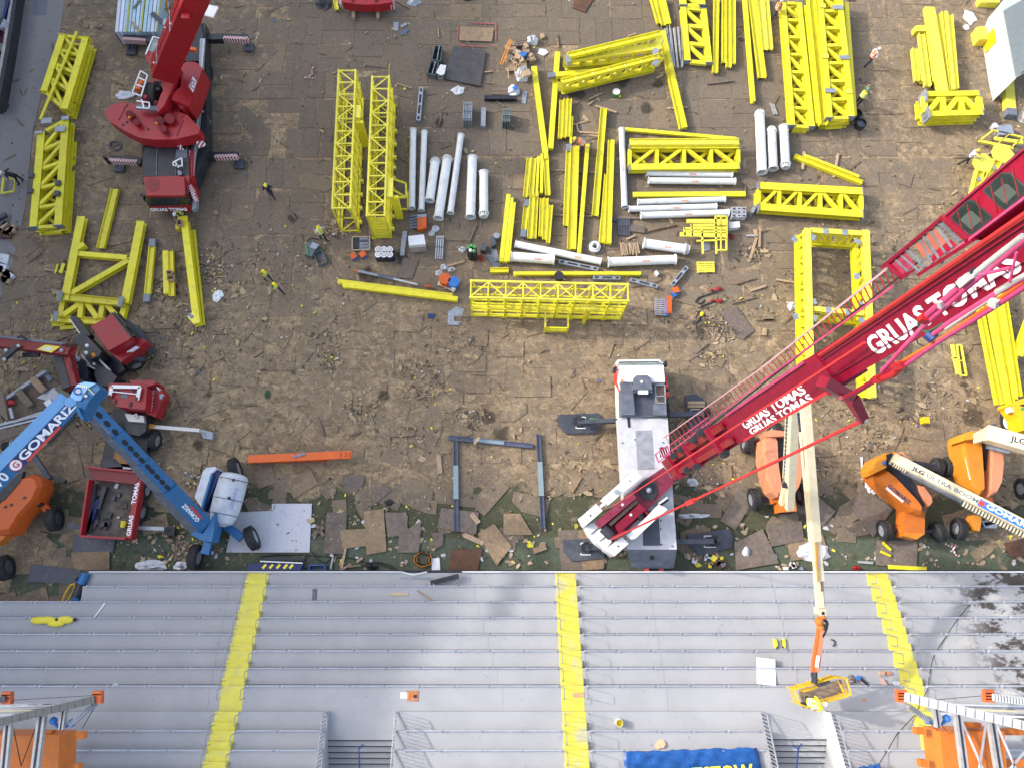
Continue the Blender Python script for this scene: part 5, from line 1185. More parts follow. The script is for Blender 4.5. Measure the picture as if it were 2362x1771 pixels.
# ---------------------------------------------------------------- counterweight slab at the top edge
t = thing('counterweight_slab','red curved counterweight slab on two timber blocks at the top edge','counterweight',g('A2',905,60,0))
mpoly(t,'slab','A2',[(690,-60),(1110,-60),(1125,20),(1020,38),(860,42),(700,20)],1.3,.75,RED)
for pts in ([(662,0),(690,0),(695,45),(668,30)],[(1105,0),(1140,0),(1138,50),(1110,55)]): mpoly(t,'warning_stripe','A2',pts,1.0,.4,STRIPE)
for x in (788,988): MB().tube(g('A2',x,5,1.3),g('A2',x,5,1.4),.12).build('lifting_eye',REDDK,t)
for i,x in enumerate((790,998)): beam('A2',(x,20),(x + 2,150),26,('left','right')[i] + ' timber block under the red counterweight slab','box',.4,.3,WOOD,group='timber blocks under the slab',name='timber_block',cat='timber')
# ---------------------------------------------------------------- blue articulated lift
t = thing('boom_lift','blue articulated boom lift with grey cowls and arm bent over the red truck','boom lift',g('M4',1150,1100,0))
HOLE = mat('hole_dark',(.012,.02,.035),.8)
for c_,ax_ in (((1925,1330),(.75,.35,0)),((960,1650),(1,-.1,0)),((1640,170),(.9,.3,0))): wheel(t,g('M4',*c_,.72),ax_,.75,.55,GALV)
mpoly(t,'chassis','M4',[(1080,1050),(1280,850),(1450,1050),(1280,1400),(1130,1380)],.95,.5,BLUE)
for a,b2 in (((1450,1090),(1760,1330)),((1200,1370),(1130,1600)),((1450,300),(1600,220))):
 mbar(t,'axle_arm','M4',a,b2,120,1.0,.3,BLUE,w1=150)
for x,y in ((1660,1310),(1735,1325),(1190,1480)): MB().ball(g('M4',x,y,1.02),(.1,.08,.03),n=6).build('tie_down_mark',LETY,t)
mpoly(t,'turntable','M4',[(1100,830),(1240,420),(1480,300),(1420,900),(1280,1180),(1100,1390)],1.8,.8,BLUE)
# left cowl
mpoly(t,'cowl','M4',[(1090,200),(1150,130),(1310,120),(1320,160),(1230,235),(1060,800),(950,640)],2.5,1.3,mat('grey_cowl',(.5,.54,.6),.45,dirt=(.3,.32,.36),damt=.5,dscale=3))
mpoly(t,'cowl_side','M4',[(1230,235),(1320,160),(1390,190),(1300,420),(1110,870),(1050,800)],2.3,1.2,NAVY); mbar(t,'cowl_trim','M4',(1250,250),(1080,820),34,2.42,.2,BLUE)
# right cowl,rounded
ca,cb_ = g('M4',1640,230,1.9),g('M4',1390,1130,1.9); dv = (cb_ - ca); L_ = dv.length; dv.normalize(); xv = dv.cross(Vector((0,0,1)))
rs = []
for s,r_ in ((0,.45),(.03,.8),(.1,.93),(.5,.95),(.75,.9),(.93,.7),(1.,.25)):
 rs.append([ca + dv * L_ * s + xv * (r_ * 1.0 * math.cos(a)) + Vector((0,0,.75 * r_ * math.sin(a))) for a in [2 * math.pi * i / 14 for i in range(14)]])
cw_ = MB().rings(rs).build('cowl',bpy.data.materials['grey_cowl'],t,smooth=True)
for s in (.13,.5,.78):
 r_ = .955 if s < .6 else .9; MB().path([ca + dv * L_ * s + xv * (r_ * math.cos(a)) + Vector((0,0,.76 * r_ * math.sin(a))) for a in [math.pi * i / 10 for i in range(11)]],.018,4).build('cowl_seam',DGREY,cw_)
for x,y,m_ in ((1610,340,BROWN),(1535,648,BLKM)): MB().ball(g('M4',x,y,2.6),.1,n=8).build('cap',m_,t)
text('GOMARIZ',g('M4',1595,850,2.66),g('M4',1690,500,2.66) - g('M4',1595,850,2.66),(-.8,.1,.6),.3,mat('lilac_lettering',(.3,.25,.5),.5),t,bold=.02)
# lower boom
E1 = cw(*q('C1',745,180),37.); F1 = g('M4',1110,1130,2.6)
FA = F1; dlb = (E1 - FA).normalized(); nlb = (dlb.cross(CAM - FA)).normalized(); ulb = nlb.cross(dlb).normalized()
if ulb.dot(CAM - FA) < 0: ulb = -ulb
if nlb.x > 0: nlb = -nlb
LL = (E1 - FA).length
def LBm(s,x,y): return FA + dlb * (s * LL) + nlb * x + ulb * y
segs = [(0.,.36,.95,.8),(.35,.58,.82,.66),(.57,.79,.72,.58),(.78,1.0,.64,.5)]
for s0,s1,w_,d_ in segs:
 MB().bar(LBm(s0,-.05,0),LBm(s1,-.05,0),w_ * .95,d_,ulb).build('lower_boom',BLUE,t)
 MB().prism([LBm(s0,w_ * .42,d_ * .35),LBm(s1,w_ * .42,d_ * .35),LBm(s1,w_ * .85,-d_ * .2),LBm(s0,w_ * .85,-d_ * .2)],.1,d=-ulb * .08).build('boom_underside',MGREY,t)
for s,w_ in ((.38,.6),(.425,.6),(.47,.6),(.515,.6),(.55,.6),(.6,.55),(.645,.55),(.69,.55),(.735,.55),(.81,.5),(.87,.5),(.93,.5)):
 n = 12; d_ = [e for e in segs if e[0] <= s < e[1] + .01][-1][3]
 MB().prism([LBm(s,0,d_ / 2 + .006) + dlb * (.24 * math.cos(a)) + nlb * (.13 * math.sin(a)) for a in [2 * math.pi * i / n for i in range(n)]],.01,d=-ulb * .005).build('boom_hole',HOLE,t)
mpoly(t,'boom_knuckle','M4',[(880,1270),(940,1200),(1090,1260),(1200,1080),(1290,900),(1280,1200),(1240,1390),(1100,1380)],3.0,1.2,BLUE)
o_ = text('GOMARIZ',LBm(.085,-.1,.41),dlb,nlb,.34,LETW,t,bold=.03,sx=1.1)
MB().bar(LBm(.085,-.22,.41),LBm(.2,-.22,.41),.12,.01,ulb).build('red_band',LETR,t)
# elbow
hy = 36.3
el = [cw(*q('C1',x,y),hy) for x,y in ((600,110),(650,25),(720,0),(820,15),(850,60),(760,160),(715,250),(700,310),(665,290),(640,210),(600,130))]
MB().prism(el,.9).build('elbow',BLUE,t)
MB().prism([cw(*q('C1',x,y),hy - .05) for x,y in ((602,110),(652,30),(742,60),(685,160),(640,165),(595,125))],.05).build('elbow_face',LBLUE,t)
MB().prism([cw(*q('C1',x,y),hy - .06) for x,y in ((650,28),(722,3),(815,15),(742,60))],.05).build('elbow_top',LBLUE,t)
def disc(k,x,y,d,r_,m_,tn,up=None):
 c = cw(*q(k,x,y),d); vn = (up or (CAM - c)).normalized(); a = vn.cross(Vector((0,1,0))).normalized(); b2 = vn.cross(a)
 return MB().prism([c + a * r_ * math.cos(i * math.pi / 8) + b2 * r_ * math.sin(i * math.pi / 8) for i in range(16)],.01,d=-vn * .01).build(tn,m_,t)
disc('C1',664,82,hy - .12,.2,BLU2,'badge'); disc('C1',664,82,hy - .14,.12,WHITE,'badge'); disc('C1',728,122,hy - .12,.13,NAVY,'badge'); disc('C1',728,122,hy - .14,.085,WHITE,'badge')
for i in range(5):
 a = cw(*q('C1',665 + 18 * i,33 + 4 * i),hy - .1); MB().box(a,(.06,.05,.02),Matrix.Rotation(.7,3,'Z')).build('warning_mark',LETW if i % 2 == 0 else LETY,t)
 a = cw(*q('C1',752 + 11 * i,62 + 11 * i),hy - .1); MB().box(a,(.05,.04,.02),Matrix.Rotation(-.5,3,'Z')).build('warning_mark',LETY,t)
for x,y in ((595,175),(520,165)): disc('C1',x,y,35.4,.24,LBLUE,'pivot_cap')
MB().prism([cw(*q('C1',x,y),36.2) for x,y in ((630,210),(665,215),(715,320),(690,322))],.3).build('link_arm',BLUE,t)
# upper boom
ua,ub = cw(*q('C1',560,190),35.6),cw(*q('C1',-160,930),33.)
ud = (ub - ua).normalized(); un = ud.cross(CAM - ua).normalized(); uu = un.cross(ud).normalized()
if uu.dot(CAM - ua) < 0: uu = -uu
if un.y < 0: un = -un
LU = (ub - ua).length
def UB(s,x,y): return ua + ud * (s * LU) + un * x + uu * y
MB().bar(UB(-.04,.26,0),UB(1,.26,0),.5,.55,uu).build('upper_boom',LBLUE,t); MB().bar(UB(0,-.28,-.05),UB(1,-.28,-.05),.6,.5,uu).build('upper_boom_side',BLUE,t)
MB().bar(UB(.18,-.3,.2),UB(.72,-.3,.2),.52,.02,uu).build('name_board',NAVY,t)
text('GOMARIZ',UB(.62,-.42,.225),-ud,un,.52,LETW,t,bold=.03,sx=1.42)
MB().bar(UB(.2,-.52,.22),UB(.6,-.52,.22),.12,.02,uu).build('red_band',LETR,t)
c = UB(.68,-.28,.23); n = 14
for r_,m_,dz in ((.27,LETR,.0),(.24,WHITE,.006)): MB().prism([c + uu * dz + ud * r_ * math.cos(2 * math.pi * i / n) + un * r_ * math.sin(2 * math.pi * i / n) for i in range(n)],.01,d=-uu * .01).build('badge',m_,t)
text('G',c - ud * -.12 - un * .13 + uu * .012,-ud,un,.36,LETR,t,bold=.03)
text('70',UB(.9,-.45,.22),-ud,un,.6,LETW,t,bold=.03)
MB().tube(cw(*q('M3',1250,560),37.2),cw(*q('M3',790,1030),36.8),.19,n=12).build('lift_cylinder',BLKM,t,smooth=True)
MB().tube(cw(*q('M3',790,1030),36.8),cw(*q('M3',350,1420),36.4),.06,n=8).build('cylinder_rod',CREAM,t)
MB().bar(cw(*q('M3',1150,560),36.9),cw(*q('M3',1000,720),36.7),.3,.2).build('yellow_link',AMB,t)
# ---------------------------------------------------------------- cream boom lifts on the right
def pod(t,k,pts,z0,z1,m,seams=4):
 o = MB(); top = pp(k,pts,z1); c = sum(top,Vector()) / len(top)
 ring2 = [c + (p - c) * 1.0 - Vector((0,0,.35)) for p in top]; ring1 = [c + (p - c) * .86 for p in top]; ring0 = [Vector((p.x,p.y,z0)) for p in ring2]
 o.rings([ring1,ring2,ring0]); ob = o.build('cowl',m,t,smooth=False)
 return ob
# middle lift
t = thing('boom_lift','orange boom lift whose cream boom with blue lettering slants to the lower right','boom lift',g('C4',1280,1200,0))
for c_,ax_ in (((1025,1262),(1,.1,0)),((1480,1275),(1,.25,0)),((1470,730),(1,-.2,0)),((1560,725),(1,-.2,0))): wheel(t,g('C4',*c_,.6),ax_,.62,.5,GALV if c_[0] < 1300 else DGREY)
mbar(t,'axle','C4',(1080,1265),(1430,1270),26,.75,.2,BLKM); mbar(t,'axle','C4',(1250,700),(1500,740),60,1.0,.3,BLKM)
mpoly(t,'chassis','C4',[(1195,1060),(1370,1100),(1368,1290),(1300,1335),(1190,1310)],1.5,1.0,ORA); mpoly(t,'chassis_panel','C4',[(1195,1280),(1370,1290),(1300,1340),(1190,1310)],1.52,.5,AMB)
mpoly(t,'axle_bracket','C4',[(1145,1225),(1195,1205),(1195,1310),(1165,1310)],1.1,.5,ORA)
pod(t,'C4',[(945,790),(1040,735),(1110,790),(1330,1020),(1372,1080),(1365,1125),(1290,1100),(1110,960),(1000,860)],1.,2.6,ORA)
pod(t,'C4',[(1320,870),(1360,880),(1435,980),(1442,1030),(1420,1060),(1370,1000),(1330,930)],1.,2.4,SALM)
pod(t,'C4',[(1180,590),(1230,640),(1260,690),(1230,690),(1160,620)],1.,2.7,SALM)
pod(t,'C4',[(930,700),(960,650),(1050,600),(1130,585),(1190,600),(1160,630),(1050,640),(1030,700),(1045,735),(940,785),(925,750)],1.4,2.95,AMB)
mpoly(t,'turret','C4',[(1050,600),(1120,590),(1300,900),(1370,1060),(1290,1020),(1100,800)],2.2,1.,BLKM)
mpoly(t,'boom_pivot','C4',[(1040,620),(1090,600),(1110,690),(1060,690)],3.0,.5,BLKM); MB().tube(g('C4',1012,690,3.0),g('C4',1030,690,3.0),.14).build('pivot_cap',BLU2,t)
b0,b1 = g('C4',1090,650,3.5),g('C4',2330,1290,5.2); bd = (b1 - b0).normalized(); bn = bd.cross(Vector((0,0,1))).normalized(); bu = bn.cross(bd)
if bn.y > 0: bn = -bn
MB().bar(b0,b1,.62,.5,bu,0,.6,.5).build('boom',CREAM,t); MB().bar(b0 + bn * .38 - bu * .12 + bd * .8,b1 + bn * .38 - bu * .12,.2,.2,bu).build('boom_tray',MGREY,t)
LB2 = (b1 - b0).length
def cb2(s,x,y): return b0 + bd * (LB2 * s) + bn * x + bu * y
for i in range(46):
 s = .52 + .48 * i / 46.; MB().box(cb2(s,.5,.0),(.09,.3,.12),Matrix.Rotation(math.atan2(bd.y,bd.x),3,'Z')).build('cable_chain',CREAM if i % 2 else DGREY,t)
for i in range(12):
 s = .02 + .1 * i / 12.; MB().box(cb2(s,.36,.05),(.07,.22,.12),Matrix.Rotation(math.atan2(bd.y,bd.x),3,'Z')).build('cable_chain',CREAM if i % 2 else DGREY,t)
text('JLG',cb2(.145,.16,.254),bd,-bn,.34,LETB,t,bold=.03,sx=1.35); text('ULTRA BOOM',cb2(.24,.16,.254),bd,-bn,.36,mat('slate_lettering',(.14,.2,.28),.5),t,bold=.015,sx=1.32)
MB().bar(cb2(.6,.05,.252),cb2(.92,.05,.252),.46,.01,bu).build('name_board',BLU2,t); text('GOMARIZ',cb2(.65,.16,.262),bd,-bn,.42,LETW,t,bold=.03,sx=1.45)
c = cb2(.62,.05,.262); MB().prism([c + bd * .17 * math.cos(i * .523) + bn * .17 * math.sin(i * .523) for i in range(12)],.01,d=-bu * .01).build('badge',LETR,t)
p,p2 = g('C4',1050,890,2.62),g('C4',1195,1010,2.62); text('GOMARIZ',p,p2 - p,(.5,.8,0),.34,LETB,t,bold=.02,sx=1.05); MB().bar(p - Vector((0,0,.03)),p2 - Vector((0,0,.03)),.34,.01).build('name_strip',WHITE,t)
# upper right lift
t = thing('boom_lift','amber and orange boom lift with its cream boom leaving the right edge','boom lift',g('C4',1850,800,0))
for c_,ax_ in (((1660,1250),(1,-.1,0)),((2060,1150),(1,.2,0)),((2210,910),(1,0,0))): wheel(t,g('C4',*c_,.62),ax_,.66,.52,GALV)
mpoly(t,'chassis','C4',[(1780,960),(1900,975),(1945,985),(1955,1060),(1860,1080),(1800,1060)],1.6,1.0,ORA); mpoly(t,'axle_bracket','C4',[(1785,1130),(1850,1150),(1850,1190),(1835,1270),(1800,1260),(1750,1190)],1.3,.7,AMB)
mbar(t,'axle','C4',(1700,1250),(2060,1170),30,.8,.2,BLKM); mpoly(t,'axle_bracket','C4',[(1630,680),(1650,640),(1710,650),(1720,740),(1690,745),(1680,720)],1.5,.5,AMB); mpoly(t,'tank','C4',[(1850,1180),(1975,1180),(1985,1245),(1880,1240)],.9,.4,GALV)
mpoly(t,'mast','C4',[(1700,600),(1760,850),(1780,960),(1740,950)],1.9,.9,AMB)
pod(t,'C4',[(1695,480),(1710,440),(1850,420),(1862,500),(1885,830),(1890,940),(1850,970),(1810,920),(1760,800),(1710,580)],1.,2.7,AMB)
pod(t,'C4',[(1950,570),(2040,590),(2050,680),(2030,860),(1980,960),(1930,975),(1925,900)],1.,2.6,SALM)
pod(t,'C4',[(1695,480),(1715,440),(1770,415),(1850,410),(1860,480),(1700,500)],1.6,3.1,AMB)
mpoly(t,'inner_tray','C4',[(1880,520),(1945,560),(1930,880),(1900,900)],2.0,.8,CREAM); mpoly(t,'turret','C4',[(1865,500),(1915,560),(1900,800),(1885,700)],2.1,.6,BLKM)
b0,b1 = g('C4',1880,440,3.6),g('C4',2420,590,4.2); bd = (b1 - b0).normalized(); bn = bd.cross(Vector((0,0,1))).normalized()
MB().bar(b0,b1,.95,.7).build('boom',CREAM,t); mpoly(t,'boom_head','C4',[(1850,420),(1915,380),(1990,382),(2000,430),(1900,500),(1860,500)],3.9,.9,CREAM)
MB().tube(g('C4',1900,545,2.9),g('C4',2080,590,3.0),.17,n=10).build('lift_cylinder',GALV,t)
if bn.y > 0: bn = -bn
text('JLG ULTRA',b0 + bd * 1.25 + bn * .15 + Vector((0,0,.36)),bd,-bn,.5,LETB,t,bold=.02,sx=1.1)
p,p2 = g('C4',1735,640,2.55),g('C4',1775,830,2.55); text('GOMARIZ',p,p2 - p,(1,.2,0),.34,BLU2,t,bold=.03,sx=1.2); MB().bar(p - Vector((0,0,.03)),p2 - Vector((0,0,.03)),.36,.01).build('name_strip',WHITE,t)
# salmon lift that carries the basket over the terrace
t = thing('boom_lift','faded salmon boom lift whose cream booms reach over the terrace to a basket','boom lift',g('C4',180,800,0))
for k_,c_,ax_ in (('C3',(1990,1000),(1,.1,0)),('C3',(1930,520),(1,-.1,0)),('C4',(330,960),(1,.1,0)),('C4',(100,440),(1,0,0))): wheel(t,g(k_,*c_,.65),ax_,.68,.55,GALV)
mbar(t,'axle','C3',(2050,1005),(2300,990),40,.8,.25,BLKM); mbar(t,'axle','C3',(1980,515),(2200,525),36,.8,.2,REDDK)
pod(t,'C4',[(5,480),(60,455),(120,470),(130,700),(160,880),(190,960),(130,975),(80,930),(35,820),(5,640)],1.,2.6,SALM)
pod(t,'C4',[(230,480),(300,520),(330,640),(335,800),(300,920),(262,975),(235,900),(240,700)],1.,2.6,SALM)
mpoly(t,'rear_panel','C4',[(0,430),(60,405),(180,420),(190,460),(20,470)],2.4,1.0,SALM); mpoly(t,'bumper','C4',[(30,430),(60,408),(170,408),(185,450),(30,462)],2.2,.9,BLACK)
mpoly(t,'turret','C4',[(120,480),(235,480),(240,900),(160,900),(130,700)],1.9,.9,BLKM); mpoly(t,'front_foot','C4',[(110,980),(270,980),(280,1100),(130,1110)],1.4,.8,ORA); mpoly(t,'front_foot','C4',[(50,960),(110,950),(115,1020),(75,1035)],1.3,.6,ORA); mpoly(t,'front_bumper','C4',[(140,1095),(270,1095),(262,1118),(150,1118)],1.2,.5,BLACK)
for a,b2,w_,z0,z1,w1 in (((262,150),(215,1080),78,8.5,3.3,62),((215,150),(185,830),26,8.0,4.4,30),((185,850),(145,1040),24,4.2,3.2,26)): mbar(t,'riser_boom','C4',a,b2,w_,z0,.4,CREAM,z1,w1=w1)
for i in range(34): MB().box(g('C4',197 - .75 * i,290 + 17 * i,7.6 - .1 * i),(.09,.14,.1)).build('cable_chain',DGREY if i % 2 else GALV,t)
MB().box(g('C4',186,880,4.5),(.35,.3,.25)).build('chain_anchor',BLKM,t)
for i in range(18): MB().box(g('C4',300 + 1.6 * i,270 + 13 * i,9.2),(.2,.08,.1)).build('cable_chain',BLKM if i % 2 else DGREY,t)
bp0,bp1 = g('C4',345,130,11.2),g('C4',442,1350,8.2); MB().bar(bp0,bp1,.41,.45,(0,0,1),0,.43,.42).build('main_boom',CREAM,t)
MB().bar(g('C4',322,430,10.3),g('C4',402,1350,8.),.2,.25).build('main_boom_side',CREAM,t)
MB().bar(g('C4',322,440,10.5),g('C4',388,1220,8.3),.02,.02).build('boom_seam',WOODD,t)
mbar(t,'tele_boom','C4',(440,1350),(470,1690),68,8.0,.3,CREAM,7.3,w1=70); mbar(t,'tele_boom','C4',(432,1360),(452,1690),8,8.1,.3,AMB,7.4); mbar(t,'tele_boom','D4',(478,-10),(495,280),26,7.42,.3,WOODD,6.9); mbar(t,'tele_boom','D4',(452,-10),(478,290),52,7.35,.35,CREAM,6.9)
mpoly(t,'boom_nose','D4',[(455,290),(500,270),(530,310),(530,360),(490,365),(460,345)],7.0,.5,CREAM); mpoly(t,'boom_nose_window','D4',[(492,328),(517,328),(517,355),(492,355)],7.02,.02,BLKM)
for x,y,r_ in ((470,412,.26),(480,470,.22),(500,380,.2)): MB().ball(g('D4',x,y,6.8),r_,n=8).build('jib_joint',ORA,t)
MB().path([g('D4',x,y,6.9) for x,y in ((500,385),(540,420),(530,470),(505,530))],.09,6).build('hose',CABLE,t); MB().path([g('D4',x,y,6.9) for x,y in ((480,400),(520,450),(515,500),(500,545))],.06,6).build('hose',CABLE,t)
mbar(t,'jib','D4',(470,470),(415,835),26,6.8,.3,ORB,6.3,w1=28); mbar(t,'jib','D4',(492,480),(445,835),34,6.85,.3,SALM,6.35,w1=34)
MB().bar(g('D4',462,700,6.78),g('D4',448,800,6.62),.2,.01).build('name_strip',WHITE,t)
MB().path([g('D4',x,y,6.3) for x,y in ((430,840),(432,900),(425,940))],.16,8).build('rotator',BLKM,t); MB().path([g('D4',x,y,6.2) for x,y in ((400,850),(415,920),(470,905))],.03,5).build('hose',CABLE,t)
# basket
bk = thing('lift_basket','yellow railed work basket hanging over the terrace with workers inside','basket',g('M2',1000,820,5.0))
FLZ = 5.0
fl_ = [(530,820),(880,690),(1310,570),(1400,830),(1180,900),(700,1050),(600,1000)]
MB().prism(pp('M2',fl_,FLZ),.08).build('basket_floor',mat('basket_floor_wood',(.28,.21,.15),.8,dirt=(.12,.09,.07),damt=.6,var=.25,scale=4),bk)
top_ = [(450,760),(860,640),(1270,520),(1470,545),(1560,850),(1500,890),(700,1110),(560,1050)]
for i,(zz,sc_) in enumerate(((6.15,1.),(5.75,.965),(5.4,.93))):
 cpt = (1000,820); pts = [g('M2',cpt[0] + (x - cpt[0]) * 1.0,cpt[1] + (y - cpt[1]) * 1.0,6.15) for x,y in top_]; pts = [Vector((p.x,p.y,zz)) for p in pts]
 MB().path(pts + [pts[0]],.034 if i else .045,6).build('basket_rail',BUCKY,bk)
for x,y in top_ + [(655,700),(1065,580),(1100,1000),(900,1055),(1515,700)]:
 p = g('M2',x,y,6.15); MB().tube((p.x,p.y,5.0),(p.x,p.y,6.15),.03,n=6).build('basket_post',BUCKY,bk)
for a,b2 in (((540,790),(880,690)),((620,800),(900,710)),((1310,580),(1400,800))): mbar(bk,'inner_rail','M2',a,b2,30,6.0,.06,BUCKY)
mpoly(bk,'control_panel','M2',[(905,670),(1150,590),(1160,640),(930,715)],6.1,.3,DGREY); mpoly(bk,'tool_tray','M2',[(1310,580),(1360,570),(1390,650),(1340,660)],6.05,.1,DGREY)
# ---------------------------------------------------------------- orange lift at the left edge
t = thing('boom_lift','deep orange boom lift cut off by the left edge, two wheels in view','boom lift',g('C1',150,1100,0))
wheel(t,g('C1',462,1165,.72),(1,.15,0),.75,.6,DGREY); wheel(t,g('C1',40,1580,.72),(1,.25,0),.75,.6,DGREY)
pod(t,'C1',[(-60,1080),(60,950),(190,800),(260,780),(320,810),(335,880),(280,1000),(150,1140),(60,1290),(-60,1300)],.9,2.5,ORB)
mpoly(t,'lower_body','C1',[(60,1290),(330,960),(360,1010),(150,1230),(-40,1390),(-60,1300)],1.5,.8,ORA); mpoly(t,'axle_arm','C1',[(270,1010),(330,980),(430,1080),(390,1130),(330,1060)],1.2,.4,ORB)
mpoly(t,'hood_recess','C1',[(-60,1000),(60,880),(150,790),(200,760),(170,850),(40,1000),(-60,1060)],2.55,.3,BLKM); mpoly(t,'motor','C1',[(250,1010),(330,970),(350,1040),(280,1080)],1.6,.5,BLKM)
for x,y in ((45,1062),(95,1045),(205,985)): MB().box(g('C1',x,y,2.55),(.16,.1,.06),Matrix.Rotation(.6,3,'Z')).build('latch',BLKM,t)
# ---------------------------------------------------------------- telehandler at the right edge
t = thing('telehandler','yellow telehandler with big black tyre, half cut off by the right edge','telehandler',g('C4',2200,330,0))
wheel(t,g('M6',1975,1290,.75),(-1,-.05,.0),.8,.6,WHITE); wheel(t,g('C4',2240,480,.7),(-1,0,0),.75,.6,WHITE)
mpoly(t,'body','M6',[(1950,960),(1960,910),(2230,820),(2420,800),(2420,1500),(2200,1450),(2130,1180),(2010,1000)],2.2,1.3,BUCKY)
mpoly(t,'fender','M6',[(1960,1130),(2010,1080),(2130,1170),(2200,1420),(2180,1500),(2120,1400),(2080,1200)],1.6,.4,DGREY); mpoly(t,'lamp_housing','M6',[(1920,1000),(2000,990),(2010,1090),(1940,1100)],2.0,.4,WHITE)
mpoly(t,'cab_window','M6',[(2130,960),(2260,930),(2260,1000),(2140,975)],2.25,.03,GLASS); mpoly(t,'green_decal','M6',[(2160,1010),(2212,1010),(2212,1060),(2160,1065)],2.22,.02,GRN)
mpoly(t,'red_casting','M6',[(2020,1540),(2160,1500),(2170,1570),(2050,1600)],1.2,.5,RED)
# ---------------------------------------------------------------- loader truck,upper one: turned cab,knuckle boom to the left
t = thing('loader_truck','red cabbed loader truck turned askew, folded crane arm reaching to the left edge','truck',g('P1',900,700,0))
mpoly(t,'chassis','P1',[(1260,560),(1330,700),(900,1010),(300,1320),(180,1200),(700,880),(850,620)],1.1,.5,BLKM)
mpoly(t,'cab','P1',[(965,245),(1190,115),(1390,365),(1370,385),(1150,505)],2.9,1.9,TRED)
mpoly(t,'cab_side','P1',[(1150,500),(1385,370),(1540,380),(1560,420),(1285,625)],1.9,1.0,TRED)
c_ = [g('P1',1200,100,2.75),g('P1',1410,350,2.75),g('P1',1470,340,1.6),g('P1',1280,110,1.6)]
MB().prism(c_,.1,d=(-.3,-.2,0)).build('windscreen',GLASS,t)
for a,b2 in (((1185,98),(1405,365)),((1215,92),(1430,345)),((1290,180),(1420,330))): mbar(t,'roof_rack','P1',a,b2,14,2.85,.08,BLKM)
mpoly(t,'bumper','P1',[(1380,190),(1450,230),(1600,430),(1600,480),(1570,510),(1510,460),(1480,350),(1330,170)],1.2,.8,DGREY)
mpoly(t,'side_window','P1',[(1275,480),(1370,405),(1450,400),(1440,450),(1300,510)],1.93,.03,GLASS); mpoly(t,'door_corner','P1',[(1430,440),(1520,370),(1550,400),(1490,470)],2.0,.4,TRED)
for y in (0,26,52): MB().bar(g('P1',1350 + y,520 - y * .1,1.94),g('P1',1450 + y,455 - y * .1,1.94),.09,.01).build('lettering',LETW,t)
wheel(t,g('P1',1440,640,.6),(.55,-.8,0),.6,.45,GALV)
mpoly(t,'wheel_arch','P1',[(1310,590),(1400,550),(1530,570),(1500,610),(1380,600),(1330,660)],1.25,.3,DGREY)
mpoly(t,'crane_cabinet','P1',[(780,380),(840,330),(900,320),(1080,510),(1050,560),(960,600)],2.5,1.2,BLKM); mpoly(t,'cabinet_arm','P1',[(735,145),(800,130),(860,200),(960,330),(930,360),(830,290)],2.4,.6,BLKM)
mbar(t,'arm_trim','P1',(745,170),(850,320),12,2.46,.06,ALU); mbar(t,'stabiliser','P1',(960,560),(1170,740),90,1.6,.6,BLKM)
for x,y,r_,m_ in ((925,450,.13,LETW),(915,525,.14,LETW),(995,550,.16,AMB),(1000,645,.12,GALV),(820,590,.2,GALV),(790,680,.24,GALV)): MB().ball(g('P1',x,y,2.5),r_,n=8).build('valve_knob',m_,t)
for a,b2 in (((1060,600),(1175,720)),((870,545),(960,660)),((900,640),(1020,700))): mbar(t,'rod','P1',a,b2,18,2.0,.1,ALU)
for pts,m_ in (([(800,560),(900,600),(940,720),(930,800),(830,790),(780,700)],BLKM),([(1020,640),(1150,700),(1240,780),(1180,880),(1050,870),(1000,760)],BLKM)): mpoly(t,'crane_base','P1',pts,2.1,1.2,m_)
b0,b1 = g('P1',770,505,3.6),g('P1',-140,400,3.4); mb = MB(); mb.bar(b0,b1,.75,.7,(0,0,1),0,.65,.6); mb.build('knuckle_boom',REDDK,t)
MB().bar(b0.lerp(b1,.03) + Vector((0,.3,.36)),b0.lerp(b1,.95) + Vector((0,.3,.33)),.16,.06).build('boom_hose_tray',MGREY,t)
mpoly(t,'yellow_label','P1',[(390,490),(480,440),(640,460),(545,525)],4.0,.03,LETY); mpoly(t,'label_mark','P1',[(430,490),(490,462),(580,475),(520,508)],4.01,.03,ALU)
MB().path([g('P1',x,y,4.1) for x,y in ((185,365),(230,345),(280,385))],.07,6).path([g('P1',x,y,4.1) for x,y in ((660,445),(720,430),(780,470))],.07,6).build('hose',CABLE,t)
mbar(t,'boom_cylinder','P1',(200,450),(30,600),50,3.9,.25,BLKM); mbar(t,'boom_cylinder','P1',(420,545),(250,550),40,3.2,.25,BLKM)
for x,y in ((195,452),(65,500),(45,595),(655,500)): MB().ball(g('P1',x,y,4.0),.13,n=8).build('pin',ALU,t)
mbar(t,'inner_boom','P1',(680,520),(760,900),160,3.1,.6,REDDK); mbar(t,'inner_boom','P1',(620,560),(720,900),90,3.3,.3,BLKM)
MB().path([g('P1',x,y,3.6) for x,y in ((800,490),(735,560),(725,690),(770,720))],.05,6).build('hose',RED,t)
mpoly(t,'deck_side','P1',[(45,1000),(470,705),(500,720),(70,1020)],1.6,.6,GALV)
mpoly(t,'deck','P1',[(60,1010),(480,720),(740,960),(330,1200),(120,1290)],1.25,.2,WOODD)
mpoly(t,'checker_strip','P1',[(390,1000),(580,890),(660,985),(590,1060)],1.4,.15,GALV); mpoly(t,'checker_strip','P1',[(440,740),(500,730),(560,800),(520,830)],1.4,.15,MGREY)
for a,b2,m_ in (((350,800),(470,930),CARD),((200,930),(330,1090),WOODD),((620,890),(740,1010),GRN)): mbar(t,'deck_load','P1',a,b2,70,1.55,.3,m_ if m_ is not GRN else mat('moss_grey',(.16,.18,.12),.8))
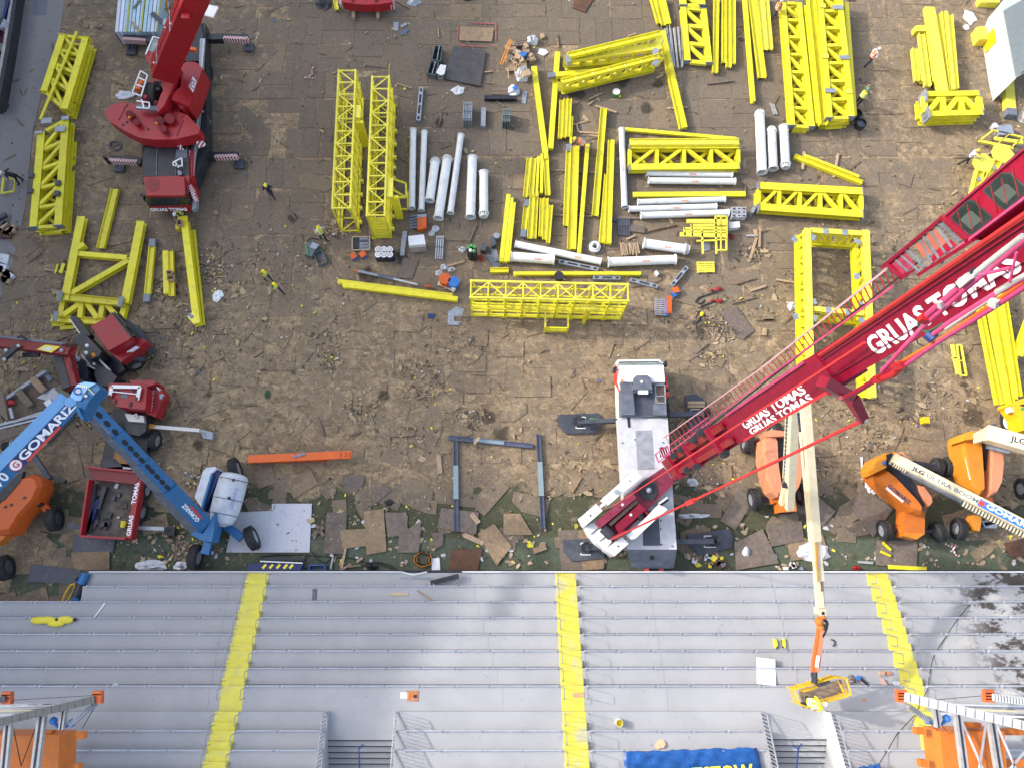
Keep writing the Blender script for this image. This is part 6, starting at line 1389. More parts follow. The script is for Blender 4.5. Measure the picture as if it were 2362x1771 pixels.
mpoly(t,'white_box','P1',[(460,1050),(530,1010),(580,1085),(515,1118)],1.7,.3,WHITE); MB().ball(g('P1',110,1050,1.5),(.35,.2,.15),n=8).build('red_rag',RED,t)
for a,b2,w_ in (((0,950),(60,1250),70),((0,1180),(70,1260),20),((110,1110),(140,1220),30),((0,1290),(520,1160),26),((0,1330),(400,1230),20),((0,1420),(360,1300),90),((140,1260),(700,1080),30)): mbar(t,'frame_rail','P1',a,b2,w_,1.7,.15,GALV if w_ < 60 else WOODD)
MB().path([g('P1',x,y,1.3) for x,y in ((130,1370),(110,1500))],.1,6).build('stabiliser_leg',GALV,t); MB().tube(g('P1',70,1520,.1),g('P1',70,1520,.35),.35,n=10).build('stabiliser_foot',BLKM,t)
mbar(t,'stabiliser','C1',(290,630),(420,830),40,1.0,.25,DGREY); mbar(t,'stabiliser','C1',(400,800),(560,850),30,.8,.25,BLKM)
mbar(t,'striped_pole','P1',(560,1320),(350,1600),20,1.1,.1,DGREY)
# ---------------------------------------------------------------- loader truck,lower one
t = thing('loader_truck','red loader truck with white roof rack, open load bed and crane legs stretched out','truck',g('C1',1000,600,0))
mpoly(t,'chassis','C1',[(960,230),(1290,230),(1230,720),(850,720)],1.0,.5,BLKM)
mpoly(t,'cab','P1',[(1150,870),(1180,845),(1500,850),(1560,890),(1545,1110),(1530,1125),(1240,1095),(1140,980)],2.8,1.9,TRED)
mpoly(t,'cab_front','P1',[(1370,815),(1640,815),(1660,850),(1560,890),(1400,850)],2.3,1.4,TRED)
mpoly(t,'cab_side','P1',[(1550,880),(1680,870),(1735,930),(1735,1000),(1650,1200),(1560,1170),(1530,1120)],1.9,1.0,TRED); mpoly(t,'side_window','P1',[(1555,930),(1600,920),(1600,1050),(1560,1070)],1.93,.03,GLASS)
mpoly(t,'mirror','P1',[(1660,880),(1690,900),(1680,920)],2.2,.3,WHITE); mpoly(t,'lamp','P1',[(1695,965),(1735,960),(1725,1015),(1695,1010)],1.95,.3,GALV)
for a,b2 in (((1190,885),(1490,890)),((1190,885),(1165,990)),((1488,890),(1460,1025))): mbar(t,'roof_rack','P1',a,b2,34,2.98,.1,WHITE)
mbar(t,'roof_rack','P1',(1190,935),(1470,965),10,2.98,.05,WHITE)
mpoly(t,'roof_hatch','P1',[(1285,955),(1360,965),(1355,1005),(1285,1000)],2.83,.05,MGREY)
for x,y in ((1245,920),(1415,925),(1225,1040),(1385,1070)): MB().box(g('P1',x,y,2.84),(.12,.3,.08)).build('roof_clip',BLKM,t)
for x,y in ((1165,985),(1455,1010)): MB().ball(g('P1',x,y,2.98),.13,n=8).build('beacon',BROWN,t)
mpoly(t,'logo_panel','P1',[(1535,1060),(1565,1055),(1558,1120),(1530,1110)],2.0,.1,WHITE)
text('GRUAS TOMAS',g('P1',1612,1150,1.93),g('P1',1635,960,1.93) - g('P1',1612,1150,1.93),(-1,0,0),.26,LETW,t,bold=.01,sx=.8)
for c_ in (('C1',1360,230),('C1',1318,500),('C1',1235,920),('C1',1195,1110)): wheel(t,g(*c_,.65),(1,-.12,0),.62,.4,GALV)
mpoly(t,'crane_base','C1',[(1040,280),(1250,280),(1240,420),(1180,460),(1080,440)],1.6,.6,BLKM); mpoly(t,'chrome_tank','C1',[(1060,270),(1220,290),(1225,345),(1090,335)],1.9,.4,ALU)
MB().path([g('C1',x,y,2.) for x,y in ((1130,290),(1160,270),(1165,305),(1130,310))],.03,5).build('hose',LETW,t)
mpoly(t,'crane_arm','C1',[(705,290),(740,240),(800,235),(870,300),(860,325),(800,300),(740,315)],2.9,.5,AMB); MB().box(g('C1',815,262,2.95),(.35,.2,.02)).build('blue_label',BLU2,t); MB().ball(g('C1',745,275,2.95),.14,n=8).build('pin',GALV,t)
mbar(t,'crane_arm','C1',(850,350),(1000,520),70,2.3,.5,BLKM); mbar(t,'crane_arm','C1',(870,360),(990,490),24,2.6,.3,BUCKY)
mpoly(t,'crane_column','C1',[(1000,530),(1140,560),(1160,700),(950,690)],1.9,.9,mat('rust_amber',(.3,.13,.03),.6,dirt=(.12,.06,.03),damt=.7,var=.3))
mpoly(t,'hydraulics','C1',[(860,680),(980,650),(1040,720),(880,730)],1.9,.7,BLKM); mpoly(t,'hydraulics','C1',[(1040,720),(1200,740),(1190,770),(1050,760)],1.8,.4,GALV)
mbar(t,'stabiliser','C1',(1200,375),(1700,415),30,1.0,.2,ALU); mpoly(t,'stabiliser_foot','C1',[(1690,400),(1730,410),(1810,430),(1805,490),(1730,480)],.45,.35,GALV); mbar(t,'stabiliser','C1',(1225,385),(1305,380),40,1.1,.25,AMB)
mbar(t,'stabiliser','C1',(1130,1240),(1400,1250),30,.9,.2,GALV); mpoly(t,'stabiliser_foot','C1',[(1390,1235),(1490,1230),(1480,1305),(1400,1300)],.4,.3,BLKM)
mbar(t,'stabiliser','C1',(580,1215),(720,1245),46,.8,.2,DGREY)
# load bed with raised sides
bed = [(775,830),(1165,870),(1075,1325),(705,1310)]; bz = 1.35
mpoly(t,'bed_floor','C1',bed,1.1,.15,mat('dusty_bed',(.17,.14,.115),.85,dirt=(.04,.035,.035),damt=.9,var=.3,scale=2.5,dscale=1.3))
for a,b2,n_,w_ in (((775,835),(705,1310),'bed_side',16),((705,1315),(1085,1335),'tailboard',18)): mbar(t,n_,'C1',a,b2,w_,1.75,.7,TRED)
mpoly(t,'bed_side','C1',[(1165,800),(1210,780),(1115,1330),(1070,1340)],1.75,.7,TRED)
text('GRUAS',g('C1',1108,1310,1.76),g('C1',1140,1100,1.76) - g('C1',1108,1310,1.76),(-1,0,0),.36,LETW,t,bold=.03,sx=1.1); text('TOMAS',g('C1',1150,1040,1.76),g('C1',1190,820,1.76) - g('C1',1150,1040,1.76),(-1,0,0),.36,LETW,t,bold=.03,sx=1.12)
mpoly(t,'headboard','C1',[(725,715),(760,730),(1110,745),(1205,770),(1150,870),(790,830),(755,750)],1.8,.8,mat('stained_red',(.24,.04,.04),.6,dirt=(.13,.06,.05),damt=.8,var=.2,dscale=.8)); mbar(t,'headboard_rim','C1',(725,722),(1205,775),14,1.9,.15,TRED)
for a,b2,m_ in (((810,870),(760,1280),DGREY),((840,1000),(740,1290),NAVY),((900,890),(840,1080),BLKM)): mbar(t,'bed_load','C1',a,b2,34,1.4,.25,m_)
for i in range(16): MB().box(g('C1',rnd.uniform(790,1060),rnd.uniform(880,1270),1.2),(rnd.uniform(.15,.5),rnd.uniform(.1,.4),.15),Matrix.Rotation(rnd.random() * 3,3,'Z')).build('bed_load',rnd.choice((BLKM,WOODD,BROWN,DGREY,GALV)),t)
MB().tube(g('C1',1060,1185,1.35),g('C1',1045,1240,1.35),.22,.16,n=8).build('yellow_canister',LETY,t)
MB().path([g('C1',x,y,1.4) for x,y in ((1060,1020),(1085,1030),(1080,1080),(1040,1080))],.05,5).build('chain',BLKM,t)
# ================================================================ WHITE PIPES
ORM = mat('orange_stencil',(.75,.22,.05),.6,dirt=(.6,.5,.4),damt=.5,dscale=4)
def wpipe(k,a,b,wpx,label,collars='',z=None,mark=.5,marks=True,group='white flanged pipes'):
 p = g(k,*a,.4); r_ = wz(k,wpx,p) / 2 * .97; zc = .12 + r_ * 1.1
 p0,p1 = g(k,*a,zc),g(k,*b,zc); d = (p1 - p0).normalized(); c = (p0 + p1) / 2
 t = thing('white_pipe',label,'pipe',(c.x,c.y,.05),group)
 MB().pipe(p0,p1,r_,.025,22).build('pipe_shell',WPIPE,t,smooth=True)
 for e,s,n_ in ((p0,1,'a'),(p1,-1,'b')):
  MB().pipe(e,e + d * s * .05,r_ * 1.2,r_ * .22,22).build('flange',WPIPE,t)
  if n_ in collars:
   MB().pipe(e - d * s * .3,e - d * s * .25,r_ * .85,.06,22).build('collar',WPIPE,t); b_ = MB()
   x = d.cross(Vector((0,0,1))).normalized(); y = x.cross(d)
   for i in range(12):
    an = 2 * math.pi * i / 12; o = x * math.cos(an) + y * math.sin(an); b_.bar(e + o * r_ * 1.05,e - d * s * .28 + o * r_ * .8,.03,.09,o)
   MB().pipe(e,e - d * s * .27,r_ * .6,.03,16).build('collar_sleeve',WPIPE,t); b_.build('collar_fins',WPIPE,t)
 if marks:
  v = (CAM - c); v = (v - d * v.dot(d)).normalized(); u = d if d.x > 0 or abs(d.y) > .8 and d.y < 0 else -d; up = v.cross(u)
  m_ = MB(); c0 = p0.lerp(p1,mark) + v * (r_ + .006) - up * r_ * .25
  for i in range(4): m_.prism([c0 + u * (.12 * i) + up * .0,c0 + u * (.12 * i + .09),c0 + u * (.12 * i + .1) + up * .1,c0 + u * (.12 * i + .02) + up * .1],.004,d=-v * .004)
  m_.build('stencil',ORM,t)
 return t
for a,b2,w_,co,l in (((1302,1105),(1290,1775),56,'','slim white pipe, leftmost of the upright row'),((1397,1122),(1372,1795),52,'','slim white pipe, second in the upright row'),
                         ((1488,1385),(1442,1710),78,'a','short thick white pipe with a finned collar in the upright row'),((1590,1365),(1515,1860),80,'a','longer thick white pipe with a finned collar in the upright row'),
                         ((1708,1150),(1618,1815),56,'','slim white pipe leaning right in the upright row'),((1806,1340),(1788,1850),80,'','thick white pipe with open flange in the upright row'),
                         ((1902,1465),(1902,1815),76,'b','white pipe ending in a finned collar, rightmost of the upright row')): wpipe('A2',a,b2,w_,l,co,marks=False)
wpipe('A3',(862,1100),(888,1765),52,'long slim white pipe standing alone left of the wide truss',mark=.5)
wpipe('A3',(1070,1476),(1803,1488),52,'upper of two white pipes under the wide truss',mark=.5); wpipe('A3',(1088,1538),(1828,1546),56,'lower of two white pipes under the wide truss',mark=.5)
wpipe('B3',(998,98),(1742,75),50,'upper of three white pipes under the flat beam',mark=.5); wpipe('B3',(922,158),(1668,136),52,'middle of three white pipes, set to the left',mark=.5); wpipe('B3',(1024,212),(1772,190),58,'lower of three white pipes beside the plastic crates',mark=.5)
wpipe('A3',(2036,980),(2056,1470),80,'tall thick white pipe with an upper collar, left of the right trio','a',mark=.6); wpipe('A3',(2136,1120),(2150,1440),76,'short thick white pipe, middle of the right trio','a',mark=.55); wpipe('A4',(168,1080),(184,1400),76,'white pipe with a lower collar, right of the right trio','b',mark=.5)
wpipe('B2',(2168,455),(2900,605),62,'long white pipe slanting over the galvanised beam',mark=.7); wpipe('B3',(-80,562),(290,588),84,'short thick white pipe below the slanting one',mark=.55)
wpipe('B3',(745,608),(1322,586),80,'thick white pipe lying level beside the gallery truss',mark=.5); wpipe('B3',(1048,448),(1400,498),84,'thick white pipe with a caged end','b',mark=.5)
o_ = thing('pipe_flange','loose round white flange lying by a coil of wire','flange',g('B3',635,475,0)); p = g('B3',635,475,.3)
MB().pipe(p - Vector((0,0,.25)),p,.42,.25,20).build('ring',WPIPE,o_); MB().pipe(p,p + Vector((0,0,.12)),.27,.06,16).build('hub',WPIPE,o_)
MB().path([p + Vector((.62 * math.cos(a) + .1,.5 * math.sin(a) + .05,-.2)) for a in [i * .45 for i in range(14)]],.02,5).build('wire',GALV,o_)
# ---------------------------------------------------------------- slotted grey beams
def slotted(k,a,b,wpx,label,slots=3,z=.35):
 p0,p1 = g(k,*a,z),g(k,*b,z); d = (p1 - p0); L_ = d.length; d.normalize(); x = d.cross(Vector((0,0,1))); w_ = wz(k,wpx,p0); c = (p0 + p1) / 2
 t = thing('slotted_beam',label,'beam',(c.x,c.y,.05),'grey slotted beams'); MB().bar(p0 - Vector((0,0,.14)),p1 - Vector((0,0,.14)),w_,.28).build('beam_body',GALV,t)
 cuts = {3: ((.06,.2),(.34,.7),(.82,.95)),4: ((.04,.14),(.22,.48),(.54,.8),(.88,.97))}[slots]
 for s0,s1 in cuts: MB().prism([p0 + d * L_ * s + x * f * w_ * .26 + Vector((0,0,.004)) for s,f in ((s0,-1),(s1,-1),(s1,1),(s0,1))],.003).build('slot',BLACK,t)
slotted('A2',(1370,742),(1345,1025),36,'grey slotted beam right of the gallery trusses',4)
slotted('B3',(328,600),(662,668),34,'grey slotted beam under the slanting white pipe',4); slotted('B3',(620,738),(852,742),32,'grey slotted beam level behind the gallery truss'); slotted('B3',(935,755),(1168,815),32,'grey slotted beam slanting right of the gallery truss'); slotted('B3',(1420,645),(1290,805),34,'grey slotted beam pointing at the orange jack stand')
# ---------------------------------------------------------------- blue grey frame and orange spreader
G2 = 'blue grey beams laid as a portal'
for k,a,b2,w_,l in (('C2',(1602,472),(2320,545),40,'blue grey beam lying across the heads of two posts'),('C2',(1662,480),(1668,1270),38,'left blue grey post with a pale band'),('C3',(155,445),(195,1250),38,'right blue grey post with a pale band')):
 o_ = beam(k,a,b2,w_,l,'H',.3 if w_ == 40 else .26,.22,BGREY,group=G2)
 if 'post' in l:
  p0,p1 = g(k,*a,.27),g(k,*b2,.27); MB().bar(p0.lerp(p1,.3),p0.lerp(p1,.66),wz(k,42,p0),.03).build('pale_band',LTEAL,o_)
o_ = thing('spreader_beam','orange spreader beam with chain clamp lying on the boards','spreader beam',g('C2',380,640,0))
MB().bar(g('C2',-95,660,.75),g('C2',780,620,.75),.5,.3).build('beam_body',ORB,o_); MB().bar(g('C2',-95,672,.4),g('C2',560,655,.4),.3,.5).build('lower_flange',mat('deep_orange',(.5,.07,.01),.5),o_)
for x in (685,725,760): MB().bar(g('C2',x,600,.93),g('C2',x,640,.93),.05,.04).build('stiffener',mat('orange_edge',(.4,.06,.01),.5),o_)
b_ = MB()
for i in range(14): b_.ball(g('C2',285 + 7 * i,635 - 1.8 * i + rnd.uniform(-9,9),.95),(.1,.07,.07),n=6)
b_.build('chain',GALV,o_)
# ================================================================ PEOPLE
def skin_mesh(verts,edges,radii,sub=1):
 me = bpy.data.meshes.new('b'); me.from_pydata([tuple(v) for v in verts],edges,[]); o = bpy.data.objects.new('b',me); C.objects.link(o)
 md = o.modifiers.new('s','SKIN'); md.use_smooth_shade = True
 for i,r_ in enumerate(radii): me.skin_vertices[0].data[i].radius = (r_,r_) if isinstance(r_,(int,float)) else r_
 me.skin_vertices[0].data[0].use_root = True
 o.modifiers.new('u','SUBSURF').levels = sub
 dg = bpy.context.evaluated_depsgraph_get(); m2 = bpy.data.meshes.new_from_object(o.evaluated_get(dg)); bpy.data.objects.remove(o); return m2
def person(head_q,feet_q,label,heading,top,trousers,helmet,vest=None,lean=0.,arms=('down','down'),stride=.18,zb=.06,sleeves=True,hband=False,kneel=False):
 """heading: direction faced,in radians from +x; head_q is only used to check the lean"""
 base = g(*feet_q,zb); f = Vector((math.cos(heading),math.sin(heading),0)); s = Vector((-f.y,f.x,0)); u = Vector((0,0,1))
 hipz = .92 if not kneel else .5
 L = lambda x,y,z: Vector((x,y,z))
 def W(p):
  return base + (f * p.x + s * p.y + u * p.z) * 1.1
 sl,cl = math.sin(lean),math.cos(lean)
 hip = L(-.06 if lean > .3 else 0,0,hipz)
 def tor(d,y=0.,fw=0.): return L(hip.x + sl * d + cl * fw,y,hip.z + cl * d - sl * fw)
 V = [hip,tor(.2),tor(.38),tor(.5),tor(.58),tor(.66,0,.02),tor(.74,0,.03),tor(.8,0,.02)]; E = [(i,i + 1) for i in range(7)]
 rad = [(.13,.17),(.115,.15),(.125,.175),(.11,.16),.058,.085,.1,.07]; part = ['t','p','p','p','k','k','k','k']
 def limb(start,pts,rs,tags):
  k = start
  for p,r_,tg in zip(pts,rs,tags): V.append(p); rad.append(r_); part.append(tg); E.append((k,len(V) - 1)); k = len(V) - 1
  return k
 hands = []
 for sd,st in ((1,stride),(-1,-stride)):
  y = .1 * sd
  if kneel: lp = [L(hip.x,y,hip.z - .05),L(hip.x + .42 * (1 if sd > 0 else .3),y * 1.4,.45 if sd > 0 else .1),L(hip.x + (.36 if sd > 0 else -.15),y * 1.4,.1),L(hip.x + (.52 if sd > 0 else -.3),y * 1.4,.05)]
  else: lp = [L(hip.x,y,hipz - .06),L(hip.x + st * .6 + .04,y * 1.1,.5),L(st - .03,y * 1.15,.1),L(st + .15,y * 1.2,.05)]
  limb(0,lp,[.095,.066,.048,.04],['t','t','t','b'])
  mode = arms[0 if sd > 0 else 1]; sh = tor(.5,.19 * sd)
  if mode == 'down': ap = [sh,tor(.24,.27 * sd,.0),tor(.02,.26 * sd,.1)]
  elif mode == 'fwd': ap = [sh,tor(.3,.26 * sd,.16),tor(.26,.18 * sd,.42)]
  elif mode == 'hip': ap = [sh,tor(.26,.38 * sd,-.06),tor(.12,.2 * sd,.08)]
  elif mode == 'reach': ap = [sh,tor(.42,.24 * sd,.26),tor(.44,.2 * sd,.52)]
  else: ap = [sh,tor(.3,.36 * sd,-.1),tor(.12,.46 * sd,-.02)]
  k = limb(3,ap,[.062,.048,.034],['p','p' if sleeves else 'k','k']); hands.append((ap[1],ap[2],sd))
 me = skin_mesh(V,E,rad,1)
 mats = [top,trousers,SKIN,BLKC]; ix = {'p': 0,'t': 1,'k': 2,'b': 3}
 seg = [(V[a],V[b2],part[b2]) for a,b2 in E]
 def near(p):
  best = None
  for a,b2,tg in seg:
   d = b2 - a; tt = max(0,min(1,(p - a).dot(d) / max(1e-6,d.dot(d)))); e = (p - a - d * tt).length
   if best is None or e < best[0]: best = (e,tg)
  return best[1]
 mb = MB()
 vs = [v.co.copy() for v in me.vertices]; k0 = 0; mb.v += [W(p) for p in vs]
 for p in me.polygons:
  c = sum((vs[i] for i in p.vertices),Vector()) / len(p.vertices); mb.f.append(list(p.vertices)); mb.m.append(ix[near(c)])
 for el,hd,sd in hands:
  d = (hd - el).normalized(); x = d.cross(Vector((0,0,1)) if abs(d.z) < .9 else Vector((1,0,0))).normalized(); nn = x.cross(d)
  mb.bar(W(hd),W(hd + d * .09),.075,.03,W(hd + nn) - W(hd),2)
  for i,ln in enumerate((.065,.078,.072,.055)):
   a = hd + d * .09 + x * (.028 - .0185 * i); m1 = a + d * ln * .55 - nn * ln * .15; m2 = m1 + d * ln * .35 - nn * ln * .38
   mb.tube(W(a),W(m1),.0095,.009,5,2); mb.tube(W(m1),W(m2),.009,.007,5,2)
  a = hd + d * .025 + x * .036; mb.tube(W(a),W(a + x * .035 + d * .04 - nn * .01),.011,.009,5,2)
 hc = tor(.72,0,.03)
 mb.tube(W(tor(.71,0,.11)),W(tor(.69,0,.145)),.018,.012,6,2)
 for sd in (1,-1): mb.ball(W(tor(.735,.035 * sd,.108)),.012,6,3); mb.ball(W(tor(.71,.098 * sd,.02)),(.015,.015,.03),6,2)
 mb.bar(W(tor(.655,-.025,.108)),W(tor(.655,.025,.108)),.012,.012,(0,0,1),3)
 body = mb.build('person',mats,None,smooth=True); body['kind'] = 'thing'
 tag(body,label,'person','workers on the site')
 # helmet: shell and brim
 if helmet:
  hb = MB(); up_ = (W(tor(1)) - W(tor(0))).normalized(); fr = (W(tor(0,0,1)) - W(tor(0))).normalized(); sd_ = s; c = W(tor(.765,0,.02)); rs = []
  for a in (0,.35,.7,1.0,1.3,1.53): rs.append([c + (fr * .135 * math.cos(q_) + sd_ * .115 * math.sin(q_)) * math.cos(a) + up_ * .12 * math.sin(a) for q_ in [2 * math.pi * i / 14 for i in range(14)]])
  rs.insert(0,[c - up_ * .005 + fr * (.15 * math.cos(q_) + (.035 if math.cos(q_) > .3 else 0)) + sd_ * .128 * math.sin(q_) for q_ in [2 * math.pi * i / 14 for i in range(14)]])
  hb.rings(rs).build('helmet',helmet,body,smooth=True)
 if vest:
  vb = MB(); rs = []
  for d_,a,b2 in ((.0,.165,.215),(.1,.155,.2),(.22,.15,.195),(.36,.16,.222),(.47,.145,.215),(.55,.1,.15)): rs.append([W(tor(d_,b2 * math.sin(q_),a * math.cos(q_))) for q_ in [2 * math.pi * i / 16 for i in range(16)]])
  vb.rings(rs[:],cap=False); v_ = vb.build('vest',vest,body,smooth=True); bnd = MB()
  for d_ in (.06,.18): bnd.rings([[W(tor(d_ + e,.225 * math.sin(q_) * (1 - d_ * .3),.172 * math.cos(q_))) for q_ in [2 * math.pi * i / 16 for i in range(16)]] for e in (0,.05)],cap=False)
  for sd in (.1,-.1): bnd.bar(W(tor(.2,sd,.168)),W(tor(.5,sd * .9,.16)),.05,.01,W(tor(0,0,1)) - W(tor(0))); bnd.bar(W(tor(.2,sd,-.168)),W(tor(.5,sd * .9,-.16)),.05,.01,W(tor(0,0,1)) - W(tor(0)))
  bnd.build('reflective_band',mat('reflective_grey',(.75,.75,.72),.3) if 'reflective_grey' not in bpy.data.materials else bpy.data.materials['reflective_grey'],v_)
 return body
def up(x,y): return math.atan2(y,x)
person(None,('P5',560,470),'worker all in black with white helmet bending over the yellow edged crate',up(-1,-.3),BLKC,BLKC,HELW,lean=.75,arms=('fwd','out'),stride=.15)
person(None,('X',629,455),'worker in navy with yellow helmet standing alone left of the long trusses',up(.2,-1),NAVYC,NAVYC,HELY,lean=.1,arms=('down','fwd'))
person(None,('B2',540,415),'worker in white shirt and yellow vest walking by the grey toolbox pile',up(.6,-.8),WHC,BLKC,HELY,HIVIS,arms=('hip','down'))
person(None,('B2',75,765),'worker in yellow vest and navy, rear one of a walking pair',up(.8,-.6),NAVYC,NAVYC,HELY,HIVIS,lean=.2,arms=('fwd','down'),stride=.2,sleeves=False)
person(None,('B2',160,868),'worker in yellow vest striding, front one of a walking pair',up(.8,-.55),NAVYC,NAVYC,HELY,HIVIS,lean=.25,arms=('fwd','down'),stride=.32,sleeves=False)
person(None,('B1',1560,235),'worker with white helmet and yellow vest at the head of the yellow column',up(-.3,-1),NAVYC,BLKC,HELW,HIVIS,lean=.5,arms=('fwd','fwd'),kneel=True)
person(None,('A3',520,1290),'worker in orange vest bending over the wide pair of beams',up(-1,.2),GREYC,BLKC,HELY,HIVO,lean=1.0,arms=('reach','reach'),stride=.12)
person(None,('A3',2148,160),'worker in faded orange vest at the top edge beside the long truss',up(1,.4),GREYC,NAVYC,HELW,HIVO,arms=('hip','down'),stride=.25)
person(None,('A4',868,562),'worker in orange vest and white helmet walking in the open, shadow beside',up(1,.35),WHC,NAVYC,HELW,HIVO,lean=.12,arms=('down','out'),stride=.26)
person(None,('A4',785,895),'worker in yellow vest with green helmet beside the tall truss stack',up(.8,.7),GREYC,BLKC,HELG,HIVIS,arms=('reach','fwd'),stride=.12)
person(None,('A4',1680,1400),'worker in white shirt and yellow helmet walking towards the crimson jib',up(.9,-.2),WHC,BLKC,HELY,arms=('fwd','fwd'),stride=.3,lean=.1)
person(None,('B3',1500,1105),'worker in navy with yellow helmet walking beside red lifting hooks',up(-.5,-.8),NAVYC,NAVYC,HELY,lean=.35,arms=('down','down'),stride=.26)
person(None,('M2',590,960),'worker in yellow vest with pale helmet bent over in the basket',up(1,.05),HIVIS,NAVYC,HELY,HIVIS,lean=.7,arms=('fwd','fwd'),zb=5.02)
person(None,('M2',650,1010),'second worker in yellow with white helmet at the front rail of the basket',up(1,.3),HIVIS,NAVYC,HELW,HIVIS,lean=.6,arms=('fwd','down'),zb=5.02)
# ================================================================ SMALL THINGS
def item(name,label,cat,k,pts,h,m,z=None,group=None,z0=.06):
 o = MB().prism(pp(k,pts,z0 + h if z is None else z),h).build(name,m); return tag(o,label,cat,group)
def crumpled(name,label,k,c,rx,ry,m=PLAS,hh=.25,cat='plastic sheet',group=None,seed=0,z0=.06,n=12):
 p = g(k,*c,z0); r0 = random.Random(seed); nx = n; vs = []; a_,b_ = wz(k,rx,p),wz(k,ry,p)
 for j in range(4):
  f = (1.,.78,.5,.2)[j]
  for i in range(nx):
   an = 2 * math.pi * i / nx; q_ = f * r0.uniform(.75,1.15); vs.append([p + Vector((a_ * q_ * math.cos(an),b_ * q_ * math.sin(an),hh * (0,.5,.8,1.)[j] * r0.uniform(.3,1.2) if j else .01))])
 rs = [[v[0] for v in vs[j * nx:(j + 1) * nx]] for j in range(4)]
 o = MB().rings(rs).build(name,m); return tag(o,label,cat,group)
def timber(k,a,b,wpx,label,m=WOOD,z=.16,h=.09,group='loose timbers'): return beam(k,a,b,wpx,label,'box',z,h,m,group=group,name='timber',cat='timber')
def barrel(name,label,cat,k,c,r,h,m,top=None,z0=.06,group=None,lid=None):
 p = g(k,*c,z0 + h); p.z = z0; t = thing(name,label,cat,p,group); MB().tube(p,p + Vector((0,0,h)),r,n=16).build('body',m,t,smooth=True)
 MB().tube(p + Vector((0,0,h)),p + Vector((0,0,h + .03)),r * 1.04,n=16).build('lid',lid or m,t); return t
def pallet(name,label,k,pts,h=.16,m=WOOD,n=6,group=None,cat='pallet'):
 c = [g(k,*p,h) for p in pts]; t = thing(name,label,cat,(sum(c,Vector()) / 4) * 1,group); b_ = MB()
 for i in range(n):
  f = (i + .5) / n; a,b2 = c[0].lerp(c[3],f),c[1].lerp(c[2],f); b_.bar(a,b2,(c[3] - c[0]).length / n * .68,.025)
 b_.build('deck_boards',m,t); b_ = MB()
 for f in (.05,.5,.95): a,b2 = c[0].lerp(c[1],f),c[3].lerp(c[2],f); b_.bar(a - Vector((0,0,.07)),b2 - Vector((0,0,.07)),.1,.1)
 b_.build('bearers',m,t); return t
def openbox(name,label,cat,k,pts,h,m,inner=None,group=None):
 c = [g(k,*p,h + .06) for p in pts]; t = thing(name,label,cat,sum(c,Vector()) / 4 - Vector((0,0,h)),group); n = len(c)
 MB().prism([p - Vector((0,0,h - .03)) for p in c],.03).build('bottom',inner or m,t)
 for i in range(n): a,b2 = c[i],c[(i + 1) % n]; MB().bar(a - Vector((0,0,h / 2)),b2 - Vector((0,0,h / 2)),.05,h).build('side',m,t)
 return t
# --- rubbish corner,upper middle
item('steel_plate','big dark square plate lying beside the rubbish heap','plate','M5',[(805,592),(1225,650),(1150,1100),(690,1005)],.18,mat('rusty_dark_plate',(.075,.07,.07),.55,dirt=(.13,.08,.05),damt=.6,var=.25))
for pts,l in (([(572,585),(665,590),(640,778),(530,758)],'rear dark trough left of the big plate'),([(522,775),(615,800),(575,962),(470,932)],'front dark trough beside the wheelbarrow')):
 t = openbox('trough',l,'trough','M5',pts,.5,mat('green_grey',(.1,.14,.14),.5) if 'green_grey' not in bpy.data.materials else bpy.data.materials['green_grey'],BLACK,'dark troughs'); c = [g('M5',*p,.57) for p in pts]; MB().bar(c[0].lerp(c[1],.6),c[3].lerp(c[2],.6),.06,.06).build('divider',GALV,t)
t = thing('wheelbarrow','grey wheelbarrow left of the big dark plate','wheelbarrow',g('M5',650,890,0)); tp = pp('M5',[(640,825),(715,835),(690,950),(640,965),(585,930)],.6); c = sum(tp,Vector()) / 5
MB().rings([tp,[c + (p - c) * .6 - Vector((0,0,.3)) for p in tp]]).build('tray',WPIPE,t); MB().path([g('M5',x,y,.5) for x,y in ((610,950),(625,1010),(655,1010),(675,955))],.025,5).build('handle',GALV,t); MB().tube(g('M5',655,820,.2),g('M5',680,822,.2),.18,n=10).build('wheel',BLACK,t)
pallet('pallet','dark pallet with white bag at the top of the rubbish heap','M5',[(1580,480),(1730,460),(1748,575),(1585,600)],.3,WOODD,4)
crumpled('waste_bag','white waste sack spilling over the upper end of the heap','M5',(1810,530),90,70,WHC,.6,'bag',seed=3); crumpled('waste_bag','full white bulk bag holding cardboard below the heap','M5',(1685,965),108,100,WHC,.9,'bag',seed=5)
crumpled('waste_bag','white bag with a blue mark beside the black beam','M5',(1570,1170),80,90,WHC,.5,'bag',seed=6); MB().box(g('M5',1595,1125,.62),(.35,.35,.05),Matrix.Rotation(.5,3,'Z')).build('blue_mark',BLU2,bpy.data.objects['waste_bag.002'])
r1 = random.Random(4)
for i in range(17):
 x,y = r1.uniform(1500,1860),r1.uniform(580,790); p = g('M5',x,y,.1); s = r1.uniform(.3,.7); tag(MB().box(p + Vector((0,0,.15 + .2 * r1.random())),(s,s * .7,s * .4),Matrix.Rotation(r1.random() * 3,3,'Z') @ Matrix.Rotation(r1.uniform(-.4,.4),3,'X')).build('cardboard_box',r1.choice((CARD,CARD,WOOD,BTAN))),'crushed cardboard box in the rubbish heap','box','boxes of the rubbish heap')
item('blue_crate','blue plastic crate in the middle of the rubbish heap','crate','M5',[(1660,645),(1745,680),(1715,725),(1640,690)],.5,BLU2); tag(MB().box(g('M5',1735,940,.95),(.7,.5,.15),Matrix.Rotation(.4,3,'Z')).build('cardboard_sheet',CARD),'brown cardboard sticking out of the full bulk bag','cardboard')
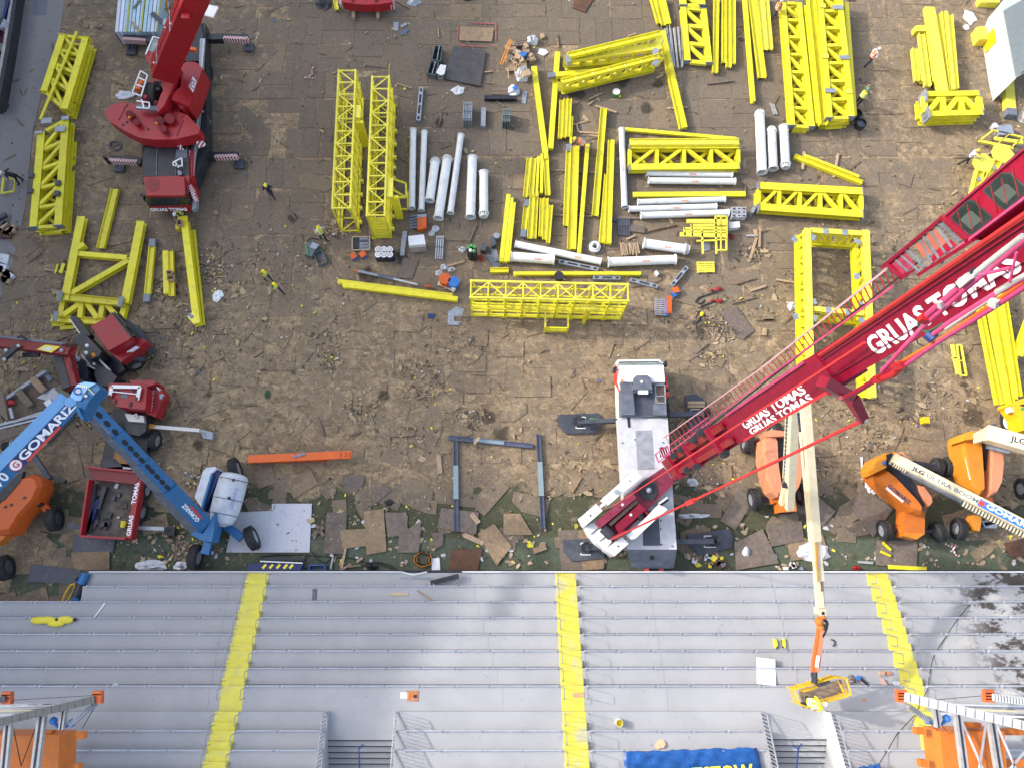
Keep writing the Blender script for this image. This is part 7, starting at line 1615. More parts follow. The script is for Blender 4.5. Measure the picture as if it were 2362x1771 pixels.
pallet('pallet','broken pallet buried in splintered wood at the foot of the heap','M5',[(1465,770),(1740,770),(1740,900),(1470,910)],.3,WOOD,9)
for i in range(12): x,y = r1.uniform(1490,1720),r1.uniform(700,890); timber('M5',(x,y),(x + r1.uniform(-60,60),y + r1.uniform(60,130)),13,'splintered stick in the rubbish heap',WOOD,.5,.06,'sticks of the rubbish heap')
t = thing('stepladder','amber ladder leaning over the left side of the rubbish heap','ladder',g('M5',1470,680,0)); b_ = MB(); b_.bar(g('M5',1400,825,.5),g('M5',1530,500,.9),.06,.06).bar(g('M5',1430,830,.5),g('M5',1555,515,.9),.06,.06); b_.build('rails',AMB,t); b_ = MB()
for i in range(9): b_.bar(g('M5',1405 + 14 * i,800 - 36 * i,.5 + .05 * i),g('M5',1435 + 14 * i,806 - 36 * i,.5 + .05 * i),.04,.04)
b_.build('rungs',AMB,t)
pallet('pallet','dark pallet behind the black beam','M5',[(1290,1120),(1500,1125),(1500,1215),(1285,1210)],.2,WOODD,5); beam('M5',(1200,1240),(1610,1245),55,'short black beam in front of the pallet','I',.4,.3,BLKM,group='odd beams')
crumpled('plastic_sheet','clear plastic sheet in front of the big dark plate','M5',(865,1155),88,74,PLAS,.15,seed=8)
def rack(label,k,pts,h,n,m,name='panel_stack',cat='stack'):
 c = [g(k,*p,h) for p in pts]; t = thing(name,label,cat,sum(c,Vector()) / 4 - Vector((0,0,h)))
 for i in range(n): f = (i + .5) / n; a,b2 = c[0].lerp(c[1],f),c[3].lerp(c[2],f); MB().bar(a - Vector((0,0,h / 2)),b2 - Vector((0,0,h / 2)),(c[1] - c[0]).length / n * .6,h * .9).build('panel',m,t)
 for f in (.12,.5,.9): a,b2 = c[0].lerp(c[3],f),c[1].lerp(c[2],f); MB().bar(a,b2,.05,.04).build('strap',PLATE,t)
 return t
rack('upright stack of galvanised frames with red marks near the slotted beam','M5',[(928,1295),(1050,1300),(1045,1535),(920,1535)],.9,6,GALV); item('steel_channel','single grey channel right of the galvanised frame stack','channel','M5',[(1160,1372),(1222,1372),(1215,1610),(1155,1610)],.35,GALV)
rack('grey green cage rack right of the grey channel','M5',[(1435,1380),(1542,1380),(1530,1560),(1425,1555)],.9,5,bpy.data.materials['green_grey'],'cage_rack','rack')
for pts,l,m_ in (([(42,285),(108,285),(100,395),(38,390)],'upright grey plate of three near the top counterweight',GALV),([(125,325),(205,285),(225,310),(145,360)],'slanting grey plate of three near the top counterweight',GALV),([(138,410),(225,375),(235,395),(150,455)],'bluish plate of three near the top counterweight',mat('blue_plate',(.08,.12,.25),.5)),
                   ([(1690,1165),(1750,1165),(1730,1325),(1675,1320)],'grey plate right of the bag with the blue mark',GALV)): item('flat_plate',l,'plate','M5',pts,.04,m_,group='flat grey plates')
item('concrete_block','small brown block right of the heap','block','M5',[(1910,430),(1950,420),(1975,470),(1930,490)],.2,CARD); item('paper_sheet','white papers right of the rubbish heap','paper','M5',[(1905,620),(1985,630),(2020,670),(1960,715),(1880,685)],.02,WHC)
for k,a,b2,w_,l,m_ in (('M5',(80,1065),(280,1125),16,'stick left of the slotted beam',WOOD),('M5',(2118,430),(2150,605),18,'stick right of the white papers',WOOD),('M5',(60,0),(240,100),16,'stick at the top beside the striped counterweight',WOODD),('M5',(1350,1290),(1460,1360),14,'dark stick in front of the black beam',WOODD),('M5',(610,360),(620,480),14,'tan stick behind the dark troughs',WOOD),('M5',(1310,905),(1200,920),16,'tan stick right of the big dark plate',WOOD),
                          ('A3',(310,290),(325,400),15,'stick upright between heap and slanting trusses',WOOD),('A3',(920,305),(985,285),16,'short timber above the slanting trusses',WOOD),('A3',(1590,712),(1815,685),12,'dark straight stick in the open right of the long beam',WOODD),('A3',(1160,665),(1220,635),14,'small stick beside the lower slanting truss',WOOD),('A3',(1290,920),(1425,910),14,'bearer under the long grooved beam',WOOD),
                          ('A3',(640,900),(820,955),18,'pale plank right of the short beam trio',WOOD),('A3',(535,985),(580,1035),22,'pale plank standing askew by the bending worker',WOOD),('A3',(500,1122),(680,1135),16,'plank lying towards the long beam',WOOD),('A3',(585,1148),(675,1160),18,'second plank lying towards the long beam',WOOD),('A3',(450,1060),(580,1030),10,'thin lath by the bending worker',WOOD),('A3',(480,1060),(495,1120),10,'short lath by the bending worker',WOOD),
                          ('A3',(580,845),(700,790),8,'thin lath across the wet boards',WOOD),('A3',(580,890),(630,855),10,'short lath below the wet boards',WOOD),('A3',(245,1445),(660,1470),12,'bearer running under the wide beam pair',WOODD),('A4',(345,1290),(330,1440),22,'yellowish bearer under the slanting pair, left one',WOOD),('A4',(635,1305),(595,1510),18,'bearer under the slanting pair, right one',WOOD),('A4',(1890,1320),(1975,1270),22,'timber left of the white shirted worker',WOOD),
                          ('B2',(1775,440),(1835,290),16,'stick with a broad end behind the gas bottles',WOODD),('B2',(1590,640),(1740,598),20,'timber behind the white sacks',WOOD),('B3',(330,95),(620,205),12,'thin dark pole across the wide beam pair',WOODD),('B3',(280,205),(1020,235),14,'long bearer under the beams by the black plates',WOODD),('B3',(1060,355),(1335,292),7,'thin rod pointing at the crate pile',BROWN),('B3',(905,412),(980,380),16,'stick under the board by the black plates',WOOD),
                          ('B3',(2000,330),(2010,400),26,'upright timber in the group of three right of the light frames',WOOD),('B3',(2040,330),(2035,480),18,'right timber in the group right of the light frames',WOOD),('B3',(2015,390),(1955,580),20,'long leaning timber right of the light frames',WOOD),('B3',(1925,382),(2000,382),14,'pale lath left of the leaning timber',ALU),('B3',(2045,515),(2110,515),26,'short block right of the leaning timber',WOOD),('B3',(1958,850),(2090,808),20,'tan plank above the smooth loose board',WOOD),
                          ('B3',(1840,793),(2005,742),10,'thin dark lath above the tan plank',WOODD),('B3',(1800,960),(2018,902),8,'thin lath beside the smooth loose board',WOODD),('B3',(2010,1100),(2160,1098),12,'dark lath right of the smooth loose board',WOODD),('B3',(2082,1170),(2076,1230),34,'square timber offcut right of the smooth loose board',WOOD),('B3',(1490,1385),(1600,1295),10,'dark lath above the white crane cab',WOODD),('B4',(105,755),(265,780),16,'timber left of the portal frame',WOOD),('B4',(0,1098),(90,1098),14,'dark timber left of the portal frame',WOODD),
                          ('C2',(690,1590),(725,1420),20,'timber standing out from the stand edge',WOOD),('C2',(680,1600),(770,1550),18,'tan scrap wood by the stand edge',WOOD),('C2',(740,1570),(860,1560),18,'green tinged scrap wood by the stand edge',WOODD),('C2',(820,1530),(870,1495),20,'stub of wood by the stand edge',WOOD),('C2',(620,1470),(600,1590),10,'thin pale lath by the stand edge',ALU),('C2',(1820,528),(1862,470),20,'short timber laid on the blue grey cross beam',WOOD),('C2',(1515,620),(1530,780),40,'long splintered plank left of the blue grey post',WOOD),('C2',(1735,1300),(1900,1375),40,'pale plank at the end of the blue grey post',WOOD),('C2',(1795,1120),(1860,1200),40,'pale splinter right of the blue grey post',WOOD),('C2',(440,1310),(540,1230),30,'one arm of a crossed pair of timbers on the turf',WOODD),('C2',(480,1220),(540,1310),28,'other arm of a crossed pair of timbers on the turf',WOODD),('B1',(370,668),(680,708),16,'timber under the left post of the yellow frame',WOOD),('B1',(480,1265),(650,1205),20,'dirty plank under the dark loader arm',WOODD),('B1',(1640,580),(1760,632),16,'timber under the yellow column',WOODD),('C3',(420,930),(500,800),60,'tan sheet offcut left of the white crane carrier',BTAN),('C3',(110,1440),(220,1400),46,'tan offcut on the green lane left of the outrigger mat',BTAN)):
 timber(k,a,b2,w_,l,m_,.6 if 'cross beam' in l else .17)
o_ = thing('paint_mark','faded red spray painted rectangle around the bare tan board','paint mark',g('M5',1100,450,0)); b_ = MB()
for a,b2 in (((1040,295),(1345,305)),((870,340),(855,520)),((1345,310),(1345,520)),((890,580),(1230,600)),((890,560),(900,605)),((1310,560),(1340,600)),((930,440),(1240,450)),((1190,430),(1215,470))): b_.bar(g('M5',*a,.112),g('M5',*b2,.112),.09,.004)
b_.build('paint_line',mat('faded_red_paint',(.4,.1,.09),.8,dirt=(.25,.2,.17),damt=.9,dscale=5),o_)
# --- rods
for i in range(9):
 x0,x1 = 1232 + 17 * i,1290 + 12 * i; o_ = beam('A3',(x0 + r1.uniform(-5,5),222 + r1.uniform(-8,20)),(x1 + r1.uniform(-14,14),545 + r1.uniform(-40,40)),7,'galvanised rod in the loose bundle beside the ladder truss','box',.3 + .02 * (i % 3),.07,ALU,group='rods of the loose bundle',name='steel_rod',cat='rod')
for i in range(4): beam('A4',(50 + 12 * i,875 + 5 * i),(85 + 10 * i,975),6,'short rod in the small pile by the long truss','box',.15,.05,ALU,group='rods of the small pile',name='steel_rod',cat='rod')
# --- around the gallery trusses
t = openbox('tray','tan rimmed tray of dark and grey sheets below the left gallery truss','tray','N2',[(668,1355),(1040,1345),(1040,1620),(665,1630)],.22,mat('pale_wood',(.6,.5,.34),.7),GALV)
MB().prism(pp('N2',[(690,1370),(790,1365),(790,1600),(695,1605)],.27),.1).build('dark_sheet',BLKM,t)
for y in (1400,1450,1500,1560): mbar(t,'grey_sheet','N2',(830,y),(1000,y - 12),26,.28,.05,DGREY if y in (1450,) else GALV)
t = openbox('crate','black crate with six white tubs below the right gallery truss','crate','B2',[(980,482),(1130,478),(1138,570),(985,575)],.6,BLKM,NAVY)
for x in (1003,1052,1103):
 for y in (505,548):
  p = g('B2',x,y - 4,.78); tb = thing('tub','round white tub standing in the black crate','tub',(p.x,p.y,.1),'white tubs in the crate'); MB().tube((p.x,p.y,.12),(p.x,p.y,.76),.22,n=16).build('tub_body',NAVY,tb); MB().tube((p.x,p.y,.76),(p.x,p.y,.8),.235,n=16).build('lid',WHITE,tb); MB().pipe((p.x,p.y,.8),(p.x,p.y,.815),.13,.03,14).build('lid_ring',GALV,tb)
for c_,l in (((792,555),'left orange topped jack stand'),((872,540),'right orange topped jack stand'),):
 p = g('B2',*c_,.4); t = thing('jack_stand',l + ' by the sheet tray','jack stand',(p.x,p.y,.05),'orange jack stands'); MB().box((p.x,p.y,.2),(.4,.4,.28),Matrix.Rotation(.5,3,'Z')).build('base',BLU2,t); MB().box((p.x,p.y,.38),(.42,.42,.1),Matrix.Rotation(.6,3,'Z')).build('top',ORB,t)
p = g('B3',1322,845,.4); t = thing('jack_stand','orange topped jack stand with blue foot beside the slotted beam','jack stand',(p.x,p.y,.05),'orange jack stands'); MB().box((p.x - .05,p.y - .2,.2),(.4,.4,.28),Matrix.Rotation(.7,3,'Z')).build('base',BLU2,t); MB().box((p.x,p.y,.4),(.42,.42,.1),Matrix.Rotation(.3,3,'Z')).build('top',ORB,t)
item('steel_channel','grey channel standing off the wrapped pallet','channel','B2',[(1212,345),(1250,345),(1225,552),(1188,548)],.2,GALV); rack('pair of shiny channels right of the wrapped pallet','B2',[(1495,382),(1566,385),(1555,580),(1482,575)],.3,4,ALU)
t = thing('wrapped_pallet','pallet of goods wrapped in white plastic','pallet',g('B2',1340,480,0)); tp = pp('B2',[(1260,390),(1390,375),(1405,455),(1268,468)],1.3); MB().prism(tp,1.15).build('goods',mat('wrapped_card',(.42,.36,.32),.4,dirt=(.55,.52,.5),damt=.6),t); c = sum(tp,Vector()) / 4; MB().prism([c + (p - c) * 1.03 + Vector((0,0,.012)) for p in tp],.35).build('wrapping',PLAS,t)
for i,(x,y,l) in enumerate(((1490,325,'white sack right of the orange slat stack'),(1460,365,'small white sack below the larger one'),(1560,655,'left white sack behind the drum pallet'),(1625,675,'right white sack behind the drum pallet'),(1520,705,'white sack at the corner of the drum pallet'),(1720,505,'white rag left of the gas bottles'))): crumpled('sack',l,'B2',(x,y),34 - 3 * (i == 1),28,WHC,.35,'sack','white sacks',seed=20 + i,n=9)
t = pallet('pallet','pale pallet carrying an orange and a blue drum','B2',[(1555,700),(1700,765),(1645,865),(1505,800)],.25,mat('pale_pallet',(.62,.55,.45),.7),6)
barrel('drum','orange drum on the pale pallet','drum','B2',(1570,748),.4,.55,ORB,z0=.26); barrel('drum','blue drum on the pale pallet','drum','B2',(1647,775),.38,.55,BLU2,z0=.26); barrel('canister','small white canister on the pallet corner','canister','B2',(1645,825),.15,.3,WHITE,z0=.26)
t = thing('slat_stack','stack of grey slats with orange ends under the white pipes','stack',g('B2',1340,270,0))
for i in range(5): y = 215 + 24 * i; mbar(t,'grey_slat','B2',(1270,y + 12),(1350,y),18,.35,.2,MGREY); MB().prism(pp('B2',[(1340,y - 8),(1412,y - 18),(1416,y + 4),(1335,y + 22)],.5),.4).build('orange_block',ORB if i else GALV,t)
t = pallet('pallet','grey pallet with blue and orange edge right of the gallery truss','B3',[(1145,915),(1240,918),(1240,1065),(1145,1060)],.25,mat('grey_pallet',(.3,.28,.3),.7),8); mbar(t,'blue_block','B3',(1245,915),(1248,1065),20,.3,.25,BLU2); mbar(t,'orange_block','B3',(1264,902),(1264,1048),40,.4,.3,ORB)
for pts,l,m_ in (([(820,235),(935,238),(932,305),(822,303)],'rear dark holed plate under the white pipes',DGREY),([(822,307),(935,308),(933,385),(824,380)],'front dark holed plate under the white pipes',DGREY),([(755,195),(770,190),(820,240),(815,270),(755,230)],'dark strip leaning on the grooved beam',DGREY),([(938,290),(1060,308),(1058,362),(935,345)],'brown board beside the holed plates',BGRY)):
 o_ = item('holed_plate' if 'holed' in l else 'flat_plate',l,'plate','B3',pts,.12,m_,group='plates by the grooved beams')
 if 'holed' in l:
  for i in range(5):
   for j in range(4): p = g('B3',lerp(832,922,i / 4),lerp(pts[0][1] + 14,pts[2][1] - 10,j / 3),.185); MB().prism([p + Vector((-.09,.05,0)),p + Vector((-.01,.05,0)),p + Vector((-.01,-.02,0)),p + Vector((-.09,-.02,0))],.003).build('hole',BLACK,o_)
t = pallet('pallet','splintered pallet loaded with broken sticks by the caged pipe','B3',[(850,460),(1000,440),(1010,540),(860,552)],.25,WOOD,5)
for i in range(14): x = 850 + 11 * i; timber('B3',(x + r1.uniform(-5,5),450 + r1.uniform(-12,12)),(x + 15 + r1.uniform(-9,9),545 + r1.uniform(-20,10)),9,'broken stick on the splintered pallet',WOOD,.36 + .02 * (i % 3),.05,'sticks on the splintered pallet')
t = thing('crate_stack','stack of pale grey plastic crates at the pipe ends','crate',g('B3',1860,185,0))
for i in range(3):
 for j in range(3): x,y = 1800 + 42 * i,140 + 30 * j; MB().prism(pp('B3',[(x,y),(x + 38,y),(x + 38,y + 26),(x,y + 26)],.6 + .05 * ((i + j) % 2)),.5).build('crate',mat('pale_crate',(.5,.5,.54),.5) if 'pale_crate' not in bpy.data.materials else bpy.data.materials['pale_crate'],t); MB().prism(pp('B3',[(x + 7,y + 6),(x + 31,y + 6),(x + 31,y + 19),(x + 7,y + 19)],.67),.02).build('crate_opening',DGREY,t)
item('wrapped_block','white wrapped block below the crate stack','block','B3',[(1778,268),(1865,262),(1870,312),(1780,322)],.4,PLAS); crumpled('tool','dark red tool right of the light yellow frames','B3',(1795,395),26,34,REDDK,.2,'tool',seed=31,n=8); item('grey_block','grey angled block at the end of the wide truss','block','B3',[(1990,120),(2020,122),(1985,190),(1962,185)],.5,GALV); item('grey_block','small grey block between the slotted beams','block','B3',[(1145,685),(1160,678),(1182,708),(1165,722)],.3,WPIPE)
pallet('yellow_pallet','pale yellow slatted pallet below the light frames','B3',[(1502,605),(1650,602),(1655,695),(1505,700)],.2,YEL2,5); item('grey_sheet','grey sheet on the ground inside the light yellow frames','plate','B3',[(1550,440),(1610,438),(1622,505),(1560,515)],.03,GALV)
for i,(pts,l) in enumerate((([(1690,835),(1660,865),(1580,890),(1520,910),(1490,945),(1530,965),(1570,930)],'upper chain sling with red hooks beside the navy worker'),([(1695,940),(1640,945),(1580,970),(1510,1000)],'lower chain sling with red hooks beside the navy worker'))):
 t = thing('chain_sling',l,'chain',g('B3',*pts[0],0),'chain slings'); MB().path([g('B3',*p,.14) for p in pts],.045,6).build('chain',BLKM,t); MB().ball(g('B3',*pts[0],.16),(.25,.16,.1),n=8).build('hook',RED,t); MB().ball(g('B3',pts[0][0] - 60,pts[0][1] + (12 if i == 0 else -5),.16),(.16,.12,.1),n=8).build('hook',RED,t)
barrel('black_pole_foot','round black base with a pole behind the gallery truss','base','B3',(328,722),.3,.35,BLKM); timber('B3',(340,728),(382,758),10,'pale pole fallen from the round black base',WOOD,.3)
t = thing('gas_bottles','cluster of dark gas bottles with green tops','gas bottles',g('B2',1805,540,0))
for i,(x,y) in enumerate(((1775,480),(1800,465),(1825,475),(1790,505),(1820,510))): p = g('B2',x,y,1.5); MB().tube((p.x,p.y,.08),(p.x,p.y,1.4),.14,n=12).build('bottle',BLACK,t); MB().ball((p.x,p.y,1.4),(.14,.14,.16),n=10).build('bottle_top',GRN if i != 3 else WHITE,t)
for pts,l,m_,h in (([(1885,440),(1930,448),(1918,515),(1872,505)],'grey toolbox beside the gas bottles',DGREY,.5),([(1955,400),(1990,390),(2008,455),(1970,475)],'grey box under the round tin',DGREY,.5),([(1925,555),(1965,535),(2040,645),(2000,672)],'lower grey bent plate by the slim trio',PLATE,.08),([(1960,495),(2010,500),(2035,590),(1990,610)],'upper grey bent plate by the slim trio',PLATE,.14)): item('metal_box' if h > .2 else 'flat_plate',l,'box' if h > .2 else 'plate','B2',pts,h,m_)
barrel('tin','round grey tin beyond the toolboxes','tin','B2',(2010,385),.22,.3,GALV); crumpled('rust_heap','rusty clump in front of the gas bottles','B2',(1880,580),34,40,mat('rust_red',(.3,.08,.04),.8,var=.4),.3,'scrap',seed=41,n=9)
t = thing('hydraulic_prop','long grey prop with orange ends behind the long beam pair','prop',g('B2',1100,740,0)); MB().tube(g('B2',830,685,.3),g('B2',1000,720,.3),.11).build('tube_part',GALV,t); MB().tube(g('B2',1000,720,.3),g('B2',1130,750,.3),.15).build('tube_part',MGREY,t); MB().tube(g('B2',1130,750,.3),g('B2',1340,800,.3),.08).build('tube_part',ALU,t); MB().tube(g('B2',1340,800,.3),g('B2',1490,825,.3),.04).build('rod',WOODD,t); MB().ball(g('B2',818,682,.3),.14).build('end_cap',ORB,t); MB().ball(g('B2',1425,812,.3),(.3,.14,.14)).build('end_cap',mat('orange_rust',(.4,.12,.05),.7),t)
o_ = item('cut_plate','pale grey plate with a square notch left of the gallery truss','plate','B2',[(1670,985),(1735,1005),(1715,1065),(1650,1065),(1650,1110),(1712,1115),(1708,1145),(1595,1140),(1597,1030)],.04,GALV); item('flat_plate','small dark plate left of the notched plate','plate','B2',[(1425,1040),(1490,1050),(1475,1090),(1422,1075)],.03,NAVY)
t = thing('toolbox','open grey green toolbox pile in front of the yellow vested worker','toolbox',g('B2',440,500,0)); GG = bpy.data.materials['green_grey']; mpoly(t,'case','B2',[(380,455),(430,420),(500,455),(470,500),(440,560),(380,545)],.5,.4,GG); mpoly(t,'lid','B2',[(445,440),(505,460),(470,500),(420,485)],.62,.1,GALV); MB().path([g('B2',x,y,.6) for x,y in ((400,430),(440,405),(500,420))],.05,5).build('strap',BLACK,t); MB().bar(g('B2',390,470,.55),g('B2',410,540,.55),.1,.1).build('green_edge',GRN,t)
openbox('trough','grey trough tipped beside the toolbox pile','trough','B2',[(450,530),(515,500),(568,605),(495,632)],.35,GG,MGREY,'dark troughs')
openbox('carton','open brown carton on the short bolted pair, rear one','carton','B1',[(1415,682),(1460,680),(1458,710),(1418,712)],.75,CARD,BROWN,'cartons on the beams'); openbox('carton','open brown carton on the short bolted pair, front one','carton','B1',[(1420,725),(1475,722),(1475,758),(1422,760)],.75,CARD,BROWN,'cartons on the beams'); openbox('carton','brown carton at the head of the yellow column','carton','B1',[(1503,248),(1540,246),(1542,290),(1504,292)],1.2,CARD,BROWN,'cartons on the beams'); crumpled('tool','dark red tool beside the short bolted pair','B1',(1490,820),26,18,REDDK,.3,'tool',seed=44,n=8)
barrel('bucket','white bucket with green rim under the slanting trusses','bucket','A3',(818,782),.27,.35,GRN,lid=WHITE); crumpled('green_bag','small lime bag beside the white bucket','A3',(845,820),16,18,HIVIS,.2,'bag',seed=45,n=7)
for i,c_ in enumerate(((795,962),(832,1045))):
 p = g('A4',*c_,.5); t = thing('bucket',('black bucket tucked against the tall truss stack','black bucket with white content below the tall truss stack')[i],'bucket',(p.x,p.y,.06)); MB().pipe((p.x,p.y,.06),(p.x,p.y,.5),.38,.03,16).build('bucket_body',BLACK,t); MB().tube((p.x,p.y,.1),(p.x,p.y,.3),.34,n=14).build('content',BLACK if i == 0 else MGREY,t)
barrel('canister','small red canister by the green helmeted worker','canister','A4',(762,915),.14,.4,RED)
crumpled('powder_spill','white powder spilled on the boards left of the tipping skip','A4',(1745,150),62,75,WHC,.06,'powder',seed=50,n=16); crumpled('powder_spill','small white spill below the larger powder spill','A4',(1720,232),32,30,WHC,.05,'powder',seed=51,n=12)
# --- skip and container at the right edge
t = thing('tipping_skip','yellow tipping skip standing open beside the corrugated container','skip',g('P6',1920,400,0)); mpoly(t,'skip_side','P6',[(1775,400),(1920,275),(1945,440),(1890,500),(1900,560),(1815,590)],1.5,1.3,BUCKY)
mpoly(t,'skip_bottom','P6',[(1920,275),(2050,265),(2075,440),(1950,590),(1815,590),(1900,520),(1950,440)],.9,.7,mat('shaded_amber',(.6,.32,.01),.5)); mpoly(t,'skip_wall','P6',[(2010,130),(2150,120),(2190,310),(2070,320)],1.9,.1,BUCKY); mpoly(t,'skip_rim','P6',[(1895,520),(2060,360),(2080,420),(1960,560)],1.3,.1,BUCKY); mpoly(t,'pale_panel','P6',[(1925,265),(2020,150),(2045,265)],1.6,.2,ROOFW); MB().path([g('P6',x,y,1.4) for x,y in ((1890,480),(1920,440),(1990,430))],.06,6).build('latch',BLKM,t)
t = thing('site_container','white corrugated container at the right edge behind the pale beam','container',g('P6',2200,500,0)); cp = pp('P6',[(1910,150),(2010,-100),(2900,-100),(2500,700),(2090,1110),(2040,900)],2.6); MB().prism(cp,2.55).build('body',ROOFW,t); b_ = MB(); e0,e1 = g('P6',1915,165,2.63),g('P6',2092,1095,2.63)
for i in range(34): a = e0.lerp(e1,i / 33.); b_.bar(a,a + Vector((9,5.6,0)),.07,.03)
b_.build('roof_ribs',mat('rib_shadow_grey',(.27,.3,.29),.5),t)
crumpled('cardboard_heap','heap of crumpled cardboard right of the pale beam','A4',(2170,900),70,90,CARD,.4,'cardboard',seed=60,n=14); crumpled('plastic_sheet','pale plastic heap at the right edge below the container','A4',(2200,1000),60,70,mat('pale_paper',(.5,.44,.38),.7,var=.2),.4,seed=61); item('metal_box','grey box at the right edge above the light frame','box','A4',[(1990,1068),(2105,1062),(2130,1140),(2000,1150)],.5,GALV); barrel('roll','white roll beside the grey box','roll','A4',(1965,1068),.2,.4,WHITE); crumpled('wire_bundle','tangle of pale wire left of the pale beam','A4',(2010,780),36,70,ALU,.12,'wire',seed=62,n=7)
tag(MB().box(g('C4',1368,330,.5),(.42,.42,.42)).build('yellow_cube_block',BUCKY),'yellow box in the open left of the telehandler','box'); item('white_strip','white strip lying in the open left of the orange lift','strip','C4',[(822,640),(842,640),(838,780),(832,780)],.03,WHITE)
# --- upper left
t = thing('panel_stack','stack of pale blue corrugated panels behind the red crane','stack',g('A1',1180,130,0)); b_ = MB(); m2 = [LBLK,mat('white_blue_panel',(.62,.66,.78),.4,var=.05)]
for i in range(11):
 f0,f1 = i / 11.,(i + .8) / 11.; A0,A1 = (1010,-80),(978,272); B0,B1 = (1385,-80),(1345,272); q_ = lambda s,e: (lerp((A0,A1)[e][0],(B0,B1)[e][0],s),(A0,A1)[e][1])
 MB().prism(pp('A1',[q_(f0,0),q_(f1,0),q_(f1,1),q_(f0,1)],1.55 + .03 * (i % 2)),1.3).build('panel',m2[0 if i not in (0,1,9) else 1],t)
for x in (.27,.6,.97): MB().bar(g('A1',lerp(1010,1385,x),-80,1.62),g('A1',lerp(978,1345,x),270,1.62),.1,.06).build('strap',mat('olive_strap',(.4,.42,.06),.6) if 'olive_strap' not in bpy.data.materials else bpy.data.materials['olive_strap'],t)
MB().prism(pp('A1',[(985,274),(1345,270),(1345,285),(985,290)],1.3),1.1).build('end_face',MGREY,t)
timber('A1',(1120,185),(1185,270),22,'timber on the blue panel stack, front one',WOOD,1.72); timber('A1',(1130,70),(1190,0),10,'thin lath on the blue panel stack',WOODD,1.7); timber('A1',(1290,110),(1400,210),40,'grey striped batten between panel stack and boom',DGREY,1.7)
t = thing('cable_coil','coil of grey cable on the boards below the boat shaped counterweight','cable',g('A1',975,1230,0))
for j in range(3): MB().path([g('A1',975 + 50 * math.cos(a) + j * 3,1235 + 38 * math.sin(a) + j * 2,.12 + .03 * j) for a in [i * .4 for i in range(17)]],.03,5).build('coil_turn',MGREY,t)
crumpled('plastic_sheet','dusty plastic sheet beside the boat shaped counterweight','A1',(1060,810),80,46,PLAS,.15,seed=70)
t = thing('barrier','dark barrier rail running along the left edge of the path','barrier',at(25,120,0)); b0,b1,b2 = at(50,-40,1.),at(24,130,1.),at(2,250,1.); MB().bar(b0,b1,.3,.9).bar(b1,b2,.3,.9).build('rail',BLKM,t); MB().bar(b0 + Vector((-.5,0,-.2)),b2 + Vector((-.5,0,-.2)),.25,.5).build('pale_pipe',ALU,t)
for i,(pts,l,m_,h) in enumerate((([(0,0),(12,0),(10,40),(0,60)],'grey block at the top left corner',MGREY,1.),([(0,40),(8,42),(24,55),(20,65),(0,64)],'grey sloping sheet at the left edge',GALV,1.),([(14,0),(22,0),(10,42),(5,40)],'blue plank at the top left corner',NAVY,1.1),([(24,0),(44,0),(34,45),(26,50)],'mossy green plank behind the barrier',mat('moss_green',(.06,.12,.1),.7),.6))): item('scrap_piece',l,'scrap','X',pts,h,m_)
crumpled('rope_heap','heap of crimson rope at the left edge','A1',(30,310),66,66,mat('crimson_rope',(.12,.008,.04),.7,var=.4),.6,'rope',seed=72)
for c_,rx,ry,l in (((20,500),60,60,'upper black drum at the left edge'),((10,900),62,90,'lower black bundle at the left edge')): crumpled('black_bundle',l,'A1',c_,rx,ry,BLACK,.8,'bundle','black bundles',seed=int(c_[1]))
for i in range(10): p = g('B1',r1.uniform(0,105),r1.uniform(200,390),.2); tag(MB().box(p,(r1.uniform(.4,.9),.3,.25),Matrix.Rotation(r1.random() * 3,3,'Z')).build('scrap_piece',r1.choice((BROWN,WOODD,DGREY,CARD))),'rusty scrap in the upper heap at the left edge','scrap','scrap of the upper left heap')
for i in range(10): p = g('B1',r1.uniform(0,95),r1.uniform(640,850),.2); tag(MB().box(p,(r1.uniform(.4,.8),.4,.3),Matrix.Rotation(r1.random() * 3,3,'Z')).build('scrap_piece',r1.choice((CARD,CARD,WHC,BROWN))),'crushed carton in the lower heap at the left edge','scrap','scrap of the lower left heap')
item('paper_sheet','white ruled sheet at the left edge between the scrap heaps','paper','B1',[(0,535),(80,545),(60,630),(0,605)],.05,WHC)
crumpled('plastic_sheet','white rag right of the yellow column foot','B1',(1850,890),50,60,PLAS,.15,seed=74,n=8); crumpled('green_bag','dark green rag in the open below the left column','C2',(62,105),26,46,mat('green_cloth',(.05,.11,.05),.8),.2,'bag',seed=75,n=8)
crumpled('cable_heap','dark cable heap beside the yellow stub at the top','A2',(540,40),80,60,BLKM,.3,'cable',seed=76,n=9); beam('A2',(630,-40),(650,72),36,'yellow beam end at the top beside the striped counterweight','H'); crumpled('plastic_sheet','bluish plastic scraps right of the top counterweight','A2',(1310,25),70,36,GALV,.15,seed=77,n=9); crumpled('black_bundle','black bundle cut off by the top edge','A2',(1760,-20),60,36,BLACK,.5,'bundle',seed=78)
o_ = item('steel_plate','rusty brown plate at the top edge above the slanting trusses','plate','A3',[(470,-40),(640,-40),(550,105),(445,65)],.08,BROWN)
t = thing('barrier_tape','red and white tape crumpled beside the left gallery truss','tape',g('A2',440,620,0)); MB().path([g('A2',x,y,.12) for x,y in ((455,560),(440,600),(445,640),(375,662),(470,670))],.05,4).build('tape',STRIPE,t)
t = thing('barrier_tape','red and white tape crumpled on the green lane at the right','tape',g('C4',1600,1420,0)); MB().path([g('C4',x,y,.12) for x,y in ((1545,1375),(1590,1400),(1650,1390),(1610,1420),(1630,1470),(1665,1480))],.07,4).build('tape',STRIPE,t)
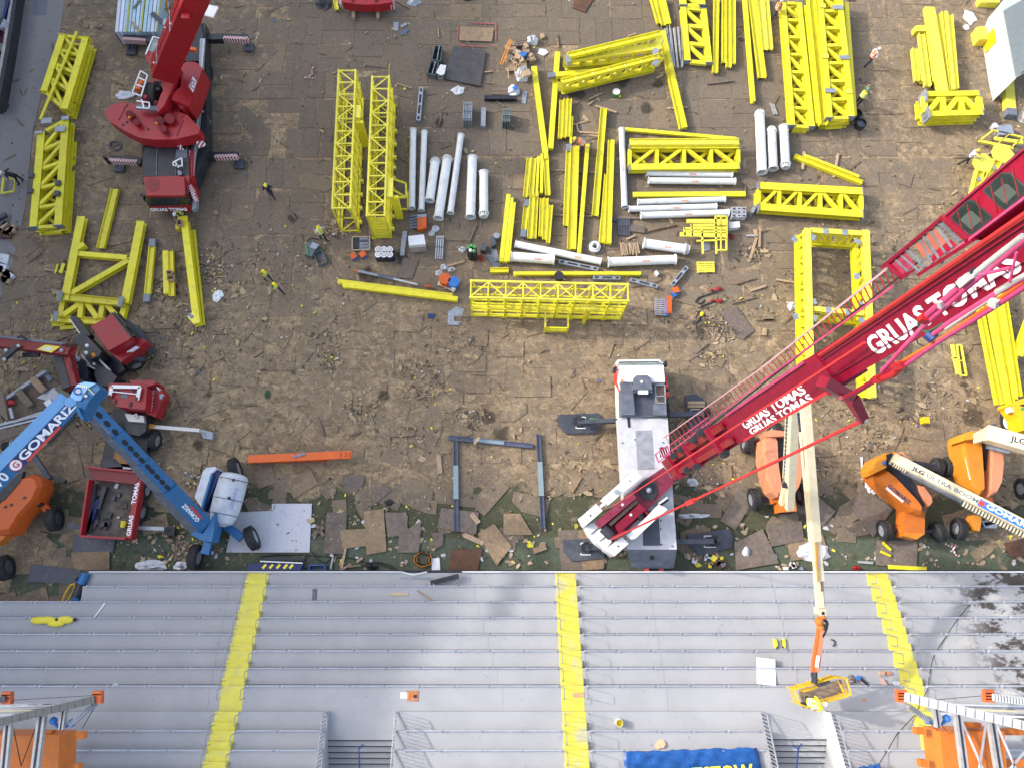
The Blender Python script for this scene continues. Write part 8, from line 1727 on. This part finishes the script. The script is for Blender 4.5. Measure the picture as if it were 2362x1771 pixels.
# --- turf strip bits
for k,c_,rx,ry,l,s in (('C1',(1280,1560),150,46,'long crumpled plastic sheet against the stand front, left part',80),('C1',(1540,1565),70,40,'crumpled plastic sheet against the stand front, right part',81),('C3',(1470,855),54,36,'pale plastic rag right of the crane carrier',82),('C3',(1470,1140),150,26,'twisted strip of plastic film right of the crane',83),('C4',(910,900),62,66,'bunched clear plastic left of the orange lift',84),('C4',(420,1440),150,90,'large crumpled plastic sheet under the cream boom',85),('C3',(1915,1440),40,52,'small plastic bundle right of the rear outrigger mat',86),('B4',(235,985),40,46,'clear plastic left of the portal frame',87)): crumpled('plastic_sheet',l,k,c_,rx,ry,PLAS,.3,seed=s)
for i in range(16): p = g('C3',r1.uniform(1470,1770),r1.uniform(1490,1590),.1); tag(MB().box(p,(r1.uniform(.12,.5),r1.uniform(.1,.35),.12),Matrix.Rotation(r1.random() * 3,3,'Z')).build('scrap_piece',r1.choice((CARD,WHC,GALV,BLU2,BROWN,LETY))),'scrap in the litter heap at the stand front right of the crane','scrap','scrap at the stand front')
for i in range(8): p = g('C4',r1.uniform(130,330),r1.uniform(1545,1595),.1); tag(MB().box(p,(r1.uniform(.12,.35),r1.uniform(.1,.3),.1),Matrix.Rotation(r1.random() * 3,3,'Z')).build('scrap_piece',r1.choice((CARD,WHC,GALV,WOOD))),'scrap in the litter left of the cream boom at the stand front','scrap','scrap left of the cream boom')
crumpled('red_rag','red rag at the stand front near the yellow bar','C4',(790,1585),38,26,RED,.25,'rag',seed=90,n=8); timber('C4',(805,1530),(930,1540),20,'grey strip at the stand front near the yellow bar',ALU)
t = thing('ramp_barrier','navy barrier with yellow dashes against the stand front','barrier',g('C2',190,1560,0)); mpoly(t,'panel','C2',[(-90,1545),(370,1545),(340,1600),(-120,1600)],.7,.3,NAVY); mpoly(t,'panel','C2',[(20,1490),(390,1490),(370,1520),(10,1520)],.5,.3,BLKM); mbar(t,'rail','C2',(0,1525),(360,1540),9,.8,.06,WHITE)
for x in (20,80,140,200,250): mbar(t,'yellow_dash','C2',(x,1585),(x + 30,1552),20,.72,.02,LETY)
openbox('crate','blue crate against the stand front','crate','C2',[(415,1560),(548,1556),(550,1600),(415,1600)],.3,BLU2,BLKM)
t = thing('cable_coil','tangled black cable coil at the stand front','cable',g('C2',1390,1510,0))
for j in range(9): a0 = r1.uniform(0,6); rx,ry = r1.uniform(40,85),r1.uniform(35,75); MB().path([g('C2',1385 + r1.uniform(-3,3) + rx * math.cos(a0 + i * .5),1510 + ry * math.sin(a0 + i * .5),.1 + .02 * j) for i in range(11)],.022,4).build('coil_turn',CABLE if j % 4 else AMB,t)
item('white_strip','white sheet beside the cable coil at the stand front','sheet','C2',[(1462,1500),(1525,1495),(1532,1605),(1458,1610)],.04,WHITE)
for pts,l in (([(0,1490),(120,1470),(300,1470),(480,1480),(620,1490),(760,1495),(880,1530),(1000,1540),(1130,1590)],'long black cable along the stand front'),([(880,1570),(900,1545),(1000,1530),(1100,1555),(1160,1595)],'black cable curving by the scrap wood'),([(440,1450),(500,1520),(560,1540),(640,1460)],'thin black cable looped behind the blue crate')): o_ = MB().path([g('C2',x,y,.1) for x,y in pts],.035,5).build('cable',CABLE); tag(o_,l,'cable','cables on the strip')
crumpled('black_bundle','black fur like rag on the turf edge','C2',(1100,1030),46,30,BLACK,.15,'rag',seed=95,n=9); crumpled('black_bundle','black coil of hose by the scrap wood','C2',(950,1575),60,30,BLACK,.3,'hose',seed=96)
# --- things on the terrace
def on(k,x,y,row,dz=0.): return g(k,x,y,RZ[row] + dz)
def titem(name,label,cat,k,pts,row,h,m,group=None): return tag(MB().prism([on(k,*p,row,h) for p in pts],h - .005).build(name,m),label,cat,group)
def tbar(k,a,b2,w_,row,h,m,label,name='timber',cat='timber'): p0,p1 = on(k,*a,row,h / 2 + .005),on(k,*b2,row,h / 2 + .005); return tag(MB().bar(p0,p1,wz(k,w_,p0),h).build(name,m),label,cat)
tbar('D2',(1105,178),(1260,180),18,1,.06,mat('fresh_lath',(.6,.45,.25),.7),'level yellow lath on the second terrace step'); tbar('D2',(1335,148),(1470,235),14,1,.05,WOOD,'slanting lath on the second terrace step'); tbar('D2',(1195,40),(1460,44),12,0,.06,GALV,'grey bar on the first terrace step','steel_bar','bar')
t = thing('bent_panel','bent black panel at the stand front edge','panel',on('D2',1580,60,0)); MB().bar(on('D2',1450,85,0,.3),on('D2',1690,25,0,.35),wz('D2',42,on('D2',1580,60,0)),.06).build('panel',BLKM,t); MB().path([on('D2',x,y,0,.3) for x,y in ((1700,10),(1722,25),(1690,60),(1620,100))],.03,5).build('rim',GALV,t); MB().ball(on('D2',1475,95,0,.25),.1).build('hinge',WHITE,t)
titem('drain_grille','grey drain grille on the second terrace step','grille','D2',[(445,136),(483,134),(480,226),(442,228)],1,.03,MGREY)
t = thing('rusty_hatch','rusty hatch in the walkway, paint peeled white at its left','hatch',on('D2',1290,1045,7)); MB().prism([on('D2',*p,7,.03) for p in ((1250,1000),(1348,1000),(1345,1090),(1250,1090))],.028).build('frame',mat('rust_hatch',(.45,.17,.06),.8,dirt=(.5,.42,.36),damt=.8,dscale=7),t); MB().prism([on('D2',*p,7,.012) for p in ((1190,1012),(1255,1012),(1255,1068),(1190,1064))],.008).build('primer_patch',WHITE,t); MB().prism([on('D2',*p,7,.036) for p in ((1305,1035),(1335,1035),(1335,1060),(1305,1060))],.004).build('hatch_slot',BLKM,t)
for x in (1275,1285): MB().bar(on('D2',x,1020,7,.034),on('D2',x + 12,1055,7,.034),.1,.01).build('rust_mark',mat('rust_bright',(.6,.16,.03),.8) if 'rust_bright' not in bpy.data.materials else bpy.data.materials['rust_bright'],t)
titem('worn_patch','rusty primer patch beside the middle aisle stair','patch','D3',[(445,1018),(545,1018),(545,1058),(450,1058)],7,.02,mat('primer_rust',(.55,.36,.2),.8,dirt=(.5,.2,.06),damt=.7,dscale=8))
p = on('D3',842,1278,8); p = on('D3',835,1265,8); t = thing('bucket','white bucket with yellow inside on the terrace','bucket',p); MB().pipe(p,p + Vector((0,0,.38)),.2,.015,18).build('bucket_body',WHITE,t); MB().pipe(p + Vector((0,0,.1)),p + Vector((0,0,.385)),.188,.012,18).tube(p + Vector((0,0,.08)),p + Vector((0,0,.1)),.18,n=16).build('paint_inside',LETY,t)
t = thing('propped_sheet','bright white panel propped on the terrace right of the middle stair','panel',on('D3',2090,850,5)); MB().prism([on('D3',2010,715,5,.35),on('D3',2168,735,5,.3),on('D3',2175,955,6,.12),on('D3',2014,942,6,.12)],.03).build('sheet',WHITE,t)
for x,s in ((97,1),(163,-1)):
 p = on('D4',x,598,4); t = thing('seat_shell',('left' if s > 0 else 'right') + ' one of two small yellow and black clamps on the terrace','clamp',p,'yellow clamps'); MB().prism([p + Vector((-.08 * s,.28,.12)),p + Vector((.08 * s,.2,.12)),p + Vector((.1 * s,-.1,.12)),p + Vector((-.06 * s,-.28,.12)),p + Vector((-.12 * s,0,.12))],.1).build('shell',LETY,t); MB().bar(p + Vector((.08 * s,.2,.06)),p + Vector((.06 * s,-.24,.06)),.07,.1).build('frame',BLKM,t)
o_ = MB().path([on('D4',x,y,4,.06) for x,y in ((570,565),(595,570),(603,590),(602,612),(585,618))],.035,6).build('handle',BLKM); tag(o_,'black bent handle right of the orange jib','handle')
crumpled('tool_heap','heap of tools and cables beside the basket','D4',(742,905),40,36,mat('mixed_tools',(.16,.14,.14),.6,dirt=(.45,.4,.35),damt=.8,dscale=9,var=.4),.3,'tools',seed=101,z0=RZ[6]); t = thing('hand_tool','blue cutting tool beside the tool heap','tool',on('D4',830,910,6)); MB().bar(on('D4',800,885,6,.1),on('D4',878,950,6,.1),.07,.08).bar(on('D4',815,880,6,.1),on('D4',882,940,6,.1),.05,.06).build('shaft',BLKM,t); MB().box(on('D4',805,888,6,.12),(.2,.2,.12)).build('head',BLU2,t)
for pts,l,m_ in (([(985,835),(1030,835),(1030,870),(985,870)],'open brown carton left of the right aisle stair',CARD),([(1052,840),(1080,840),(1080,865),(1052,865)],'small orange box left of the right aisle stair',mat('dull_orange',(.5,.18,.08),.7)),([(990,895),(1020,900),(1050,950),(1020,950)],'pinkish paper bag left of the right aisle stair',mat('paper_pink',(.55,.35,.28),.8))): titem('carton',l,'box','D4',pts,6,.15,m_)
crumpled('plastic_sheet','white plastic bag left of the right aisle stair','D4',(1130,940),40,20,WHC,.12,seed=103,z0=RZ[6],n=8); titem('orange_pad','small orange pad on the walkway in the basket shadow','pad','D4',[(838,1068),(870,1066),(872,1090),(840,1092)],7,.03,mat('pad_orange',(.6,.35,.15),.7))
o_ = MB().path([on('D4',x,y,r_,.06) for x,y,r_ in ((1950,120,0),(1820,210,1),(1740,280,2),(1640,400,3),(1560,520,4),(1500,610,4),(1440,720,5),(1415,820,6),(1405,900,6),(1390,990,7),(1290,1200,8),(1130,1370,9),(1050,1510,10),(980,1620,11))],.022,5).build('cable',CABLE); tag(o_,'thin black cable trailing down the right end of the terrace','cable')
def sheetcloth(name,label,k,pts,row,m,n=14):
 c = [on(k,*p,row,.12) for p in pts]; r0 = random.Random(5); vs = []; fs = []
 for j in range(n + 1):
  for i in range(n * 2 + 1):
   s,t_ = i / (n * 2.),j / float(n); a = c[0].lerp(c[1],s); b2 = c[3].lerp(c[2],s); p = a.lerp(b2,t_); e = 1 if 0 < i < n * 2 and 0 < j < n else .2
   vs.append(p + Vector((r0.uniform(-.04,.04),r0.uniform(-.05,.05),(.05 * math.sin(i * 1.7 + j * .8) + .05 * math.sin(i * .6 - j * 1.9) + r0.uniform(-.02,.04)) * e + .06)))
 w_ = n * 2 + 1
 for j in range(n):
  for i in range(n * 2): fs.append((j * w_ + i,j * w_ + i + 1,(j + 1) * w_ + i + 1,(j + 1) * w_ + i))
 o = MB().add(vs,fs).build(name,m,None,smooth=True); o.modifiers.new('t','SOLIDIFY').thickness = .015; return tag(o,label,'tarpaulin')
tp = sheetcloth('tarpaulin','crumpled blue tarpaulin with yellow lettering at the bottom of the terrace','D3',[(880,1520),(2010,1478),(2090,1900),(880,1900)],10,TARP)
text('WIDVESTOW',on('D3',1110,1812,10,.42),Vector((1,.06,0)),Vector((-.1,1,-.02)),1.05,LETY,tp,bold=.03,sx=.86)
sheetcloth('tarpaulin','corner of a second blue tarpaulin at the bottom right of the terrace','D4',[(800,1650),(985,1615),(1010,1800),(760,1800)],11,TARP,6)
t = thing('round_cardboard','round brown cardboard pieces beside the blue tarpaulin','cardboard',on('D3',1190,1450,9)); MB().tube(on('D3',1200,1450,9,.02),on('D3',1200,1450,9,.06),.22,n=12).tube(on('D3',1170,1465,9,.01),on('D3',1170,1465,9,.04),.18,n=12).build('lid',mat('tan_card',(.55,.38,.23),.8),t)
titem('wood_block','brown block with a slot at the bottom centre of the terrace','block','D2',[(1640,1605),(1685,1610),(1680,1665),(1630,1660)],9,.2,WOOD)
for i,(x,y) in enumerate(((295,402),(365,400),(438,425),(515,398))):
 p = on('D1',x + 38,y,3,.12); t = thing('yellow_float',('leftmost of the yellow lamp housings on the left terrace','second of the yellow lamp housings on the left terrace','lowest of the yellow lamp housings on the left terrace','rightmost of the yellow lamp housings, black tip')[i],'lamp housing',p,'yellow lamp housings'); MB().ball(p,(.55,.22,.12),n=12).build('housing',LETY,t)
 if i in (1,3): MB().ball(p + Vector((.58,.02,.02)),(.12,.12,.1),n=8).build('tip',BLKM,t)
tbar('D1',(800,380),(895,252),12,2,.06,WHITE,'white pole lying on the third terrace step','pole','pole'); crumpled('paper_ball','crumpled white paper on the left terrace','D1',(980,950),26,16,WHC,.12,'paper',seed=110,z0=RZ[6],n=7)
t = thing('pressure_washer','blue and black machine standing in the corner of the stand','machine',g('D1',690,120,0)); MB().tube(g('D1',735,0,1.0),g('D1',690,90,1.),.28,n=10).build('tank',BLUE,t); MB().tube(g('D1',700,70,.9),g('D1',650,200,.9),.3,n=10).build('motor',BLKM,t); MB().ball(g('D1',650,230,.8),.35).build('tank',BLUE,t); MB().path([g('D1',x,y,1.) for x,y in ((520,260),(560,160),(600,100),(640,90))],.05,5).path([g('D1',x,y,1.) for x,y in ((560,250),(620,160),(640,100))],.04,5).build('frame',BUCKY,t); MB().path([g('D1',x,y,.8) for x,y in ((180,268),(400,280),(540,280),(620,220),(660,140))],.045,5).build('hose',DGREY,t); MB().ball(g('D1',655,50,1.),.12).build('knob',BLKM,t)
# --- orange ballast frames at the lower corners,high above the terrace
def ballast(label,k,mir,box,lugs,beams,posts,clamps,ratch,lines,loc):
 t = thing('ballast_frame',label,'ballast frame',loc,'orange ballast frames'); ZB = 8.2
 MB().prism(pp(k,box,ZB),1.6).build('ballast_box',ORA,t); o_ = mpoly(t,'box_panel',k,[(lerp(box[0][0],box[1][0],.35),box[0][1] + 8),(lerp(box[0][0],box[1][0],.68),box[1][1] + 8),(lerp(box[3][0],box[2][0],.68),box[2][1]),(lerp(box[3][0],box[2][0],.35),box[2][1])],ZB + .06,.06,mat('dull_orange_paint',(.6,.16,.018),.5,dirt=(.45,.22,.06),damt=.5) if 'dull_orange_paint' not in bpy.data.materials else bpy.data.materials['dull_orange_paint'])
 for pts in lugs: mpoly(t,'lug',k,pts,ZB - .4,.4,ORA)
 for a,b2,w_,z,m_ in beams:
  p0,p1 = g(k,*a,z),g(k,*b2,z); ww = wz(k,w_,p0); MB().bar(p0,p1,ww,.3).build('truss_beam',m_,t); d = p1 - p0
  for i in range(14): c = p0.lerp(p1,(i + .5) / 14.); MB().bar(c - d.cross(Vector((0,0,1))).normalized() * ww * .45 + Vector((0,0,.16)),c + d.cross(Vector((0,0,1))).normalized() * ww * .45 + Vector((0,0,.16)),.03,.02).build('truss_rib',MGREY,t)
 for a,b2,w_ in posts:
  p0,p1 = g(k,*a,9.6),g(k,*b2,9.6); ww = wz(k,w_,p0); MB().bar(p0,p1,ww,.25).build('strut',ALU,t); MB().bar(p0 + Vector((0,0,.14)),p1 + Vector((0,0,.14)),ww * .25,.03).build('strut_groove',BLKM,t)
 for x,y in clamps:
  for i in range(4): MB().bar(g(k,x - 38,y - 38 + 24 * i,9.9),g(k,x + 38,y - 38 + 24 * i,9.9),.18,.3).build('clamp',mat('clamp_orange',(.6,.12,.03),.5) if 'clamp_orange' not in bpy.data.materials else bpy.data.materials['clamp_orange'],t)
 for (a,b2) in ratch: MB().tube(g(k,*a,9.4),g(k,*b2,9.2),.12,.05,n=6).build('ratchet',BLU2,t); MB().ball(g(k,*a,9.4),.2,n=8).build('ratchet',BLU2,t); MB().tube(g(k,*b2,9.2),g(k,b2[0] + (40 if mir < 0 else -30),b2[1] + 50,8.6),.04,n=5).build('strap',ORB,t)
 for a,b2,m_ in lines: MB().bar(g(k,*a,8.6),g(k,*b2,8.6),.09 if m_ is not CABLE else .02,.05).build('light_bar',m_,t)
 return t
ballast('orange ballast box with grey truss arms at the lower left corner','D1',1,[(-140,1372),(505,1378),(490,1760),(-160,1760)],[[(640,1352),(712,1350),(708,1410),(650,1412)],[(625,1625),(672,1622),(672,1680),(620,1680)],[(380,1345),(440,1340),(430,1365),(375,1370)]],
  [((-120,1295),(815,1072),62,10.,mat('grey_truss',(.11,.11,.105),.5,.2,var=.2)),((815,1110),(600,1290),34,9.5,GALV),((-60,1085),(60,1065),46,10,bpy.data.materials['grey_truss'] if 'grey_truss' in bpy.data.materials else GALV)],[((75,1290),(30,1760),62),((360,1215),(290,1760),66),((548,1165),(525,1330),40)],[(835,1055),(65,1062)],[((455,1255),(500,1320)),((610,1275),(555,1310))],
  [((-50,y),(x1,y - 14 * (i % 2) - 6),(ALU,WHC,ALU,CREAM)[i % 4]) for i,(y,x1) in enumerate(((1118,500),(1135,540),(1155,430),(1175,480),(1195,300),(1212,260)))] + [((100,1080),(790,1040),CABLE),((820,1110),(700,1320),CABLE),((110,1300),(180,1640),CABLE),((330,1240),(180,1640),CABLE)],g('D1',200,1500,RZ[10]))
t = ballast('orange ballast box with white truss arms at the lower right corner','D4',-1,[(1500,1345),(2045,1345),(2070,1760),(1540,1760)],[[(1296,1318),(1365,1318),(1370,1372),(1300,1372)],[(1332,1590),(1395,1592),(1400,1655),(1340,1650)],[(1990,1325),(2280,1322),(2280,1378),(1995,1378)],[(2035,1590),(2280,1585),(2280,1650),(2040,1650)],[(1710,1270),(1850,1275),(1850,1320),(1715,1320)]],
  [((1190,1050),(2290,1315),74,10.,mat('pale_truss',(.62,.6,.57),.5,var=.1,dirt=(.4,.3,.25),damt=.5)),((1225,1130),(1400,1255),40,9.5,ALU),((1935,1052),(2290,1100),56,10,bpy.data.materials['pale_truss'] if 'pale_truss' in bpy.data.materials else WHITE)],[((1450,1140),(1475,1310),40),((1640,1185),(1715,1760),56),((1930,1255),(2010,1760),62)],[(1165,1045),(1905,1045)],[((1555,1235),(1510,1290)),((1395,1250),(1440,1290))],
  [((1480,y),(2260,y + 10 * (i % 2) + 20),(ALU,WHC,GALV,CREAM)[i % 4]) for i,y in enumerate((1095,1112,1130,1150,1172,1195))] + [((1240,1095),(1890,1040),CABLE),((1680,1250),(1870,1680),WHC),((1890,1270),(1830,1680),WHC),((1980,1290),(2150,1680),WHC),((2250,1480),(2080,1680),WHC)],g('D4',1800,1500,RZ[10]))
